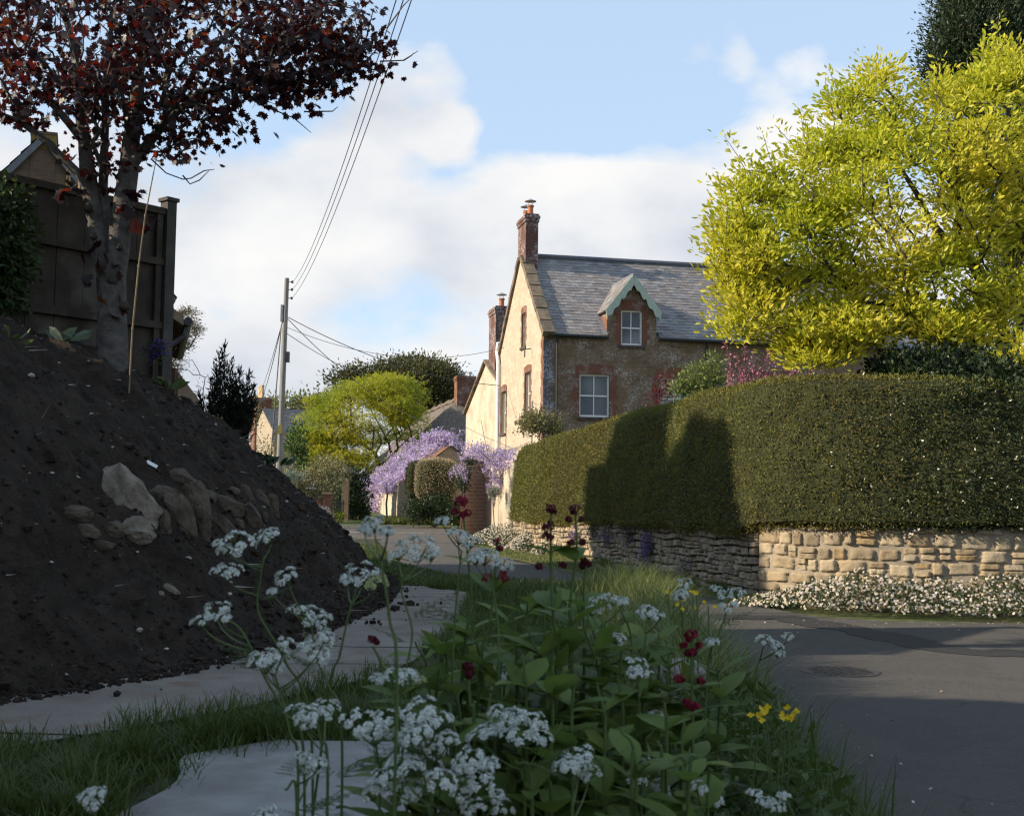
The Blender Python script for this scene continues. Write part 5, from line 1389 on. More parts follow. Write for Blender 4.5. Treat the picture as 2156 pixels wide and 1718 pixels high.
def shrub(name, label, ell, k, spread, size, mat, Y, zb=0.3, tpl='diamond', width=.9, stems=5, group=None, up=.4, bark=None, flat=.9, cat='shrub'):
    tips = ell_pts(ell, .6); c = tips.mean(0); base = np.array([c[0], c[1], zb])
    tr = []
    for j in range(stems):
        tgt = tips[rng.integers(len(tips))]; tr.append([tuple(base + np.array([rng.normal() * .06, rng.normal() * .06, 0])) + (.03,), tuple(base * .45 + tgt * .55) + (.016,)])
    return leafy(name, label, cat, tuple(base), tips, k, spread, size, mat, tpl, width, up, tr, bark or M_bark, group, tk=dict(step=.4, r_tip=.006, wob=.12), flat=flat, crown='foliage', stem='stems')
M_var = m_leaf('variegated_leaf', [(.20, .19, .09), (.12, .14, .05), (.28, .25, .14), (.15, .16, .06)], .25, .5, .3)
M_dkg = m_leaf('dark_green_leaf', [(.012, .03, .010), (.022, .045, .014), (.03, .055, .016), (.017, .036, .012)], .2, .45, .35)
M_mid = m_leaf('mid_green_leaf', [(.05, .08, .02), (.08, .11, .03), (.06, .09, .02), (.10, .12, .04)], .3, .5, .3)
M_lime = m_leaf('lime_leaf', [(.22, .28, .03), (.30, .34, .05)], .4, .5, .3)
M_olive = m_leaf('olive_leaf', [(.13, .135, .05), (.19, .18, .075), (.16, .15, .06), (.22, .19, .09)], .3, .5, .3)
shrub('variegated_shrub', 'large pale variegated shrub between the pole and the gate pillar', [(655, 1020, 62, 34, 58, 1.3, 90), (690, 990, 40, 30, 58.3, 1, 50), (600, 1005, 24, 16, 58, .8, 20)], 30, .16, .13, M_var, 58)
shrub('ivy_mass', 'dark green leafy mass around the porch at the left end of the wisteria', [(735, 1050, 34, 40, 61, .9, 100), (750, 1010, 24, 24, 61, .7, 40), (755, 1075, 22, 22, 61, .6, 40)], 30, .16, .14, M_dkg, 61, .1)
shrub('climber_by_pole', 'dark green bushy climber just right of the pole', [(622, 930, 16, 36, 56, .5, 34), (632, 965, 14, 22, 56, .5, 24)], 26, .13, .14, m_leaf('ivy_leaf', [(.03, .07, .015), (.05, .10, .02), (.07, .12, .03)], .3, .4, .4), 56)
shrub('sparse_pink_shrub', 'sparse tan shrub in front of the far stucco house, left of the pole', [(560, 945, 26, 22, 52, .8, 36), (535, 880, 18, 30, 52, .6, 24), (575, 970, 16, 14, 52, .5, 16)], 7, .14, .11, M_olive, 52, .4)
shrub('silver_mound_shrub', 'low silvery blue-green shrub on top of the box hedge by the pole', [(615, 1003, 22, 8, 54, .4, 26)], 26, .09, .09, m_leaf('silver_leaf', [(.13, .19, .15), (.18, .24, .19)], .2, .6, .2), 54, .9)
shrub('lime_gate_shrub', 'tiny lime yellow shrub at the foot of the garden gate', [(718, 1086, 10, 8, 57, .25, 16)], 22, .06, .09, M_lime, 57, .1)
shrub('lavender_clump', 'greyish clump with pale blue flowers at the road edge below the gate', [(675, 1078, 22, 12, 52, .5, 30)], 24, .1, .07, m_leaf('lavender', [(.10, .13, .11), (.20, .22, .28), (.30, .32, .38), (.07, .1, .06)], .2, .6, .2), 52, .02)
shrub('dark_verge_shrub', 'dark bushy shrub below the clipped hedge, right of the outbuilding door', [(880, 1075, 22, 18, 54, .6, 50), (925, 1070, 40, 24, 54, .7, 80), (965, 1085, 18, 16, 53, .5, 30)], 26, .15, .13, M_dkg, 54, .05)
shrub('house_corner_shrub', 'pale olive shrub against the front corner of the stone house', [(1140, 890, 42, 20, 40, .7, 60), (1110, 895, 20, 16, 40, .5, 20), (1165, 905, 20, 12, 40, .5, 20)], 26, .13, .10, M_olive, 40, .93)
shrub('green_spring_shrub', 'loose bright green shrub above the hedge beside the pink blossom', [(1480, 800, 42, 24, 29, .6, 60), (1440, 815, 26, 14, 28.6, .4, 26), (1500, 775, 14, 22, 29, .3, 16)], 16, .11, .10, m_leaf('spring_leaf', [(.10, .15, .03), (.15, .19, .05), (.18, .20, .06)], .35, .5, .3), 29, .93)
shrub('dark_red_shrub', 'small dark red-leaved shrub in front of the half-hidden ground window', [(1400, 815, 14, 24, 31, .3, 22), (1385, 832, 14, 10, 31, .3, 12)], 9, .09, .09, m_leaf('dark_red_leaf', [(.10, .018, .025), (.16, .03, .04), (.07, .015, .02)], .3, .5, .3), 31, .93)
shrub('box_edging', 'low olive box hedge with pale top left of the variegated shrub', [(618, 1025, 22, 14, 57, .6, 60)], 30, .12, .09, M_olive, 57, .2)
shrub('dark_hedge_end_bush', 'dark tangled evergreen bush under the golden tree on the right end of the hedge', [(1990, 790, 125, 46, 17.6, .7, 170), (2110, 825, 60, 62, 17.0, .6, 110), (1890, 785, 60, 24, 18.2, .5, 60), (2060, 850, 70, 26, 16.7, .3, 60)], 30, .12, .09, M_yew, 17.6, .93)
# redbud with pink blossom along its branches
rbb = P(1600, 860, 27); rbb[2] = .93
rd = thing('pink_blossom_shrub', 'shrub with upright branches of magenta pink blossom above the hedge', 'shrub', tuple(rbb))
pl, al = [], []; mb = MB()
for (x, y) in ((1532, 720), (1550, 745), (1565, 770), (1580, 740), (1592, 760), (1612, 738), (1630, 765), (1650, 750), (1668, 742), (1690, 748), (1672, 775), (1645, 785), (1540, 775), (1605, 790), (1700, 775), (1570, 720), (1730, 760), (1560, 790)):
    top = P(x, y, 27 + rng.normal() * .3); n0 = rbb + np.array([(top[0] - rbb[0]) * .45, 0, .2]); 
    pts = [n0 * (1 - f) + top * f + np.array([.06 * math.sin(f * 5 + x), 0, 0]) for f in np.linspace(0, 1, 10)]
    mb.tube(pts, list(np.linspace(.02, .006, 10)), 5)
    for f in np.linspace(.45, .99, 46):
        for _ in range(3): pl.append(n0 * (1 - f) + top * f + np.array([.06 * math.sin(f * 5 + x), 0, 0]) + rng.normal(size=3) * .045); al.append(rng.normal(size=3))
mb.build('stems', M_twig, rd); leaf_obj('blossom', leaves_np(np.array(pl), np.array(al), rng.uniform(.035, .075, len(pl)), 'diamond', 1.3), m_leaf('pink_petal', [(.42, .14, .22), (.52, .20, .28), (.34, .10, .18), (.48, .22, .26)], .3, .6, .2), rd)
# ivy on the fence
E = [(12, 520, 28, 100, 10.9, .25, 150), (-5, 600, 30, 60, 10.9, .25, 60), (20, 425, 24, 22, 11.0, .2, 26)]
tips = ell_pts(E, .3); ib = P(5, 640, 10.9); ib[2] = float(mound_h(np.array([ib[0]]), np.array([ib[1]]))[0]) - .03
leafy('fence_climber', 'leafy green climber covering the left end of the wooden fence', 'climber', tuple(ib), tips, 16, .08, .07, m_leaf('climber_leaf', [(.02, .04, .010), (.035, .06, .015), (.05, .07, .02)], .25, .5, .3), 'oval', 1.0, -.2, [[tuple(ib) + (.015,)] + TP((8, 540, 10.95, .012), (14, 440, 11.0, .008))], M_bark, tk=dict(step=.2, r_tip=.003, wob=.2), crown='foliage', stem='stems')

# ------------------------------------------------------------------ wisteria
M_wist = m_leaf('wisteria_petal', [(.38, .295, .52), (.50, .40, .60), (.44, .35, .56), (.58, .50, .64), (.34, .265, .50), (.62, .55, .63)], .3, .6, .2)
M_wleaf = m_leaf('wisteria_leaf', [(.14, .17, .05), (.2, .2, .08)], .35, .5, .3)
M_vine = m_noise('vine_bark', (.12, .09, .06), (.2, .16, .11), 8, .9, .5, 30)
def racemes(pts, ln, wd, per):
    P_, A_, S_ = [], [], []
    for q_ in pts:
        L = ln * rng.uniform(.6, 1.3); tilt = rng.normal(size=2) * .12
        f = rng.random(per); ang = rng.uniform(0, 2 * PI, per); rr = wd * (1 - f * .85) * rng.uniform(.5, 1, per)
        P_.append(np.stack([q_[0] + tilt[0] * f * L + rr * np.cos(ang), q_[1] + tilt[1] * f * L + rr * np.sin(ang), q_[2] - f * L], 1))
        A_.append(np.stack([np.cos(ang), np.sin(ang), np.full(per, -.5)], 1)); S_.append(rng.uniform(.6, 1.2, per))
    return np.concatenate(P_), np.concatenate(A_), np.concatenate(S_)
wb = np.array(Fs(-.25, 3.0, 0)); wb[2] = .05
wis = thing('lilac_wisteria', 'big lilac wisteria tumbling over the tiled roof of the cream outbuilding', 'climber', tuple(wb))
pts = []
for _ in range(1300):
    u, v = rng.uniform(0, 10.8), rng.uniform(-.05, Lr + .15)
    if v > Lr * (.62 + .3 * (u / 10)) and u < 2.0: continue
    if rng.random() < .55 * (1 - u / 3.2) and u < 3.2 and v > .8: continue
    q_ = np.array(RL(u, v, .18 + .30 * rng.random() + .35 * max(0, u - 4) / 7)); pts.append(q_)
for _ in range(90):
    u = rng.uniform(.2, 11.5); pts.append(np.array(RL(u, rng.uniform(-.05, .3), .12)) + np.array([-.05, 0, rng.uniform(.0, .25)]))
for (x, y, Y, n) in ((785, 1010, 66, 26), (800, 1035, 67, 30), (785, 1055, 68, 22), (935, 915, 66, 90), (905, 920, 67, 70), (885, 945, 66, 60), (860, 965, 66, 50), (835, 985, 66, 50), (965, 930, 63, 10), (870, 935, 68, 26), (850, 960, 68, 26)):
    for _ in range(n): pts.append(P(x + rng.normal() * 13, y + rng.normal() * 8, Y + rng.normal() * .5))
pts = np.array(pts)
a_, b_, c_ = racemes(pts, .50, .16, 30)
leaf_obj('blossom', leaves_np(a_, b_, c_ * .10, 'diamond', 1.4), M_wist, wis)
mb = MB()
mb.tube([wb, np.array(Fs(-.3, 3.1, 1.0)), np.array(Fs(-.25, 2.8, 1.8)), np.array(RL(3.0, .5, .15)), np.array(RL(4.5, 1.5, .2)), np.array(RL(7.5, 2.0, .2))], [.06, .055, .05, .05, .04, .03], 6)
for k in range(26):
    u = rng.uniform(.3, 9); pts_ = [np.array(RL(u + .4 * j + rng.normal() * .2, rng.uniform(.1, Lr), .1 + .1 * rng.random())) for j in range(5)]
    mb.tube(pts_, [.02, .018, .015, .012, .008], 4)
mb.build('stems', M_vine, wis)
a2, b2 = around(pts[rng.integers(len(pts), size=160)], 5, .25); leaf_obj('leaves', leaves_np(a2, b2, rng.uniform(.10, .18, len(a2)), 'diamond', .8), M_wleaf, wis)

# ------------------------------------------------------------------ brick wall, cream wall end, second wisteria, trimmed bush
zt1 = 2.55
b0, b1, b2 = P(970, 1040, 40.8), P(1023, 1040, 42.0), P(1082, 1040, 37.6)
bw = thing('brick_garden_wall', 'shaded curved brick wall under the blue-lilac wisteria', 'wall', (b0[0], b0[1], 0))
cur = [b0 * (1 - f) + b1 * f + np.array([0, .28 * math.sin(f * PI), 0]) for f in np.linspace(0, 1, 9)]
mb = MB(); mb.grid(np.array([[(q_[0], q_[1], 0), (q_[0], q_[1], zt1 + .25 - .12 * k / 8)] for k, q_ in enumerate(cur)])); mb.grid(np.array([[(q_[0], q_[1], zt1 + .25 - .12 * k / 8), (q_[0] + .1, q_[1] + .3, zt1 + .25 - .12 * k / 8)] for k, q_ in enumerate(cur)]))
mb.build('brickwork', m_brick('brown_brick', (.44, .28, .22), (.36, .23, .18), (.62, .54, .47), .34, .13, .02, None, 1, rough=.9), bw)
cw = thing('cream_wall_end', 'sunlit cream rendered wall between the brick wall and the hedge', 'wall', (b1[0], b1[1], 0))
dv = unit((b2 - b1)[:2]); Fc = frame_fn(b1[:2], dv); Lc = float(np.linalg.norm((b2 - b1)[:2]))
mb = MB(); mb.box((.0, .0, 0), (Lc, .35, zt1), Fc); mb.box((-.02, -.03, zt1 + .001), (Lc, .38, zt1 + .08), Fc); mb.build('render', M_render, cw)
w2b = np.array(Fc(2.2, -.1, 0)); w2b[2] = .05
w2 = thing('blue_lilac_wisteria', 'smaller wisteria, half blue in shade and half pale lilac in sun, over the brick wall', 'climber', tuple(w2b))
pts = []
for _ in range(150):
    f = rng.random(); q_ = b1 + (b2 - b1) * f; pts.append(np.array([q_[0] + rng.normal() * .12, q_[1] + rng.normal() * .12 - .15, zt1 + .08 + rng.random() * .55 - .25 * abs(f - .4)]))
for _ in range(80):
    q_ = cur[rng.integers(3, 9)]; pts.append(np.array([q_[0] + rng.normal() * .14, q_[1] + rng.normal() * .15 + .1, zt1 + .3 + rng.uniform(-.1, .5)]))
for (x, y, n) in ((965, 980, 20), (1040, 985, 26), (1048, 1005, 22), (1035, 1018, 12), (985, 945, 18), (1010, 935, 20), (1050, 960, 24)):
    for _ in range(n): pts.append(P(x + rng.normal() * 9, y + rng.normal() * 8, 39.4 + rng.normal() * .2))
pts = np.array(pts); a_, b_, c_ = racemes(pts, .30, .075, 24)
leaf_obj('blossom', leaves_np(a_, b_, c_ * .055, 'diamond', 1.4), M_wist, w2)
mb = MB(); mb.tube([w2b, w2b + np.array([-.1, 0, 1.2]), w2b + np.array([-.2, .0, 2.4]), cur[6] + np.array([0, .1, 2.6])], [.022, .02, .018, .012], 6)
for k in range(10):
    i_ = rng.integers(len(pts), size=4); mb.tube([pts[j] for j in i_[np.argsort(pts[i_, 0])]], [.012, .012, .01, .006], 4)
mb.build('stems', M_vine, w2)
tips = ell_pts([(975, 1010, 10, 30, 40.4, .2, 50), (985, 975, 14, 12, 40.4, .2, 20)], .3)
leafy('ivy_on_brick', 'narrow trail of dark ivy down the left edge of the brick wall', 'climber', (b0[0], b0[1] - .3, .05), tips, 14, .07, .08, M_dkg, 'oval', 1.0, -.4, [[(b0[0], b0[1] - .3, .05, .02)] + TP((978, 1040, 40.4, .02), (978, 980, 40.4, .01))], M_bark, tk=dict(step=.3, r_tip=.004), crown='foliage', stem='stems')
tips = ell_pts([(1040, 1035, 14, 12, 38.6, .12, 26)], .3)
leafy('white_trailing_flowers', 'small bunch of white flowers trailing on the cream wall below the wisteria', 'flowers', tuple(P(1040, 1050, 38.9)), tips, 16, .06, .05, M_wblos_glint, 'penta', 1.0, .2, crown='blossom')
# clipped bush in front of the outbuilding gable
def leaf_block(name, label, c, size, rx, n, mat, leaf, core=M_hcore, cat='bush', rot=0, powr=4, lump=.04):
    nu, nv = 28, 18; rows = []
    for u in np.linspace(0, 2 * PI, nu):
        row = []
        for v in np.linspace(-PI / 2, PI / 2, nv):
            f = lambda a: np.sign(a) * abs(a) ** (2 / powr)
            x, y, z = f(math.cos(v)) * f(math.cos(u)), f(math.cos(v)) * f(math.sin(u)), f(math.sin(v))
            row.append((x * size[0], y * size[1], z * size[2]))
        rows.append(row)
    Gm = np.array(rows); cr, sr_ = math.cos(rot), math.sin(rot)
    Gm = np.stack([Gm[..., 0] * cr - Gm[..., 1] * sr_, Gm[..., 0] * sr_ + Gm[..., 1] * cr, Gm[..., 2]], -1) * (1 + lump * fbm(Gm * (2 if lump < .1 else .8), 3))[..., None] + np.array(c)
    th = thing(name, label, cat, (c[0], c[1], c[2] - size[2]))
    i = np.arange(nu * nv).reshape(nu, nv); F_ = np.stack([i[:-1, :-1], i[1:, :-1], i[1:, 1:], i[:-1, 1:]], -1).reshape(-1, 4)
    V = Gm.reshape(-1, 3); link('branches', npmesh('branches', V - ORG[th.name], F_.ravel(), np.full(len(F_), 4)), core, th)
    p, nn = sample_tris(V, F_, n); nn = np.where(((p - np.array(c)) * nn).sum(1, keepdims=True) < 0, -nn, nn)
    leaf_obj('foliage', leaves_np(p + nn * rng.normal(.01, .03, (n, 1)), nn + .7 * rng.normal(size=nn.shape), leaf * rng.uniform(.6, 1.3, n), 'diamond', .8), mat, th); return th
M_top = m_leaf('pinkish_bush_leaf', [(.36, .28, .185), (.46, .37, .25), (.30, .26, .14), (.50, .42, .29)], .2, .6, .2)
cb = P(917, 1010, 55); leaf_block('round_clipped_bush', 'large clipped bush with striped shadow in front of the outbuilding gable', (cb[0] + .05, cb[1], cb[2] - .0), (.93, .8, .92), 0, 9000, M_top, .07)
cb = P(880, 1012, 55.4); leaf_block('dark_clipped_bush', 'dark green clipped bush in shade at the left of the striped bush', (cb[0], cb[1], cb[2]), (.5, .5, .85), 0, 4000, m_leaf('dark_bush_leaf', [(.03, .04, .015), (.05, .06, .02)], .2, .5, .3), .07)

# ------------------------------------------------------------------ gate pillar, low brick wall and gate on the far side of the road
q = P(688, 1066, 57)
mb = MB(); x0 = P(600, 1060, 57)[0]; x1 = P(681, 1060, 57)[0]
lw = thing('low_brick_wall', 'low patterned brick wall beside the gate pillar across the road', 'wall', ((x0 + x1) / 2, 57, .0))
z1 = P(650, 1047, 57)[2]; mb.box((x0, 57, 0), (x1, 57.25, z1 - .06)); mb.build('brickwork', M_brick, lw); mb = MB(); mb.box((x0, 56.97, z1 - .059), (x1, 57.28, z1)); mb.build('coping', M_cope, lw)
mb = MB(); mb.box((x0, 56.9, 0), (x1, 56.998, P(650, 1064, 57)[2] - .02)); mb.build('plinth', M_pale if False else M_mort, lw)
gpz = P(686, 1036, 57)[2]
gp_ = thing('gate_pillar', 'square brick gate pillar with flat cap at the end of the low brick wall', 'pillar', (q[0], 57, 0))
mb = MB(); mb.box((q[0] - .16, 56.8, 0), (q[0] + .24, 57.2, gpz - .1)); mb.build('shaft', M_brick, gp_)
mb = MB(); mb.box((q[0] - .22, 56.74, gpz - .099), (q[0] + .30, 57.26, gpz)); mb.build('cap', M_cope, gp_)
gt = thing('iron_gate', 'dark slatted garden gate between brick pillar and porch pier', 'gate', (q[0] + .5, 57.1, .1))
mb = MB()
for k in range(8): mb.box((q[0] + .27 + k * .07, 57.08, .12), (q[0] + .305 + k * .07, 57.11, P(705, 1052, 57)[2]))
mb.build('bars', M_black, gt)
for z_ in (.3, 1.0):
    mb = MB(); mb.box((q[0] + .25, 57.05, z_), (q[0] + .84, 57.079, z_ + .06)); mb.build('rail', M_black, gt)

# ------------------------------------------------------------------ flowers in and along the walls
M_fol = m_leaf('fleabane_leaf', [(.035, .055, .016), (.055, .08, .024), (.08, .10, .035), (.045, .06, .02)], .3, .5, .3)
M_daisy = m_leaf('daisy_white', [(.52, .50, .47), (.60, .58, .54), (.48, .40, .38), (.56, .53, .49)], .25, .7, .15)
M_core = m_plain('daisy_centre', (.50, .36, .05), .8)
def daisy_bed(name, label, s0, s1, out, hfun, nf, nl, fsize, lsize, mapf=wmap, group=None, zb=0.0):
    s = rng.uniform(s0, s1, nl); o_ = rng.beta(1.1, 1.3, nl) * out
    hh = np.array([hfun(a, b) for a, b in zip(s, o_)]); z = zb + hh * rng.random(nl) ** .7
    p = np.array([mapf(a, b, c) for a, b, c in zip(s, o_, z)])
    th = thing(name, label, 'flower bed', tuple(mapf((s0 + s1) / 2, out / 2, zb)), group)
    leaf_obj('foliage', leaves_np(p, rng.normal(size=p.shape) + np.array([0, 0, .7]), lsize * rng.uniform(.6, 1.4, nl), 'diamond', .5), M_fol, th)
    s = rng.uniform(s0, s1, nf); o_ = rng.beta(1.2, 1.1, nf) * out; hh = np.array([hfun(a, b) for a, b in zip(s, o_)]); z = zb + hh * (1.06 - .75 * rng.random(nf) ** 1.6)
    p = np.array([mapf(a, b + .03, c) for a, b, c in zip(s, o_, z)]); nv = np.array([np.append(wnorm(min(max(a, 0), WL)), .7) for a in s]) if mapf is wmap else np.tile(np.array([-.3, -.8, .6]), (nf, 1))
    ns_ = unit(nv + .45 * rng.normal(size=(nf, 3))); al = np.cross(ns_, rng.normal(size=(nf, 3)))
    o = leaf_obj('flowers', leaves_np(p, al, fsize * rng.uniform(.7, 1.2, nf), 'daisy', 1.0, ns_), M_daisy, th); o['kind'] = 'stuff'
    o = leaf_obj('flower_centres', leaves_np(p + ns_ * .006, al, fsize * .3, 'penta', 1.0, ns_), M_core, th); o['kind'] = 'stuff'
    return th
ksa, ksb = s_at(1622), WL - .3
daisy_bed('daisy_bed', 'long bed of white daisies at the foot of the mortared stone wall', ksa, ksb, 1.05, lambda s, o_: (.16 + .34 * min(1, (s - ksa) / 1.2)) * (1 - .75 * (o_ / 1.05) ** 1.6) * (.92 + .10 * math.sin(s * 3.1) + .08 * math.sin(s * 7.7)), 3300, 18000, .040, .055)
for nm, a_, b_, out_, h_, nf_, nl_, lab in ((0, -1.6, 1.6, .8, .78, 900, 3500, 'mound of white daisies at the foot of the cream wall'), (1, 2.0, 3.4, .55, .6, 600, 1800, 'clump of white daisies on the lane edge left of the first purple wall flowers'), (2, 4.3, 5.2, .4, .4, 200, 800, 'small daisy clump on the lane edge below the first purple wall flowers')):
    daisy_bed('daisy_clump', lab, a_, b_, out_, lambda s, o_, a_=a_, b_=b_, h_=h_, out_=out_: h_ * max(.1, 1 - (2 * (s - (a_ + b_) / 2) / (b_ - a_)) ** 2) ** .6 * (1 - .6 * o_ / out_), nf_, nl_, .045, .07, mapf=lambda s, o, z: wmap(max(s, 0), o, z) + (np.array([min(s, 0) * .5, -min(s, 0) * .85, 0]) * (1, 1, 0)), group='daisy clumps along the lane')
tips = np.array([wmap(s_at(1900) + rng.normal() * .1, .06, 1.06 + rng.normal() * .05) for _ in range(10)])
th = leafy('wall_top_daisies', 'tuft of a few white daisies hanging at the top of the mortared wall', 'flowers', tuple(tips.mean(0)), tips, 12, .06, .05, M_fol, 'diamond', .5, .4, crown='foliage')
p, d = around(tips, 2, .08); p[:, 1] -= .05; leaf_obj('blossom', leaves_np(p, d, .04, 'daisy', 1, np.tile([-.4, -.8, .3], (len(p), 1)), .3), M_daisy, th)
# purple aubrieta tumbling out of the dry stone wall
M_aub = m_leaf('aubrieta_petal', [(.15, .085, .34), (.22, .13, .42), (.28, .17, .46), (.12, .07, .28)], .25, .6, .2)
for (x, y, w_, h_, n, fl_, lab) in ((1375, 1150, .20, .34, 30, .9, 'deep purple rock flowers hanging in a dense tuft from the dry stone wall'), (1225, 1130, .26, .20, 22, .6, 'pale purple rock flowers near the left end of the dry stone wall'), (1290, 1128, .30, .22, 26, .35, 'sparse purple and green tuft in the dry stone wall left of the deep purple one'), (1335, 1125, .28, .22, 24, .25, 'mostly green tuft on the dry stone wall between two purple ones'), (1460, 1205, .16, .22, 18, .3, 'dull mauve tuft low on the dry stone wall near its right end'), (1255, 1118, .2, .2, 18, .05, 'leafy green tuft on top of the sunlit left part of the dry stone wall')):
    s = s_at(x); Yw = wxy(s)[1]; z = P(x, y, Yw)[2]
    tips = np.array([wmap(s + rng.normal() * w_ * .6, .04 + .07 * rng.random(), z + rng.normal() * h_ * .45) for _ in range(n)])
    th = leafy('rock_cress', lab, 'flowers', tuple(wmap(s, .05, z - h_)), tips, 18, .05, .045, M_fol, 'diamond', .6, .1, group='purple rock flowers in the dry stone wall', crown='foliage')
    k = max(3, int(18 * fl_)); p, d = around(tips, k, .055); q_ = wnorm(s); p[:, 0] += q_[0] * .05; p[:, 1] += q_[1] * .05
    leaf_obj('blossom', leaves_np(p, d, rng.uniform(.018, .032, len(p)), 'penta', 1.0), M_aub, th)
tips = ell_pts([(1110, 1110, 30, 24, 34.2, .3, 40), (1095, 1080, 14, 18, 34.3, .2, 16)], .4)
leafy('leafy_wall_foot_plant', 'fresh green leafy plant under the rounded left end of the hedge', 'plant', tuple(P(1105, 1135, 34.2)), tips, 20, .09, .10, M_mid, 'oval', .9, .3, crown='foliage')
tips = ell_pts([(950, 1098, 26, 10, 50, .4, 30)], .4)

# loose plants on the soil bank
for (x, y, s_, mat_, n, lab) in ((130, 690, .16, m_leaf('thistle_leaf', [(.045, .07, .05), (.06, .09, .065)], .2, .5, .3), 9, 'grey-green thistle rosette sprawling on the upper soil bank'), (22, 720, .12, M_mid, 12, 'bright weed at the picture edge on the soil bank'), (375, 690, .12, M_mid, 0, ''), (212, 715, .09, M_mid, 16, 'small light green weed at the foot of the maple trunk'), (357, 770, .16, M_mid, 12, 'green strap-leaved plant beside the foot of the concrete fence post'), (560, 975, .14, M_dkg, 16, 'dark green weed patch on the far shoulder of the soil bank')):
    if not n: continue
    q = hit_mound(x, y); p = np.tile(q, (n, 1)) + rng.normal(size=(n, 3)) * np.array([.05, .05, .01]) * (2.2 if 'patch' in lab else 1)
    a_ = rng.uniform(0, 2 * PI, n); d = np.stack([np.cos(a_), np.sin(a_), rng.uniform(.25, 1.1, n)], 1)
    tag(leaf_obj('weed_plant', leaves_np(p, d, s_ * rng.uniform(.7, 1.5, n), 'oval', .8), mat_, loc=tuple(q)), lab, 'weed', 'weeds on the soil bank')
q = P(330, 768, 12.2); q[2] = float(mound_h(np.array([q[0]]), np.array([q[1]]))[0]) - .02; tips = np.array([P(330 + rng.normal() * 16, 742 + rng.normal() * 10, q[1]) for _ in range(24)])
th = leafy('blue_flower_clump', 'clump of violet-blue flowers at the foot of the fence', 'flowers', tuple(q), tips, 7, .03, .05, M_mid, 'diamond', .5, .5, [[tuple(q) + (.006,), tuple(P(330, 752, q[1])) + (.005,)]], M_fol, tk=dict(step=.08, r_tip=.002), crown='foliage', stem='stems')
p, d = around(tips + np.array([0, -.02, .03]), 7, .022); leaf_obj('blossom', leaves_np(p, d, .028, 'penta'), m_leaf('violet_petal', [(.06, .04, .20), (.09, .06, .28)], .2, .6, .2), th)

# ------------------------------------------------------------------ boulders half buried in the soil bank
import bmesh
def ico(sub):
    bm = bmesh.new(); bmesh.ops.create_icosphere(bm, subdivisions=sub, radius=1)
    T = np.array([v.co for v in bm.verts]); Fc_ = np.array([[v.index for v in f.verts] for f in bm.faces]); bm.free(); return T, Fc_
ICO4 = ico(4)
M_bould = m_noise('pale_boulder', (.095, .078, .058), (.25, .212, .165), 5, .95, .9, 16, .03, c3=(.05, .042, .033), s3=3.2)
M_brock = m_noise('brown_rock', (.042, .032, .022), (.115, .09, .062), 6, .95, .9, 18, .025, c3=(.022, .018, .014), s3=4)
def boulder(x0, y0, x1, y1, rot, label, mat, seed, depth=.62, name='boulder', sink=.10, group='rocks set in the soil bank', squar=2.6):
    c = hit_mound((x0 + x1) / 2, (y0 + y1) / 2); k = c[1] / FPX
    w_, h_ = (x1 - x0) * k / 2 * 1.26, (y1 - y0) * k / 2 * 1.26
    T, F_ = ICO4; r = np.random.default_rng(seed)
    V = T.copy(); e = squar
    V = V / (np.sum(np.abs(V) ** e, axis=1, keepdims=True) ** (1 / e))
    for _ in range(18):       # chip flat facets off
        n_ = unit(r.normal(size=3)); d_ = r.uniform(.55, .88); t_ = V @ n_ - d_; V = V - np.outer(np.maximum(t_, 0) * .85, n_)
    V = V * (1 + .13 * fbm(T * 1.3 + seed * 7.1, 3) + .075 * fbm(T * 4 + seed, 3) + .03 * fbm(T * 11 + seed, 2))[:, None]
    cr, sr_ = math.cos(rot), math.sin(rot)
    lw, lh = (w_, h_) if not rot else (max(w_, h_) * 1.02, min(w_, h_) * .92)
    X, Z_ = V[:, 0] * lw, V[:, 2] * lh
    Yd = V[:, 1] * min(lw, lh) * depth * 1.4
    X, Z_ = X * cr - Z_ * sr_, X * sr_ + Z_ * cr
    # lean back with the slope of the bank
    W_ = np.stack([X - .25 * Z_, Yd + .10 * Z_, Z_], -1)
    o_ = c + np.array([-.55, .55, -.45]) * min(lw, lh) * sink
    lo = o_ + np.array([0, 0, -h_])
    me = npmesh(name, W_ + o_ - lo, F_.ravel(), np.full(len(F_), 3))
    tag(link(name, me, mat, None, tuple(lo), smooth=False), label, 'rock', group)
def zz(a, b, c, d): return (a / 1.321 / 1.9, (b / 1.321 + 1200) / 1.9, c / 1.321 / 1.9, (d / 1.321 + 1200) / 1.9)
boulder(*zz(480, 880, 810, 1210), -.95, 'biggest pale grey boulder of the soil bank, leaning with its point up', M_bould, 1, .6, sink=.2)
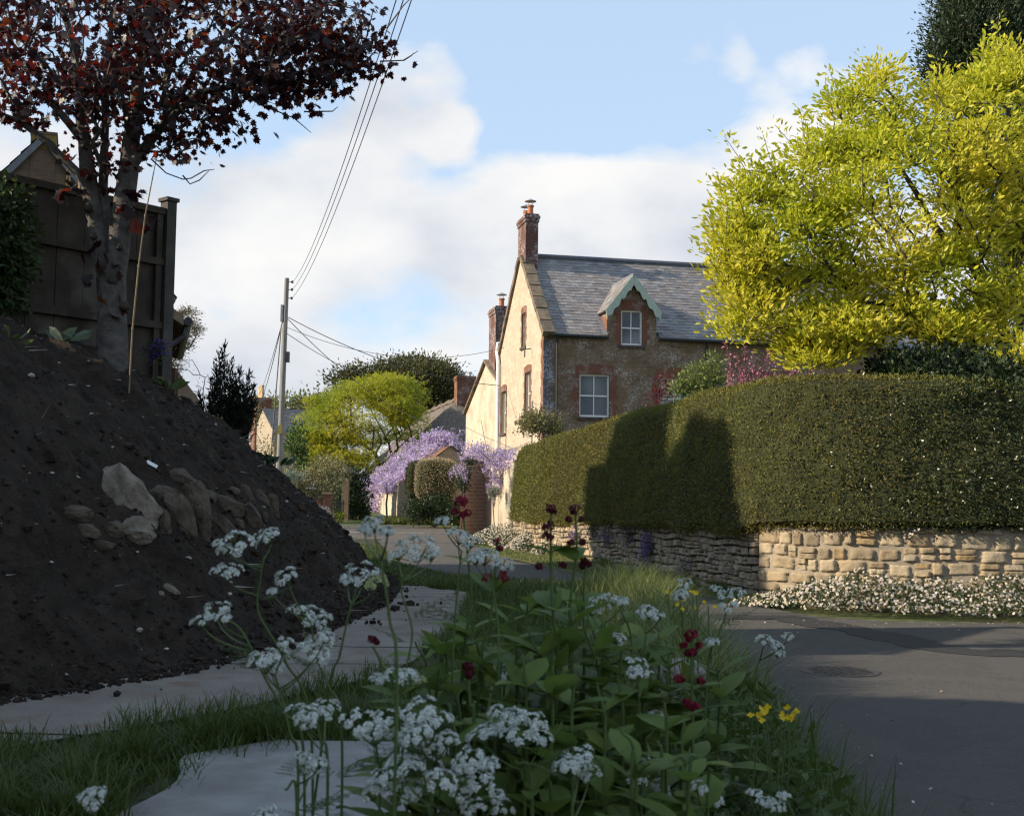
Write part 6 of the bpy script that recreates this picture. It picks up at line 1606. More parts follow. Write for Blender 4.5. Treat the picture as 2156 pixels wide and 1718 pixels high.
for args in (
    (240, 1085, 515, 1180, 0, 'flat brown slab lying left of the big pale boulder', M_brock, 2),
    (395, 1180, 520, 1262, 0, 'small brown rock under the flat slab, left of the big pale boulder', M_brock, 3),
    (520, 1160, 645, 1262, 0, 'brown rock tucked against the lower left of the big pale boulder', M_brock, 4),
    (620, 1160, 795, 1290, 0, 'pale lower block directly beneath the big pale boulder', M_bould, 22),
    (450, 1275, 612, 1325, 0, 'low buried rock, lowest of the group left of the big pale boulder', M_brock, 5),
    (772, 980, 942, 1098, 0, 'flat-topped rock just right of the big pale boulder, over an upright one', M_brock, 6),
    (830, 890, 1035, 1012, -.25, 'highest brown rock, wedge-shaped, topmost of the rough stone row', M_brock, 7),
    (795, 1092, 905, 1288, 0, 'upright rock standing against the right side of the big pale boulder', M_brock, 8),
    (893, 1030, 1012, 1282, 0, 'second upright rock from the big pale boulder, under the wedge-shaped one', M_brock, 9),
    (985, 1005, 1118, 1300, 0, 'tallest upright rock in the middle of the rough stone row', M_brock, 10),
    (1060, 1000, 1150, 1075, 0, 'small rock above the right shoulder of the tallest upright rock', M_brock, 11),
    (1125, 1035, 1290, 1145, 0, 'broad rounded rock bridging over two lower ones right of the tallest upright rock', M_brock, 12),
    (1120, 1130, 1238, 1285, 0, 'shadowed rock below the broad rounded one, beside the tallest upright rock', M_brock, 13),
    (1205, 988, 1272, 1052, 0, 'small squarish rock on top of the broad rounded one', M_brock, 14),
    (1262, 975, 1342, 1082, 0, 'rounded grey rock at the top of the right end of the stone row', M_brock, 15),
    (1335, 1000, 1422, 1102, 0, 'rounded brown rock second from the right end at the top of the stone row', M_brock, 16),
    (1283, 1095, 1388, 1235, 0, 'reddish squared rock low in the right half of the stone row', M_brock, 17),
    (1228, 1148, 1288, 1212, 0, 'small rock filling the gap left of the reddish squared rock', M_brock, 18),
    (1415, 1040, 1482, 1178, 0, 'tall rock closing the right end of the stone row', M_brock, 19),
    (1383, 1125, 1418, 1180, 0, 'smallest rock in the gap just left of the tall end rock', M_brock, 20),
): boulder(*zz(*args[:4]), args[4], args[5], args[6], args[7])
boulder(*zz(852, 1502, 942, 1552), -.35, 'loose pale oblong stone lying on bare soil below the stone row', M_bould, 31, .8, 'loose_stone', .1, 'loose stones on the soil')
boulder(*zz(820, 1540, 870, 1572), 0, 'small pale chip beside the loose oblong stone on the soil', M_bould, 32, .8, 'loose_stone', .1, 'loose stones on the soil')
boulder(330, 588 + 1010 - 10, 347, 1611, 0, 'dark clod resting on the concrete path at the left', M_soil, 33, .9, 'soil_lump', .0, 'loose lumps on the path') if False else None
q = hit_mound(315, 980); mb = MB(); mb.quad(q + np.array([-.03, 0, .02]), q + np.array([.05, .0, -.02]), q + np.array([.055, .02, .0]), q + np.array([-.02, .02, .04]))
tag(mb.build('paper_scrap', M_white, loc=tuple(q)), 'scrap of white paper on the soil above the stone row', 'litter')

# ------------------------------------------------------------------ manhole cover, kerb stone
q = G(1768, 1413, 0); mh = thing('manhole_cover', 'round cast iron manhole cover set in the shaded road', 'manhole cover', (q[0], q[1], 0))
M_iron = m_noise('cast_iron', (.035, .033, .032), (.065, .06, .056), 20, .7, .5, 60, .004)
mb = MB(); mb.lathe((q[0], q[1], 0), [(.34, -.01), (.34, .006), (.31, .007), (.305, .003), (.01, .003)], 36); mb.build('frame_ring', M_iron, mh)
mb = MB()
for a_ in range(-8, 9):
    for b_ in range(-8, 9):
        if a_ * a_ + b_ * b_ < 64 and (a_ + b_) % 2 == 0: mb.box((q[0] + a_ * .035 - .013, q[1] + b_ * .035 - .013, .002), (q[0] + a_ * .035 + .013, q[1] + b_ * .035 + .013, .010))
mb.build('raised_studs', M_iron, mh)
M_kerb = m_noise('pink_grey_kerb', (.15, .125, .115), (.24, .21, .2), 5, .9, .6, 25, .02, c3=(.07, .065, .05), s3=3)
for i, (x, y, Y, w_, lab) in enumerate(((1432, 1392, 5.2, .30, 'pinkish kerb block half hidden under the long grass at the verge edge'),)):
    q = P(x, y, Y); T, F_ = ico(3); V = T / (np.sum(np.abs(T) ** 6, axis=1, keepdims=True) ** (1 / 6)); V = V * (1 + .05 * fbm(T * 2, 3))[:, None] * np.array([.10, .16, .10]); lo = q + np.array([0, 0, -.20])
    tag(link('kerb_stone', npmesh('kerb_stone', V + np.array([0, 0, .1]), F_.ravel(), np.full(len(F_), 3)), M_kerb, None, tuple(lo), smooth=True), lab, 'kerb stone')
# row of edging stones that hold up the verge beside the road
for i, Yk in enumerate(np.arange(2.2, 4.9, .52)):
    xk = float(interp(Yk, KERB)) + .03; T, F_ = ico(3); V = T / (np.sum(np.abs(T) ** 7, axis=1, keepdims=True) ** (1 / 7)); V = V * (1 + .05 * fbm(T * 2 + i * 3, 3))[:, None] * np.array([.10, .245, .25])
    tag(link('edging_stone', npmesh('edging_stone', V, F_.ravel(), np.full(len(F_), 3)), M_kerb, None, (xk, Yk, .25), smooth=True), 'edging stone of the verge, buried behind flowers and long grass', 'edging stone', 'edging stones of the verge')

# ------------------------------------------------------------------ grass
M_grass = m_leaf('grass_blade', [(.045, .075, .012), (.068, .10, .016), (.056, .086, .014), (.09, .125, .022), (.04, .062, .011)], .45, .45, .35)
M_gdry = m_leaf('pale_grass_blade', [(.09, .125, .024), (.13, .165, .035), (.11, .14, .034), (.2, .19, .08)], .4, .45, .35)
def turf(name, label, x, y, h, w_, lean, mat, z=None):
    if z is None: z = verge_z(x, y)
    p = np.stack([x, y, z - .01], -1)
    tag(leaf_obj(name, blades_np(p, h, w_, lean), mat, loc=(0, 0, 0)), label, 'grass', kind='stuff')
def rnd(n, a, b): return rng.uniform(a, b, n)
# turf between the path and the verge plants
n = 30000; y = rnd(n, 4.6, 14); l = interp(y, PR); r_ = interp(y, KERB); u = rng.random(n) ** 1.3; x = l - .06 + (r_ - l) * u
cl = vnoise(np.stack([x * 3.5, y * 3.5, y * 0], -1)); keep = (cl + .8 > rng.random(n)); x, y, cl = x[keep], y[keep], cl[keep]; n = len(x)
turf('verge_grass', 'soft grass along the edge of the concrete path', x, y, rng.uniform(.06, .17, n) * (1 + .5 * cl), rnd(n, .004, .009), rnd(n, .2, .9), M_grass)
# strip between the long path and the slab, and to the left corner
n = 21000; y0_ = rnd(n, 3.2, 5.5); f = rng.random(n)
strip_c = np.array([interp(a, [(3.3, -1.45), (4.2, -1.35), (4.62, -1.2), (4.95, -.9), (5.2, -.6), (5.5, -.35)]) for a in y0_]); x = strip_c + rng.normal(0, .13, n) + .0
k = rng.random(n) < .48; x[k] = rnd(k.sum(), -2.3, -1.2); y0_[k] = rnd(k.sum(), 3.2, 4.35) + .0
inpath = (x < interp(y0_, PR) - .05) & (y0_ > 4.75)
inpath |= (y0_ < 4.45) & (x > np.array([slab_l(a) for a in y0_]) + .08)
x, y0_ = x[~inpath], y0_[~inpath]; n = len(x)
cl = vnoise(np.stack([x * 5, y0_ * 5, x * 0 + 3], -1)); keep = cl + .8 > rng.random(n); x, y0_, cl = x[keep], y0_[keep], cl[keep]; n = len(x)
turf('path_edge_grass', 'tufts of grass in the gap between the two concrete slabs', x, y0_, rng.uniform(.05, .19, n) * (1 + .5 * cl), rnd(n, .003, .007), rnd(n, .3, 1.0), M_grass)
n = 6500; y = rnd(n, 3.3, 4.75); x = rnd(n, -2.2, -1.12); keep = (x < interp(y, PR) + .9) & (x < np.array([slab_l(a) for a in y]) + .03); x, y = x[keep], y[keep]; n = len(x)
turf('corner_grass', 'short grass filling the bottom left corner beside the pale slab', x, y, rng.uniform(.03, .13, n), rnd(n, .003, .007), rnd(n, .3, 1.1), M_grass)
# long bent grass at the road edge
n = 9000; y = 2.4 + 9.6 * rng.random(n) ** .8; r_ = interp(y, LEDGE); x = r_ - .02 - np.abs(rng.normal(0, .17, n)); keep = rng.random(n) < np.where(y > 8, .55, 1)
x, y = x[keep], y[keep]; n = len(x)
turf('roadside_grass', 'dark long grass along the edge of the road at right', x, y, rng.uniform(.16, .46, n), rnd(n, .004, .009), rnd(n, .15, .8), M_grass)
n = 5200; y = rnd(n, 5.0, 12.5); x = interp(y, KERB) + rng.normal(-.12, .22, n)
turf('long_bent_grass', 'tall pale arching grass on the verge in the middle right', x, y, rng.uniform(.22, .52, n), rnd(n, .005, .010), rnd(n, .45, 1.1), M_gdry)
# far verge grass
n = 12000; y = rnd(n, 13, 34); x = interp(y, LEDGE) - .1 - rng.random(n) * np.clip(interp(y, LEDGE) - interp(y, FOOT) - .2, .1, 9)
keep = (x > interp(y, PR) + .02) | (y > 14.5); x, y = x[keep], y[keep]; n = len(x)
turf('far_verge_grass', 'grass on the far end of the verge beside the lane', x, y, rng.uniform(.03, .11, n), rnd(n, .010, .018), rnd(n, .2, .9), M_grass)
# grass at the foot of the stone wall, opposite side of the lane
mb = MB(); S_ = np.linspace(0, S_C + .6, 60); inn, oo = [], []
for s in S_:
    q = wxy(s); xr = max(.12, min(1.3, abs(q[0] - float(np.interp(q[1], [b[0] for b in sorted(REDGE)], [b[1] for b in sorted(REDGE)])))))
    inn.append(wmap(s, -.05, .07)); oo.append(wmap(s, xr + .02, .006))
mb.grid(np.array([[a_, a_ * .5 + b_ * .5 + np.array([0, 0, .02]), b_] for a_, b_ in zip(inn, oo)])); M_lawn = m_noise('lawn_strip', (.055, .065, .02), (.10, .105, .035), 3, .95, .5, 40)
o = mb.build('grass_strip', M_lawn, loc=(0, 0, 0)); tag(o, kind='structure')
n = 12000; s = rnd(n, 0, S_C + .5); w_ = np.interp(s, S_, [np.linalg.norm((b_ - a_)[:2]) for a_, b_ in zip(inn, oo)]); o_ = rng.random(n) ** 1.5 * w_
p = np.array([wmap(a_, b_, .05) for a_, b_ in zip(s, o_)]); hh = np.where((o_ < .22) & (vnoise(np.stack([s * 1.3, s * 0, s * 0], -1)) > -.1), rng.uniform(.05, .24, n), rng.uniform(.02, .06, n))
tag(leaf_obj('wall_foot_grass', blades_np(p, hh, rnd(n, .010, .018), rnd(n, .2, .9)), M_gdry, loc=(0, 0, 0)), 'thin mown grass strip with taller tufts below the dry stone wall', 'grass', kind='stuff')
n = 5000; x = rnd(n, -6.5, -1.6); y = rnd(n, 56.5, 59); tag(leaf_obj('far_lane_grass', blades_np(np.stack([x, y, far_rise(x, y) - .03], -1), rng.uniform(.1, .45, n), rnd(n, .03, .05), rnd(n, .2, .8)), M_gdry, loc=(0, 0, 0)), 'sunny grass along the lane in front of the outbuilding', 'grass', kind='stuff')
# low green undergrowth below the flowers
n = 5200; y = rnd(n, 1.9, 5.2); x = rng.uniform(-.15, .72, n) + .12 * (y - 2); x = np.minimum(x, interp(y, KERB) + .05); z_ = verge_z(x, y) + rng.random(n) ** 1.3 * .26
keep = ~((x < .12) & (y > 2.9)); x, y, z_ = x[keep], y[keep], z_[keep]; n = len(x)
M_under = m_leaf('undergrowth_leaf', [(.04, .07, .015), (.06, .098, .02), (.05, .08, .017), (.075, .11, .026)], .35, .5, .3)
tag(leaf_obj('verge_undergrowth', leaves_np(np.stack([x, y, z_], -1), rng.normal(size=(n, 3)) * np.array([1, 1, .5]) + np.array([0, 0, .4]), rng.uniform(.025, .075, n), 'oval', .9), M_under, loc=(0, 0, 0)), 'tangled low green leaves under the verge flowers', 'undergrowth', kind='stuff')
n = 3600; y = rnd(n, 1.9, 5.0); x = rng.uniform(-.1, 1.15, n) + .1 * (y - 2); keep = ~((x < .1) & (y > 2.9)); x, y = x[keep], y[keep]; n = len(x)
turf('verge_tussocks', 'fine grass growing up between the foreground flowers', x, y, rng.uniform(.10, .36, n), rnd(n, .003, .007), rnd(n, .2, .9), M_grass)

# ------------------------------------------------------------------ cow parsley
M_cpw = m_leaf('cow_parsley_white', [(.52, .55, .51), (.62, .64, .61), (.56, .60, .55), (.44, .48, .38)], .3, .7, .15)
M_cpb = m_leaf('cow_parsley_bud', [(.30, .36, .12), (.38, .42, .18), (.48, .52, .32)], .3, .6, .2)
M_stem = m_noise('green_stem', (.05, .085, .022), (.085, .12, .035), 12, .6, 0)
M_cpl = m_leaf('fern_leaf', [(.04, .07, .015), (.06, .09, .02), (.075, .105, .024)], .35, .5, .3)
def bez(p0, p1, p2, n): 
    f = np.linspace(0, 1, n)[:, None]; return p0 * (1 - f) ** 2 + 2 * p1 * f * (1 - f) + p2 * f * f
def umbel(parent, c, R, nrm, green=.0, thick=1.0):
    nrm = unit(np.array(nrm, float)); s_ = unit(np.cross(nrm, (0.3, 1, .2))); t_ = np.cross(nrm, s_)
    nu = int(rng.integers(8, 13)); hub = c - nrm * R * .95
    rays = MB(); FP, FN = [], []
    for k in range(nu):
        a = k * 2.399 + rng.normal() * .2; rr = R * (.18 + .8 * math.sqrt((k + .5) / nu)) * rng.uniform(.88, 1.08)
        uc = c + (s_ * math.cos(a) + t_ * math.sin(a)) * rr - nrm * (rr / R) ** 2 * R * .30 + rng.normal(size=3) * R * .05
        un = unit(uc - hub); rays.tube([hub, uc * .6 + hub * .4 + nrm * R * .05, uc - un * R * .16], [.0011, .0009, .0008], 4, False)
        ur = R * rng.uniform(.19, .27); us = unit(np.cross(un, (1, .2, .1))); ut = np.cross(un, us); m = int(rng.integers(20, 29))
        for j in range(m):
            b = j * 2.399; q_ = math.sqrt((j + .4) / m) * ur
            fp = uc + (us * math.cos(b) + ut * math.sin(b)) * q_ - un * (q_ / ur) ** 2 * ur * .35 + rng.normal(size=3) * .0009
            FP.append(fp); FN.append(unit(un * 1.0 + (us * math.cos(b) + ut * math.sin(b)) * q_ / ur * .8 + rng.normal(size=3) * .3))
            if j % 4 == 0: rays.tube([uc - un * R * .16, fp - un * .001], .0005, 3, False)
    FP, FN = np.array(FP), np.array(FN); al = np.cross(FN, rng.normal(size=FN.shape))
    sz = rng.uniform(.0030, .0054, len(FP)) * max(.8, min(1.25, R / .03))
    o = leaf_obj('umbel', leaves_np(FP, al, sz, 'penta', 1.0, FN), M_cpb if green > .5 else M_cpw, parent)
    rays.build('umbel_rays', M_stem, o, uv=False)
    return hub
def fern(c, d, L):
    d = unit(np.array(d, float)); side = unit(np.cross(d, (0, 0, 1))); Pp, Al, Sz = [], [], []
    for k in range(6):
        f = .2 + .14 * k; sz = L * .45 * (1 - f * .75)
        for sg in (-1, 1): Pp.append(c + d * L * f - np.array([0, 0, .12 * L * f * f])); Al.append(d * .6 + side * sg + np.array([0, 0, -.12])); Sz.append(sz)
    Pp.append(c + d * L - np.array([0, 0, .12 * L])); Al.append(d); Sz.append(L * .2)
    return leaves_np(np.array(Pp), np.array(Al), np.array(Sz), 'pinnate', .9, np.tile([0, 0, 1.0], (len(Pp), 1)), .15)
def cow_parsley(Y, root, knots, umbels, label, nleaf=3, droop=None):
    """root: picture x and ground distance; knots: picture points of the main stem from low to high"""
    rx = (root - 1078) / FPX * Y; z0 = float(verge_z(np.array([rx]), np.array([Y]))[0]); base = np.array([rx, Y, z0 - .01])
    th = thing('cow_parsley', label, 'wildflower', tuple(base), 'cow parsley on the verge')
    main = np.array([base] + [P(x, y, Y + (dy if dy else 0)) for x, y, dy in [(k + (0,))[:3] for k in knots]])
    main = main[np.argsort(main[:, 2])]
    mc = catmull(main, 10 * len(main)); n = len(mc)
    st = MB(); st.tube(list(mc), list(np.linspace(.0032, .0018, n)), 6)
    for (x, y, w_, *rest) in umbels:
        dy = rest[0] if len(rest) > 0 else rng.normal() * .06; gr = rest[1] if len(rest) > 1 else 0
        c = P(x, y, Y + dy); R = w_ / FPX * (Y + dy) / 2
        out = c - mc[-1]; nrm = np.array([.25 * np.sign(out[0]) * min(1, abs(out[0]) / .1) + rng.normal() * .15, -.42 + rng.normal() * .15, 1.0])
        hub = umbel(th, c, R, nrm, gr)
        low = mc[mc[:, 2] < hub[2] - .03]
        if len(low) == 0: low = mc[:1]
        j = np.argmin(np.linalg.norm((low - hub) * np.array([1, 1, .55]), axis=1)); p0 = low[j]
        mid = p0 * .45 + hub * .55 + np.array([(hub[0] - p0[0]) * .18, 0, -.12 * abs(hub[0] - p0[0])])
        st.tube(list(bez(p0, mid, hub, 8)), list(np.linspace(.0018, .0012, 8)), 5)
    st.build('stem', M_stem, th, uv=False)
    for k in range(nleaf):
        i = int(n * rng.uniform(.08, .75)); a = rng.uniform(0, 2 * PI); leaf_obj('leaf', fern(mc[i], (math.cos(a), math.sin(a) * .7, .6), rng.uniform(.07, .12)), M_cpl, th)
    return th
cow_parsley(2.45, 680, [(655, 1540), (600, 1390), (545, 1290), (548, 1220), (556, 1170)], [(500, 1130, 100), (562, 1118, 66), (480, 1190, 74), (470, 1150, 36)], 'tallest cow parsley at left, its white heads level with the rocks on the bank', 2)
cow_parsley(2.3, 660, [(640, 1600), (600, 1500), (560, 1430), (510, 1330), (470, 1300)], [(425, 1295, 56), (452, 1275, 70), (470, 1292, 46)], 'cow parsley leaning far left, its head over the bare dark soil', 3)
cow_parsley(2.4, 735, [(720, 1560), (690, 1440), (665, 1380), (655, 1310)], [(655, 1278, 104), (596, 1205, 64), (680, 1300, 50), (573, 1240, 26)], 'cow parsley with a broad dome of flowers centred over the path edge at left', 3)
cow_parsley(2.25, 640, [(628, 1640), (610, 1540), (585, 1440), (570, 1400)], [(555, 1372, 104), (600, 1345, 40), (575, 1395, 60), (668, 1362, 76), (690, 1335, 50)], 'lower cow parsley at left with loose gappy heads just above the concrete path', 4)
cow_parsley(2.5, 640, [(690, 1480), (715, 1380), (735, 1290), (752, 1235)], [(755, 1195, 96), (790, 1215, 60, 0, 1), (735, 1215, 40)], 'cow parsley half gone to greenish buds beside the tip of the soil bank', 2)
cow_parsley(2.35, 800, [(850, 1560), (850, 1440), (868, 1330), (845, 1240), (866, 1180)], [(870, 1140, 110), (905, 1160, 50), (835, 1160, 46)], 'tall straight cow parsley standing in the middle over the path, before the far lane', 3)
cow_parsley(1.7, 830, [(835, 1500), (820, 1300), (800, 1170)], [(782, 1098, 62), (815, 1112, 40), (765, 1110, 30)], 'nearest blurred cow parsley head floating in front of the far road', 1)
cow_parsley(2.5, 950, [(950, 1500), (955, 1350), (965, 1220), (972, 1160)], [(975, 1118, 66), (930, 1092, 36), (990, 1135, 50)], 'slim cow parsley with small white heads at the left of the red valerian', 2)
cow_parsley(2.4, 1030, [(1045, 1500), (1050, 1350), (1040, 1250), (1035, 1200)], [(1022, 1158, 70), (1060, 1180, 50), (1000, 1172, 40)], 'cow parsley whose white head overlaps a dark red flower stem in the middle', 2)
cow_parsley(2.1, 830, [(838, 1600), (842, 1500), (845, 1450)], [(838, 1410, 106), (880, 1428, 44, 0, 1), (800, 1420, 50)], 'cow parsley with a rounded white dome against the grassy path edge', 3)
cow_parsley(2.0, 700, [(690, 1650), (675, 1560), (668, 1520)], [(655, 1490, 104), (690, 1478, 66), (640, 1505, 60)], 'cow parsley at lower left whose dome sits just above the pale slab', 4)
cow_parsley(2.05, 800, [(800, 1680), (795, 1600), (790, 1550)], [(765, 1510, 100), (815, 1500, 80), (790, 1535, 84), (840, 1540, 60)], 'broad lower cow parsley, left of the largest white cluster', 4)
cow_parsley(2.0, 905, [(905, 1690), (900, 1610), (895, 1550)], [(880, 1485, 100), (920, 1500, 84), (870, 1530, 86), (940, 1545, 60), (905, 1560, 70)], 'cow parsley forming the largest dense white cluster at the bottom centre', 4)
cow_parsley(1.95, 905, [(910, 1700), (900, 1660), (890, 1630)], [(850, 1595, 90), (905, 1605, 90), (800, 1625, 80), (935, 1630, 80), (850, 1650, 90), (780, 1660, 60)], 'cow parsley of many small heads low over the pale slab', 4)
cow_parsley(2.1, 1110, [(1105, 1680), (1100, 1600), (1090, 1560)], [(1075, 1500, 88), (1120, 1505, 84), (1095, 1530, 90), (1140, 1545, 64), (1040, 1490, 40), (1010, 1530, 84, .05)], 'wide flat-topped cow parsley right of the largest white cluster', 4)
cow_parsley(2.0, 1200, [(1205, 1700), (1210, 1650), (1212, 1620)], [(1210, 1585, 94), (1195, 1600, 60), (1240, 1620, 56)], 'single dome-shaped cow parsley at the bottom, right of the wide flat-topped one', 3)
cow_parsley(1.95, 1000, [(1000, 1710), (1000, 1670), (1000, 1650)], [(985, 1590, 80), (1010, 1625, 84), (970, 1650, 70), (1030, 1600, 50), (990, 1690, 56), (1060, 1690, 60), (1045, 1670, 40)], 'ragged low cow parsley at the bottom edge under the wide flat-topped one', 3)
cow_parsley(2.6, 1250, [(1262, 1480), (1270, 1380), (1275, 1310)], [(1262, 1265, 56), (1290, 1252, 60), (1245, 1278, 40), (1310, 1260, 36)], 'cow parsley with a slanting plate of flowers above the broad green leaves', 2)
cow_parsley(2.7, 1330, [(1345, 1500), (1355, 1380), (1362, 1320)], [(1365, 1280, 56), (1300, 1335, 50), (1385, 1292, 34)], 'small-headed cow parsley between the green leaves and the long arching grass', 2)
cow_parsley(2.5, 1340, [(1345, 1560), (1345, 1480), (1345, 1430)], [(1340, 1392, 60), (1358, 1408, 40), (1335, 1412, 36), (1380, 1500, 50), (1065, 1408, 56, .1)], 'small round-headed cow parsley left of the crimson flowers', 2)
cow_parsley(3.2, 1470, [(1490, 1420), (1515, 1330), (1530, 1290)], [(1440, 1222, 40), (1432, 1245, 44), (1532, 1262, 58), (1515, 1238, 40), (1550, 1240, 44), (1500, 1345, 34)], 'wide-branching cow parsley reaching over the road in front of the stone wall', 2)
cow_parsley(3.4, 1560, [(1590, 1440), (1600, 1390)], [(1612, 1340, 46), (1632, 1352, 40), (1660, 1335, 30), (1640, 1370, 32)], 'fine-stemmed cow parsley at right, silhouetted against the grey road', 2)
cow_parsley(2.3, 1350, [(1350, 1690), (1350, 1640)], [(1345, 1588, 62), (1340, 1632, 60), (1370, 1610, 40), (1395, 1650, 50)], 'cow parsley with two stacked heads low among broad leaves right of the dome-shaped one', 3)
cow_parsley(2.3, 1480, [(1485, 1710)], [(1470, 1650, 46), (1495, 1665, 44), (1510, 1680, 36)], 'little cow parsley in deep shade at the bottom, left of the road grass', 2)
cow_parsley(2.3, 1620, [(1615, 1710)], [(1590, 1665, 40), (1610, 1682, 40), (1640, 1690, 40), (1650, 1670, 30)], 'lowest right cow parsley with its tiny heads touching the road', 2)
cow_parsley(2.0, 240, [(225, 1715)], [(180, 1672, 50), (208, 1660, 44), (195, 1690, 40)], 'lone cow parsley in the bottom left corner of the grass', 3)
cow_parsley(1.9, 640, [(625, 1710), (600, 1660)], [(560, 1708, 60), (640, 1590, 40), (670, 1600, 46), (655, 1620, 36)], 'straggly cow parsley with wispy heads hanging over the pale slab', 3)

# ------------------------------------------------------------------ red valerian
M_val = m_leaf('valerian_leaf', [(.115, .175, .036), (.15, .21, .042), (.125, .185, .055), (.19, .235, .045)], .45, .55, .22, big=(9, (.085, .14, .03)))
M_vred = m_leaf('valerian_red', [(.16, .008, .022), (.22, .012, .035), (.12, .008, .018)], .3, .6, .2)
M_vdark = m_leaf('valerian_dark_red', [(.07, .010, .014), (.10, .014, .02), (.05, .008, .012)], .25, .6, .2)
def head(parent, c, r, mat):
    m = int(60 * max(.6, r / .016)); v = unit(rng.normal(size=(m, 3)) + np.array([0, 0, .35])); p = c + v * r * rng.uniform(.7, 1.05, (m, 1)) * np.array([1, 1, .85])
    leaf_obj('flower_head', leaves_np(p, np.cross(v, rng.normal(size=v.shape)), rng.uniform(.006, .010, m), 'penta', 1, v, .5), mat, parent)
def valerian(Y, label, stems, mat=None, heads=(), lmax=.10):
    """stems: (x_base, knots [(x, y)...] from low to high, leaf pairs)"""
    x0 = np.mean([s_[0] for s_ in stems]); rx = (x0 - 1078) / FPX * Y; z0 = float(verge_z(np.array([rx]), np.array([Y]))[0])
    th = thing('red_valerian', label, 'wildflower', (rx, Y, z0), 'red valerian on the verge')
    sm = MB(); lv = []
    for (xb, kn, npair, *dd) in stems:
        dy = dd[0] if dd else rng.normal() * .08
        b = np.array([(xb - 1078) / FPX * (Y + dy), Y + dy, z0 - .01]); m = np.array([b] + [P(x, y, Y + dy) for x, y in kn]); c = catmull(m, 40)
        L = np.concatenate([[0], np.cumsum(np.linalg.norm(np.diff(c, axis=0), axis=1))])
        sm.tube(list(c), list(np.linspace(.0048, .0026, 40)), 6)
        a0 = rng.uniform(0, PI)
        for k in range(npair):
            f = .12 + .88 * (k + .3) / npair; q = np.array([np.interp(f * L[-1], L, c[:, i]) for i in range(3)])
            for sg in (0, PI):
                a = a0 + k * PI / 2 + sg + rng.normal() * .25; ln = lmax * 1.35 * (1.1 - .62 * f) * rng.uniform(.8, 1.2)
                d = np.array([math.cos(a), math.sin(a), rng.uniform(.25, .95)]); up_ = np.array([-d[0] * d[2], -d[1] * d[2], 1.0])
                lv.append(leaves_np(q[None], d[None], [ln], 'lance', rng.uniform(.85, 1.35), up_[None], .1))
            if rng.random() < .5:
                a = rng.uniform(0, 2 * PI); lv.append(leaves_np(q[None], np.array([[math.cos(a), math.sin(a), 1.2]]), [lmax * .5], 'lance', .9))
    sm.build('stem', M_stem, th, uv=False)
    V, Lo, S = merge(lv); o = leaf_obj('leaves', (V, Lo, S), M_val, th, smooth=True); o['kind'] = 'stuff'
    for (x, y, rpx) in heads:
        head(th, P(x, y, Y), rpx / FPX * Y, mat or M_vdark)
    return th
valerian(2.7, 'red valerian with a ball-shaped dark crimson head in front of the brick wall at left', [(955, [(975, 1400), (992, 1280), (985, 1170), (974, 1075)], 5, 0)], M_vred, [(971, 1058, 16), (984, 1080, 9), (958, 1077, 9), (973, 1085, 8)])
valerian(2.6, 'red valerian with two small crimson heads side by side above a leaf collar', [(985, [(1010, 1420), (1030, 1320), (1040, 1240), (1046, 1140)], 5, 0)], M_vred, [(1026, 1217, 12), (1058, 1218, 13), (1045, 1140, 9), (1052, 1155, 7), (1060, 1205, 7)])
valerian(2.55, 'tallest red valerian, two dark heads one above the other against the hedge', [(1165, [(1172, 1420), (1165, 1300), (1160, 1200), (1160, 1080)], 7, 0)], M_vdark, [(1160, 1072, 13), (1154, 1108, 13), (1150, 1128, 9), (1158, 1132, 8), (1135, 1192, 8), (1185, 1190, 8)], .13)
valerian(2.55, 'tall red valerian with a single dark round head and pointed leaf bracts below it', [(1200, [(1203, 1400), (1200, 1280), (1213, 1170), (1212, 1085)], 6, .05)], M_vdark, [(1211, 1073, 13), (1198, 1093, 6), (1224, 1093, 6), (1203, 1142, 8), (1225, 1142, 8)], .12)
valerian(2.65, 'short red valerian with one small brown head right of the two tallest', [(1225, [(1230, 1400), (1228, 1290), (1232, 1195)], 6, 0)], M_vdark, [(1231, 1182, 9), (1226, 1192, 7), (1240, 1188, 6)], .11)
valerian(2.6, 'brightest red valerian, several crimson heads up one stem near the road', [(1462, [(1458, 1600), (1458, 1500), (1456, 1400), (1455, 1345)], 4, 0)], M_vred, [(1456, 1336, 14), (1440, 1360, 9), (1471, 1360, 9), (1458, 1372, 11), (1448, 1375, 8), (1430, 1430, 13), (1475, 1434, 10), (1448, 1480, 12), (1464, 1488, 12), (1382, 1528, 9), (1452, 1345, 9)], .08)
valerian(2.3, 'red valerian with one dull dark head half hidden among leaves at the centre', [(1000, [(998, 1560), (990, 1480), (986, 1420)], 4, 0)], M_vdark, [(986, 1405, 13), (988, 1420, 11)], .10)
valerian(2.3, 'small budding red valerian on its own in front of the path', [(840, [(835, 1500), (805, 1400), (785, 1360)], 4, 0)], M_vdark, [(782, 1345, 9), (792, 1352, 6)], .09)
valerian(2.1, 'leafy valerian without flowers at the bottom right, pale leaf tips catching light', [(1440, [(1450, 1660), (1470, 1590)], 6), (1400, [(1395, 1640), (1385, 1560)], 6), (1330, [(1330, 1650), (1335, 1580)], 6), (1480, [(1490, 1680), (1500, 1620)], 4)], M_vdark, [], .12)
valerian(2.6, 'broad clump of leafy valerian without flowers filling the middle of the verge', [(x, [(x + rng.normal() * 14, (y + 1640) / 2), (x + rng.normal() * 22, y)], 8) for x, y in ((935, 1330), (1010, 1300), (1085, 1290), (1130, 1330), (1185, 1320), (1255, 1320), (1300, 1370), (885, 1390), (1340, 1440), (1235, 1400), (1150, 1400), (1060, 1390), (960, 1430), (1110, 1440), (1290, 1450), (1200, 1480))], M_vdark, [], .15)
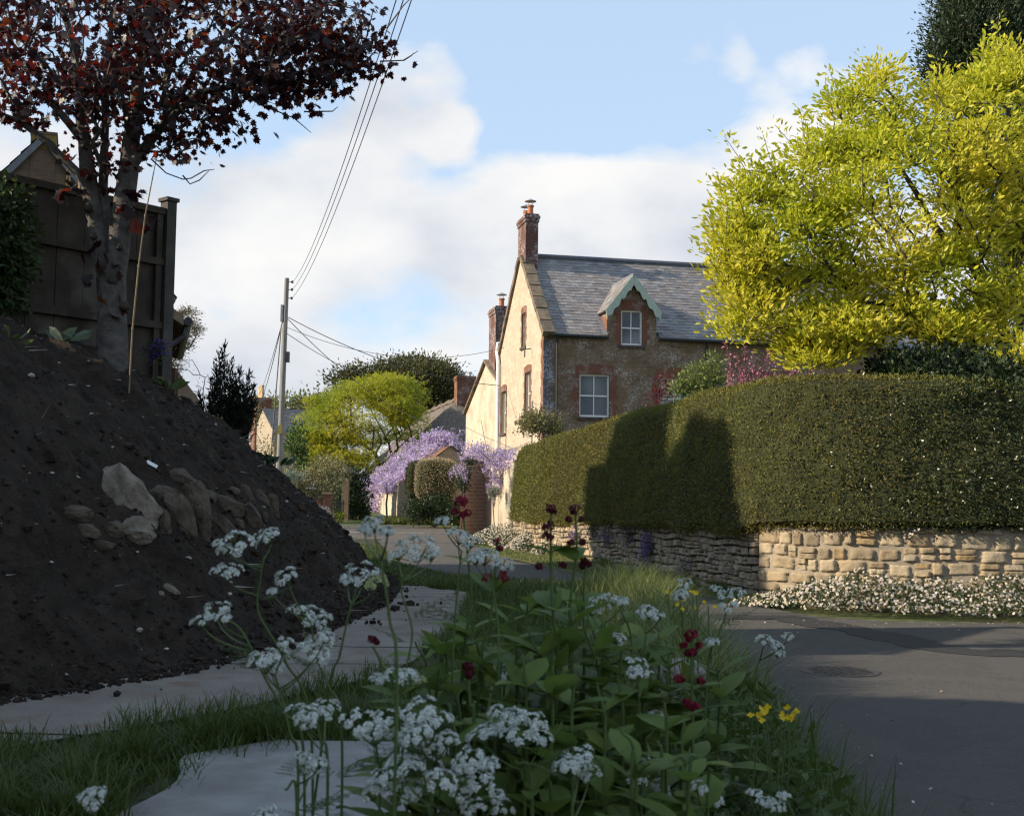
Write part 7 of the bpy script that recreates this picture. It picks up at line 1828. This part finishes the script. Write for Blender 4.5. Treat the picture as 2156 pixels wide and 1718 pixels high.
valerian(2.25, 'lower leafy valerian clump in front, between the white clusters and crimson flowers', [(x, [(x + rng.normal() * 10, (y + 1760) / 2), (x + rng.normal() * 18, y)], 5) for x, y in ((1040, 1460), (1160, 1520), (1260, 1500), (1320, 1530), (1215, 1560), (1290, 1600), (960, 1480), (1120, 1600), (1250, 1650), (1180, 1650), (1060, 1620))], M_vdark, [], .13)

valerian(3.3, 'leafy valerian clump without flowers set back along the verge by the long grass', [(x, [(x + rng.normal() * 10, (y + 1520) / 2), (x + rng.normal() * 14, y)], 8) for x, y in ((1120, 1260), (1060, 1270), (1190, 1265), (1280, 1300), (1350, 1330), (1410, 1380), (1240, 1290), (990, 1290), (1320, 1400), (1380, 1440), (1150, 1235), (1095, 1250), (1310, 1270), (1220, 1245), (1380, 1320), (1450, 1350), (1490, 1400))], M_vdark, [], .14)
valerian(2.35, 'leafy valerian clump without flowers beside the crimson flowers, low in the shade', [(x, [(x + rng.normal() * 10, (y + 1700) / 2), (x + rng.normal() * 14, y)], 7) for x, y in ((1400, 1480), (1360, 1540), (1440, 1520), (1300, 1420), (1420, 1600), (1260, 1440), (1210, 1420), (1160, 1400), (1110, 1380))], M_vdark, [], .13)
valerian(2.9, 'leafy valerian clump without flowers at the left edge of the verge next to the path', [(x, [(x + rng.normal() * 10, (y + 1560) / 2), (x + rng.normal() * 14, y)], 8) for x, y in ((905, 1350), (950, 1330), (1000, 1360), (930, 1420), (1040, 1340), (980, 1440), (1090, 1360), (870, 1420))], M_vdark, [], .14)
# ------------------------------------------------------------------ yellow flowers in the long grass
M_yel = m_leaf('yellow_petal', [(.62, .42, .01), (.70, .50, .015), (.66, .46, .012)], .3, .5, .25)
def yellow(Y, xr, flowers, label):
    rx = (xr - 1078) / FPX * Y; z0 = max(0, float(verge_z(np.array([rx]), np.array([Y]))[0])); th = thing('yellow_wildflower', label, 'wildflower', (rx, Y, z0), 'yellow flowers in the roadside grass')
    st = MB(); fp = []
    for (x, y, n) in flowers:
        c = P(x, y, Y); b = np.array([rx + rng.normal() * .03, Y, z0]); st.tube(list(bez(b, b * .5 + c * .5 + np.array([.02, 0, .05]), c - np.array([0, 0, .012]), 8)), .002, 5)
        pp, dd, nn_ = [], [], []
        for k in range(n):
            fc = c + rng.normal(size=3) * np.array([.016, .012, .009]) * (n > 1)
            fn = unit(np.array([rng.normal() * .4, -.7, .5 + rng.normal() * .3])); s_ = unit(np.cross(fn, (0, .2, 1))); t_ = np.cross(fn, s_)
            for j in range(4):
                a = j * PI / 2 + rng.normal() * .15; pp.append(fc); dd.append(s_ * math.cos(a) + t_ * math.sin(a) + fn * .25); nn_.append(fn)
        leaf_obj('flower', leaves_np(np.array(pp), np.array(dd), rng.uniform(.008, .012, len(pp)), 'oval', 1.7, np.array(nn_)), M_yel, th)
    st.build('stem', M_stem, th, uv=False)
    lp = np.array([rx, Y, z0]) + np.abs(rng.normal(size=(40, 3))) * np.array([.05, .03, .14]) * np.array([1, 1, 1]); leaf_obj('leaves', leaves_np(lp, rng.normal(size=(40, 3)) + np.array([0, 0, .5]), .045, 'pinnate'), M_cpl, th)
yellow(3.1, 1608, [(1597, 1505, 3), (1612, 1499, 3), (1606, 1508, 2)], 'clump of bright yellow flowers, left one of the pair beside the road grass')
yellow(3.1, 1645, [(1652, 1497, 3), (1645, 1508, 2), (1660, 1505, 2)], 'yellow flowers nearest the road, right one of the pair in the dark grass')
yellow(4.6, 1470, [(1458, 1247, 2), (1466, 1245, 2), (1491, 1268, 2)], 'yellow flowers standing out against the grey lane by the wall')
yellow(4.6, 1425, [(1433, 1264, 2), (1405, 1245, 1), (1437, 1282, 1), (1462, 1281, 1)], 'fainter yellow flowers among the pale arching grass')

# small dark leaf lying on the slab; broad weed in the left corner
q = G(705, 1702, .56); n_ = 3
tag(leaf_obj('dead_leaf', leaves_np(np.tile(q, (2, 1)), np.array([[1, .2, .05], [.6, .8, .02]]), .055, 'oval', 1, np.tile([0, 0, 1.0], (2, 1))), M_gap, loc=tuple(q)), 'small dark dead leaf lying on the pale slab', 'leaf')
q = np.array([(95 - 1078) / FPX * 2.6, 2.6, .5]); n_ = 16; a_ = rng.uniform(0, 2 * PI, n_)
tag(leaf_obj('broad_leaf_weed', leaves_np(q + rng.normal(size=(n_, 3)) * np.array([.03, .03, .03]) + np.array([0, 0, .12]), np.stack([np.cos(a_), np.sin(a_), rng.uniform(0, .8, n_)], 1), rng.uniform(.06, .1, n_), 'oval', 1.6), M_mid, loc=tuple(q)), 'broad-leaved light green weed in the bottom left corner', 'weed')

# ------------------------------------------------------------------ unseen evergreens added left of the view to shade verge, road and hedge
leaf_block('added_shade_hedge', 'added evergreen hedge out of view at left, shading the verge and road', (-9.2, -2.2, 4.6), (1.1, 9.0, 2.6), 0, 26000, M_yew, .16, powr=8)
leaf_block('added_shade_yew', 'added dark yew out of view at left, casting the low shadow on the clipped hedge', (-12.6, 16.9, 5.6), (1.8, 2.8, 3.9), 0, 12000, M_yew, .22, powr=2.4, lump=.22)  # pair of unseen yews added to throw the shadow on the hedge
leaf_block('added_shade_yew', 'added dark yew out of view at left, casting the tall shadow on the clipped hedge', (-14.0, 20.4, 6.6), (2.2, 2.1, 4.6), 0, 14000, M_yew, .22, powr=2.6, lump=.2)
for me_ in list(bpy.data.meshes):
    if me_.users == 0: bpy.data.meshes.remove(me_)
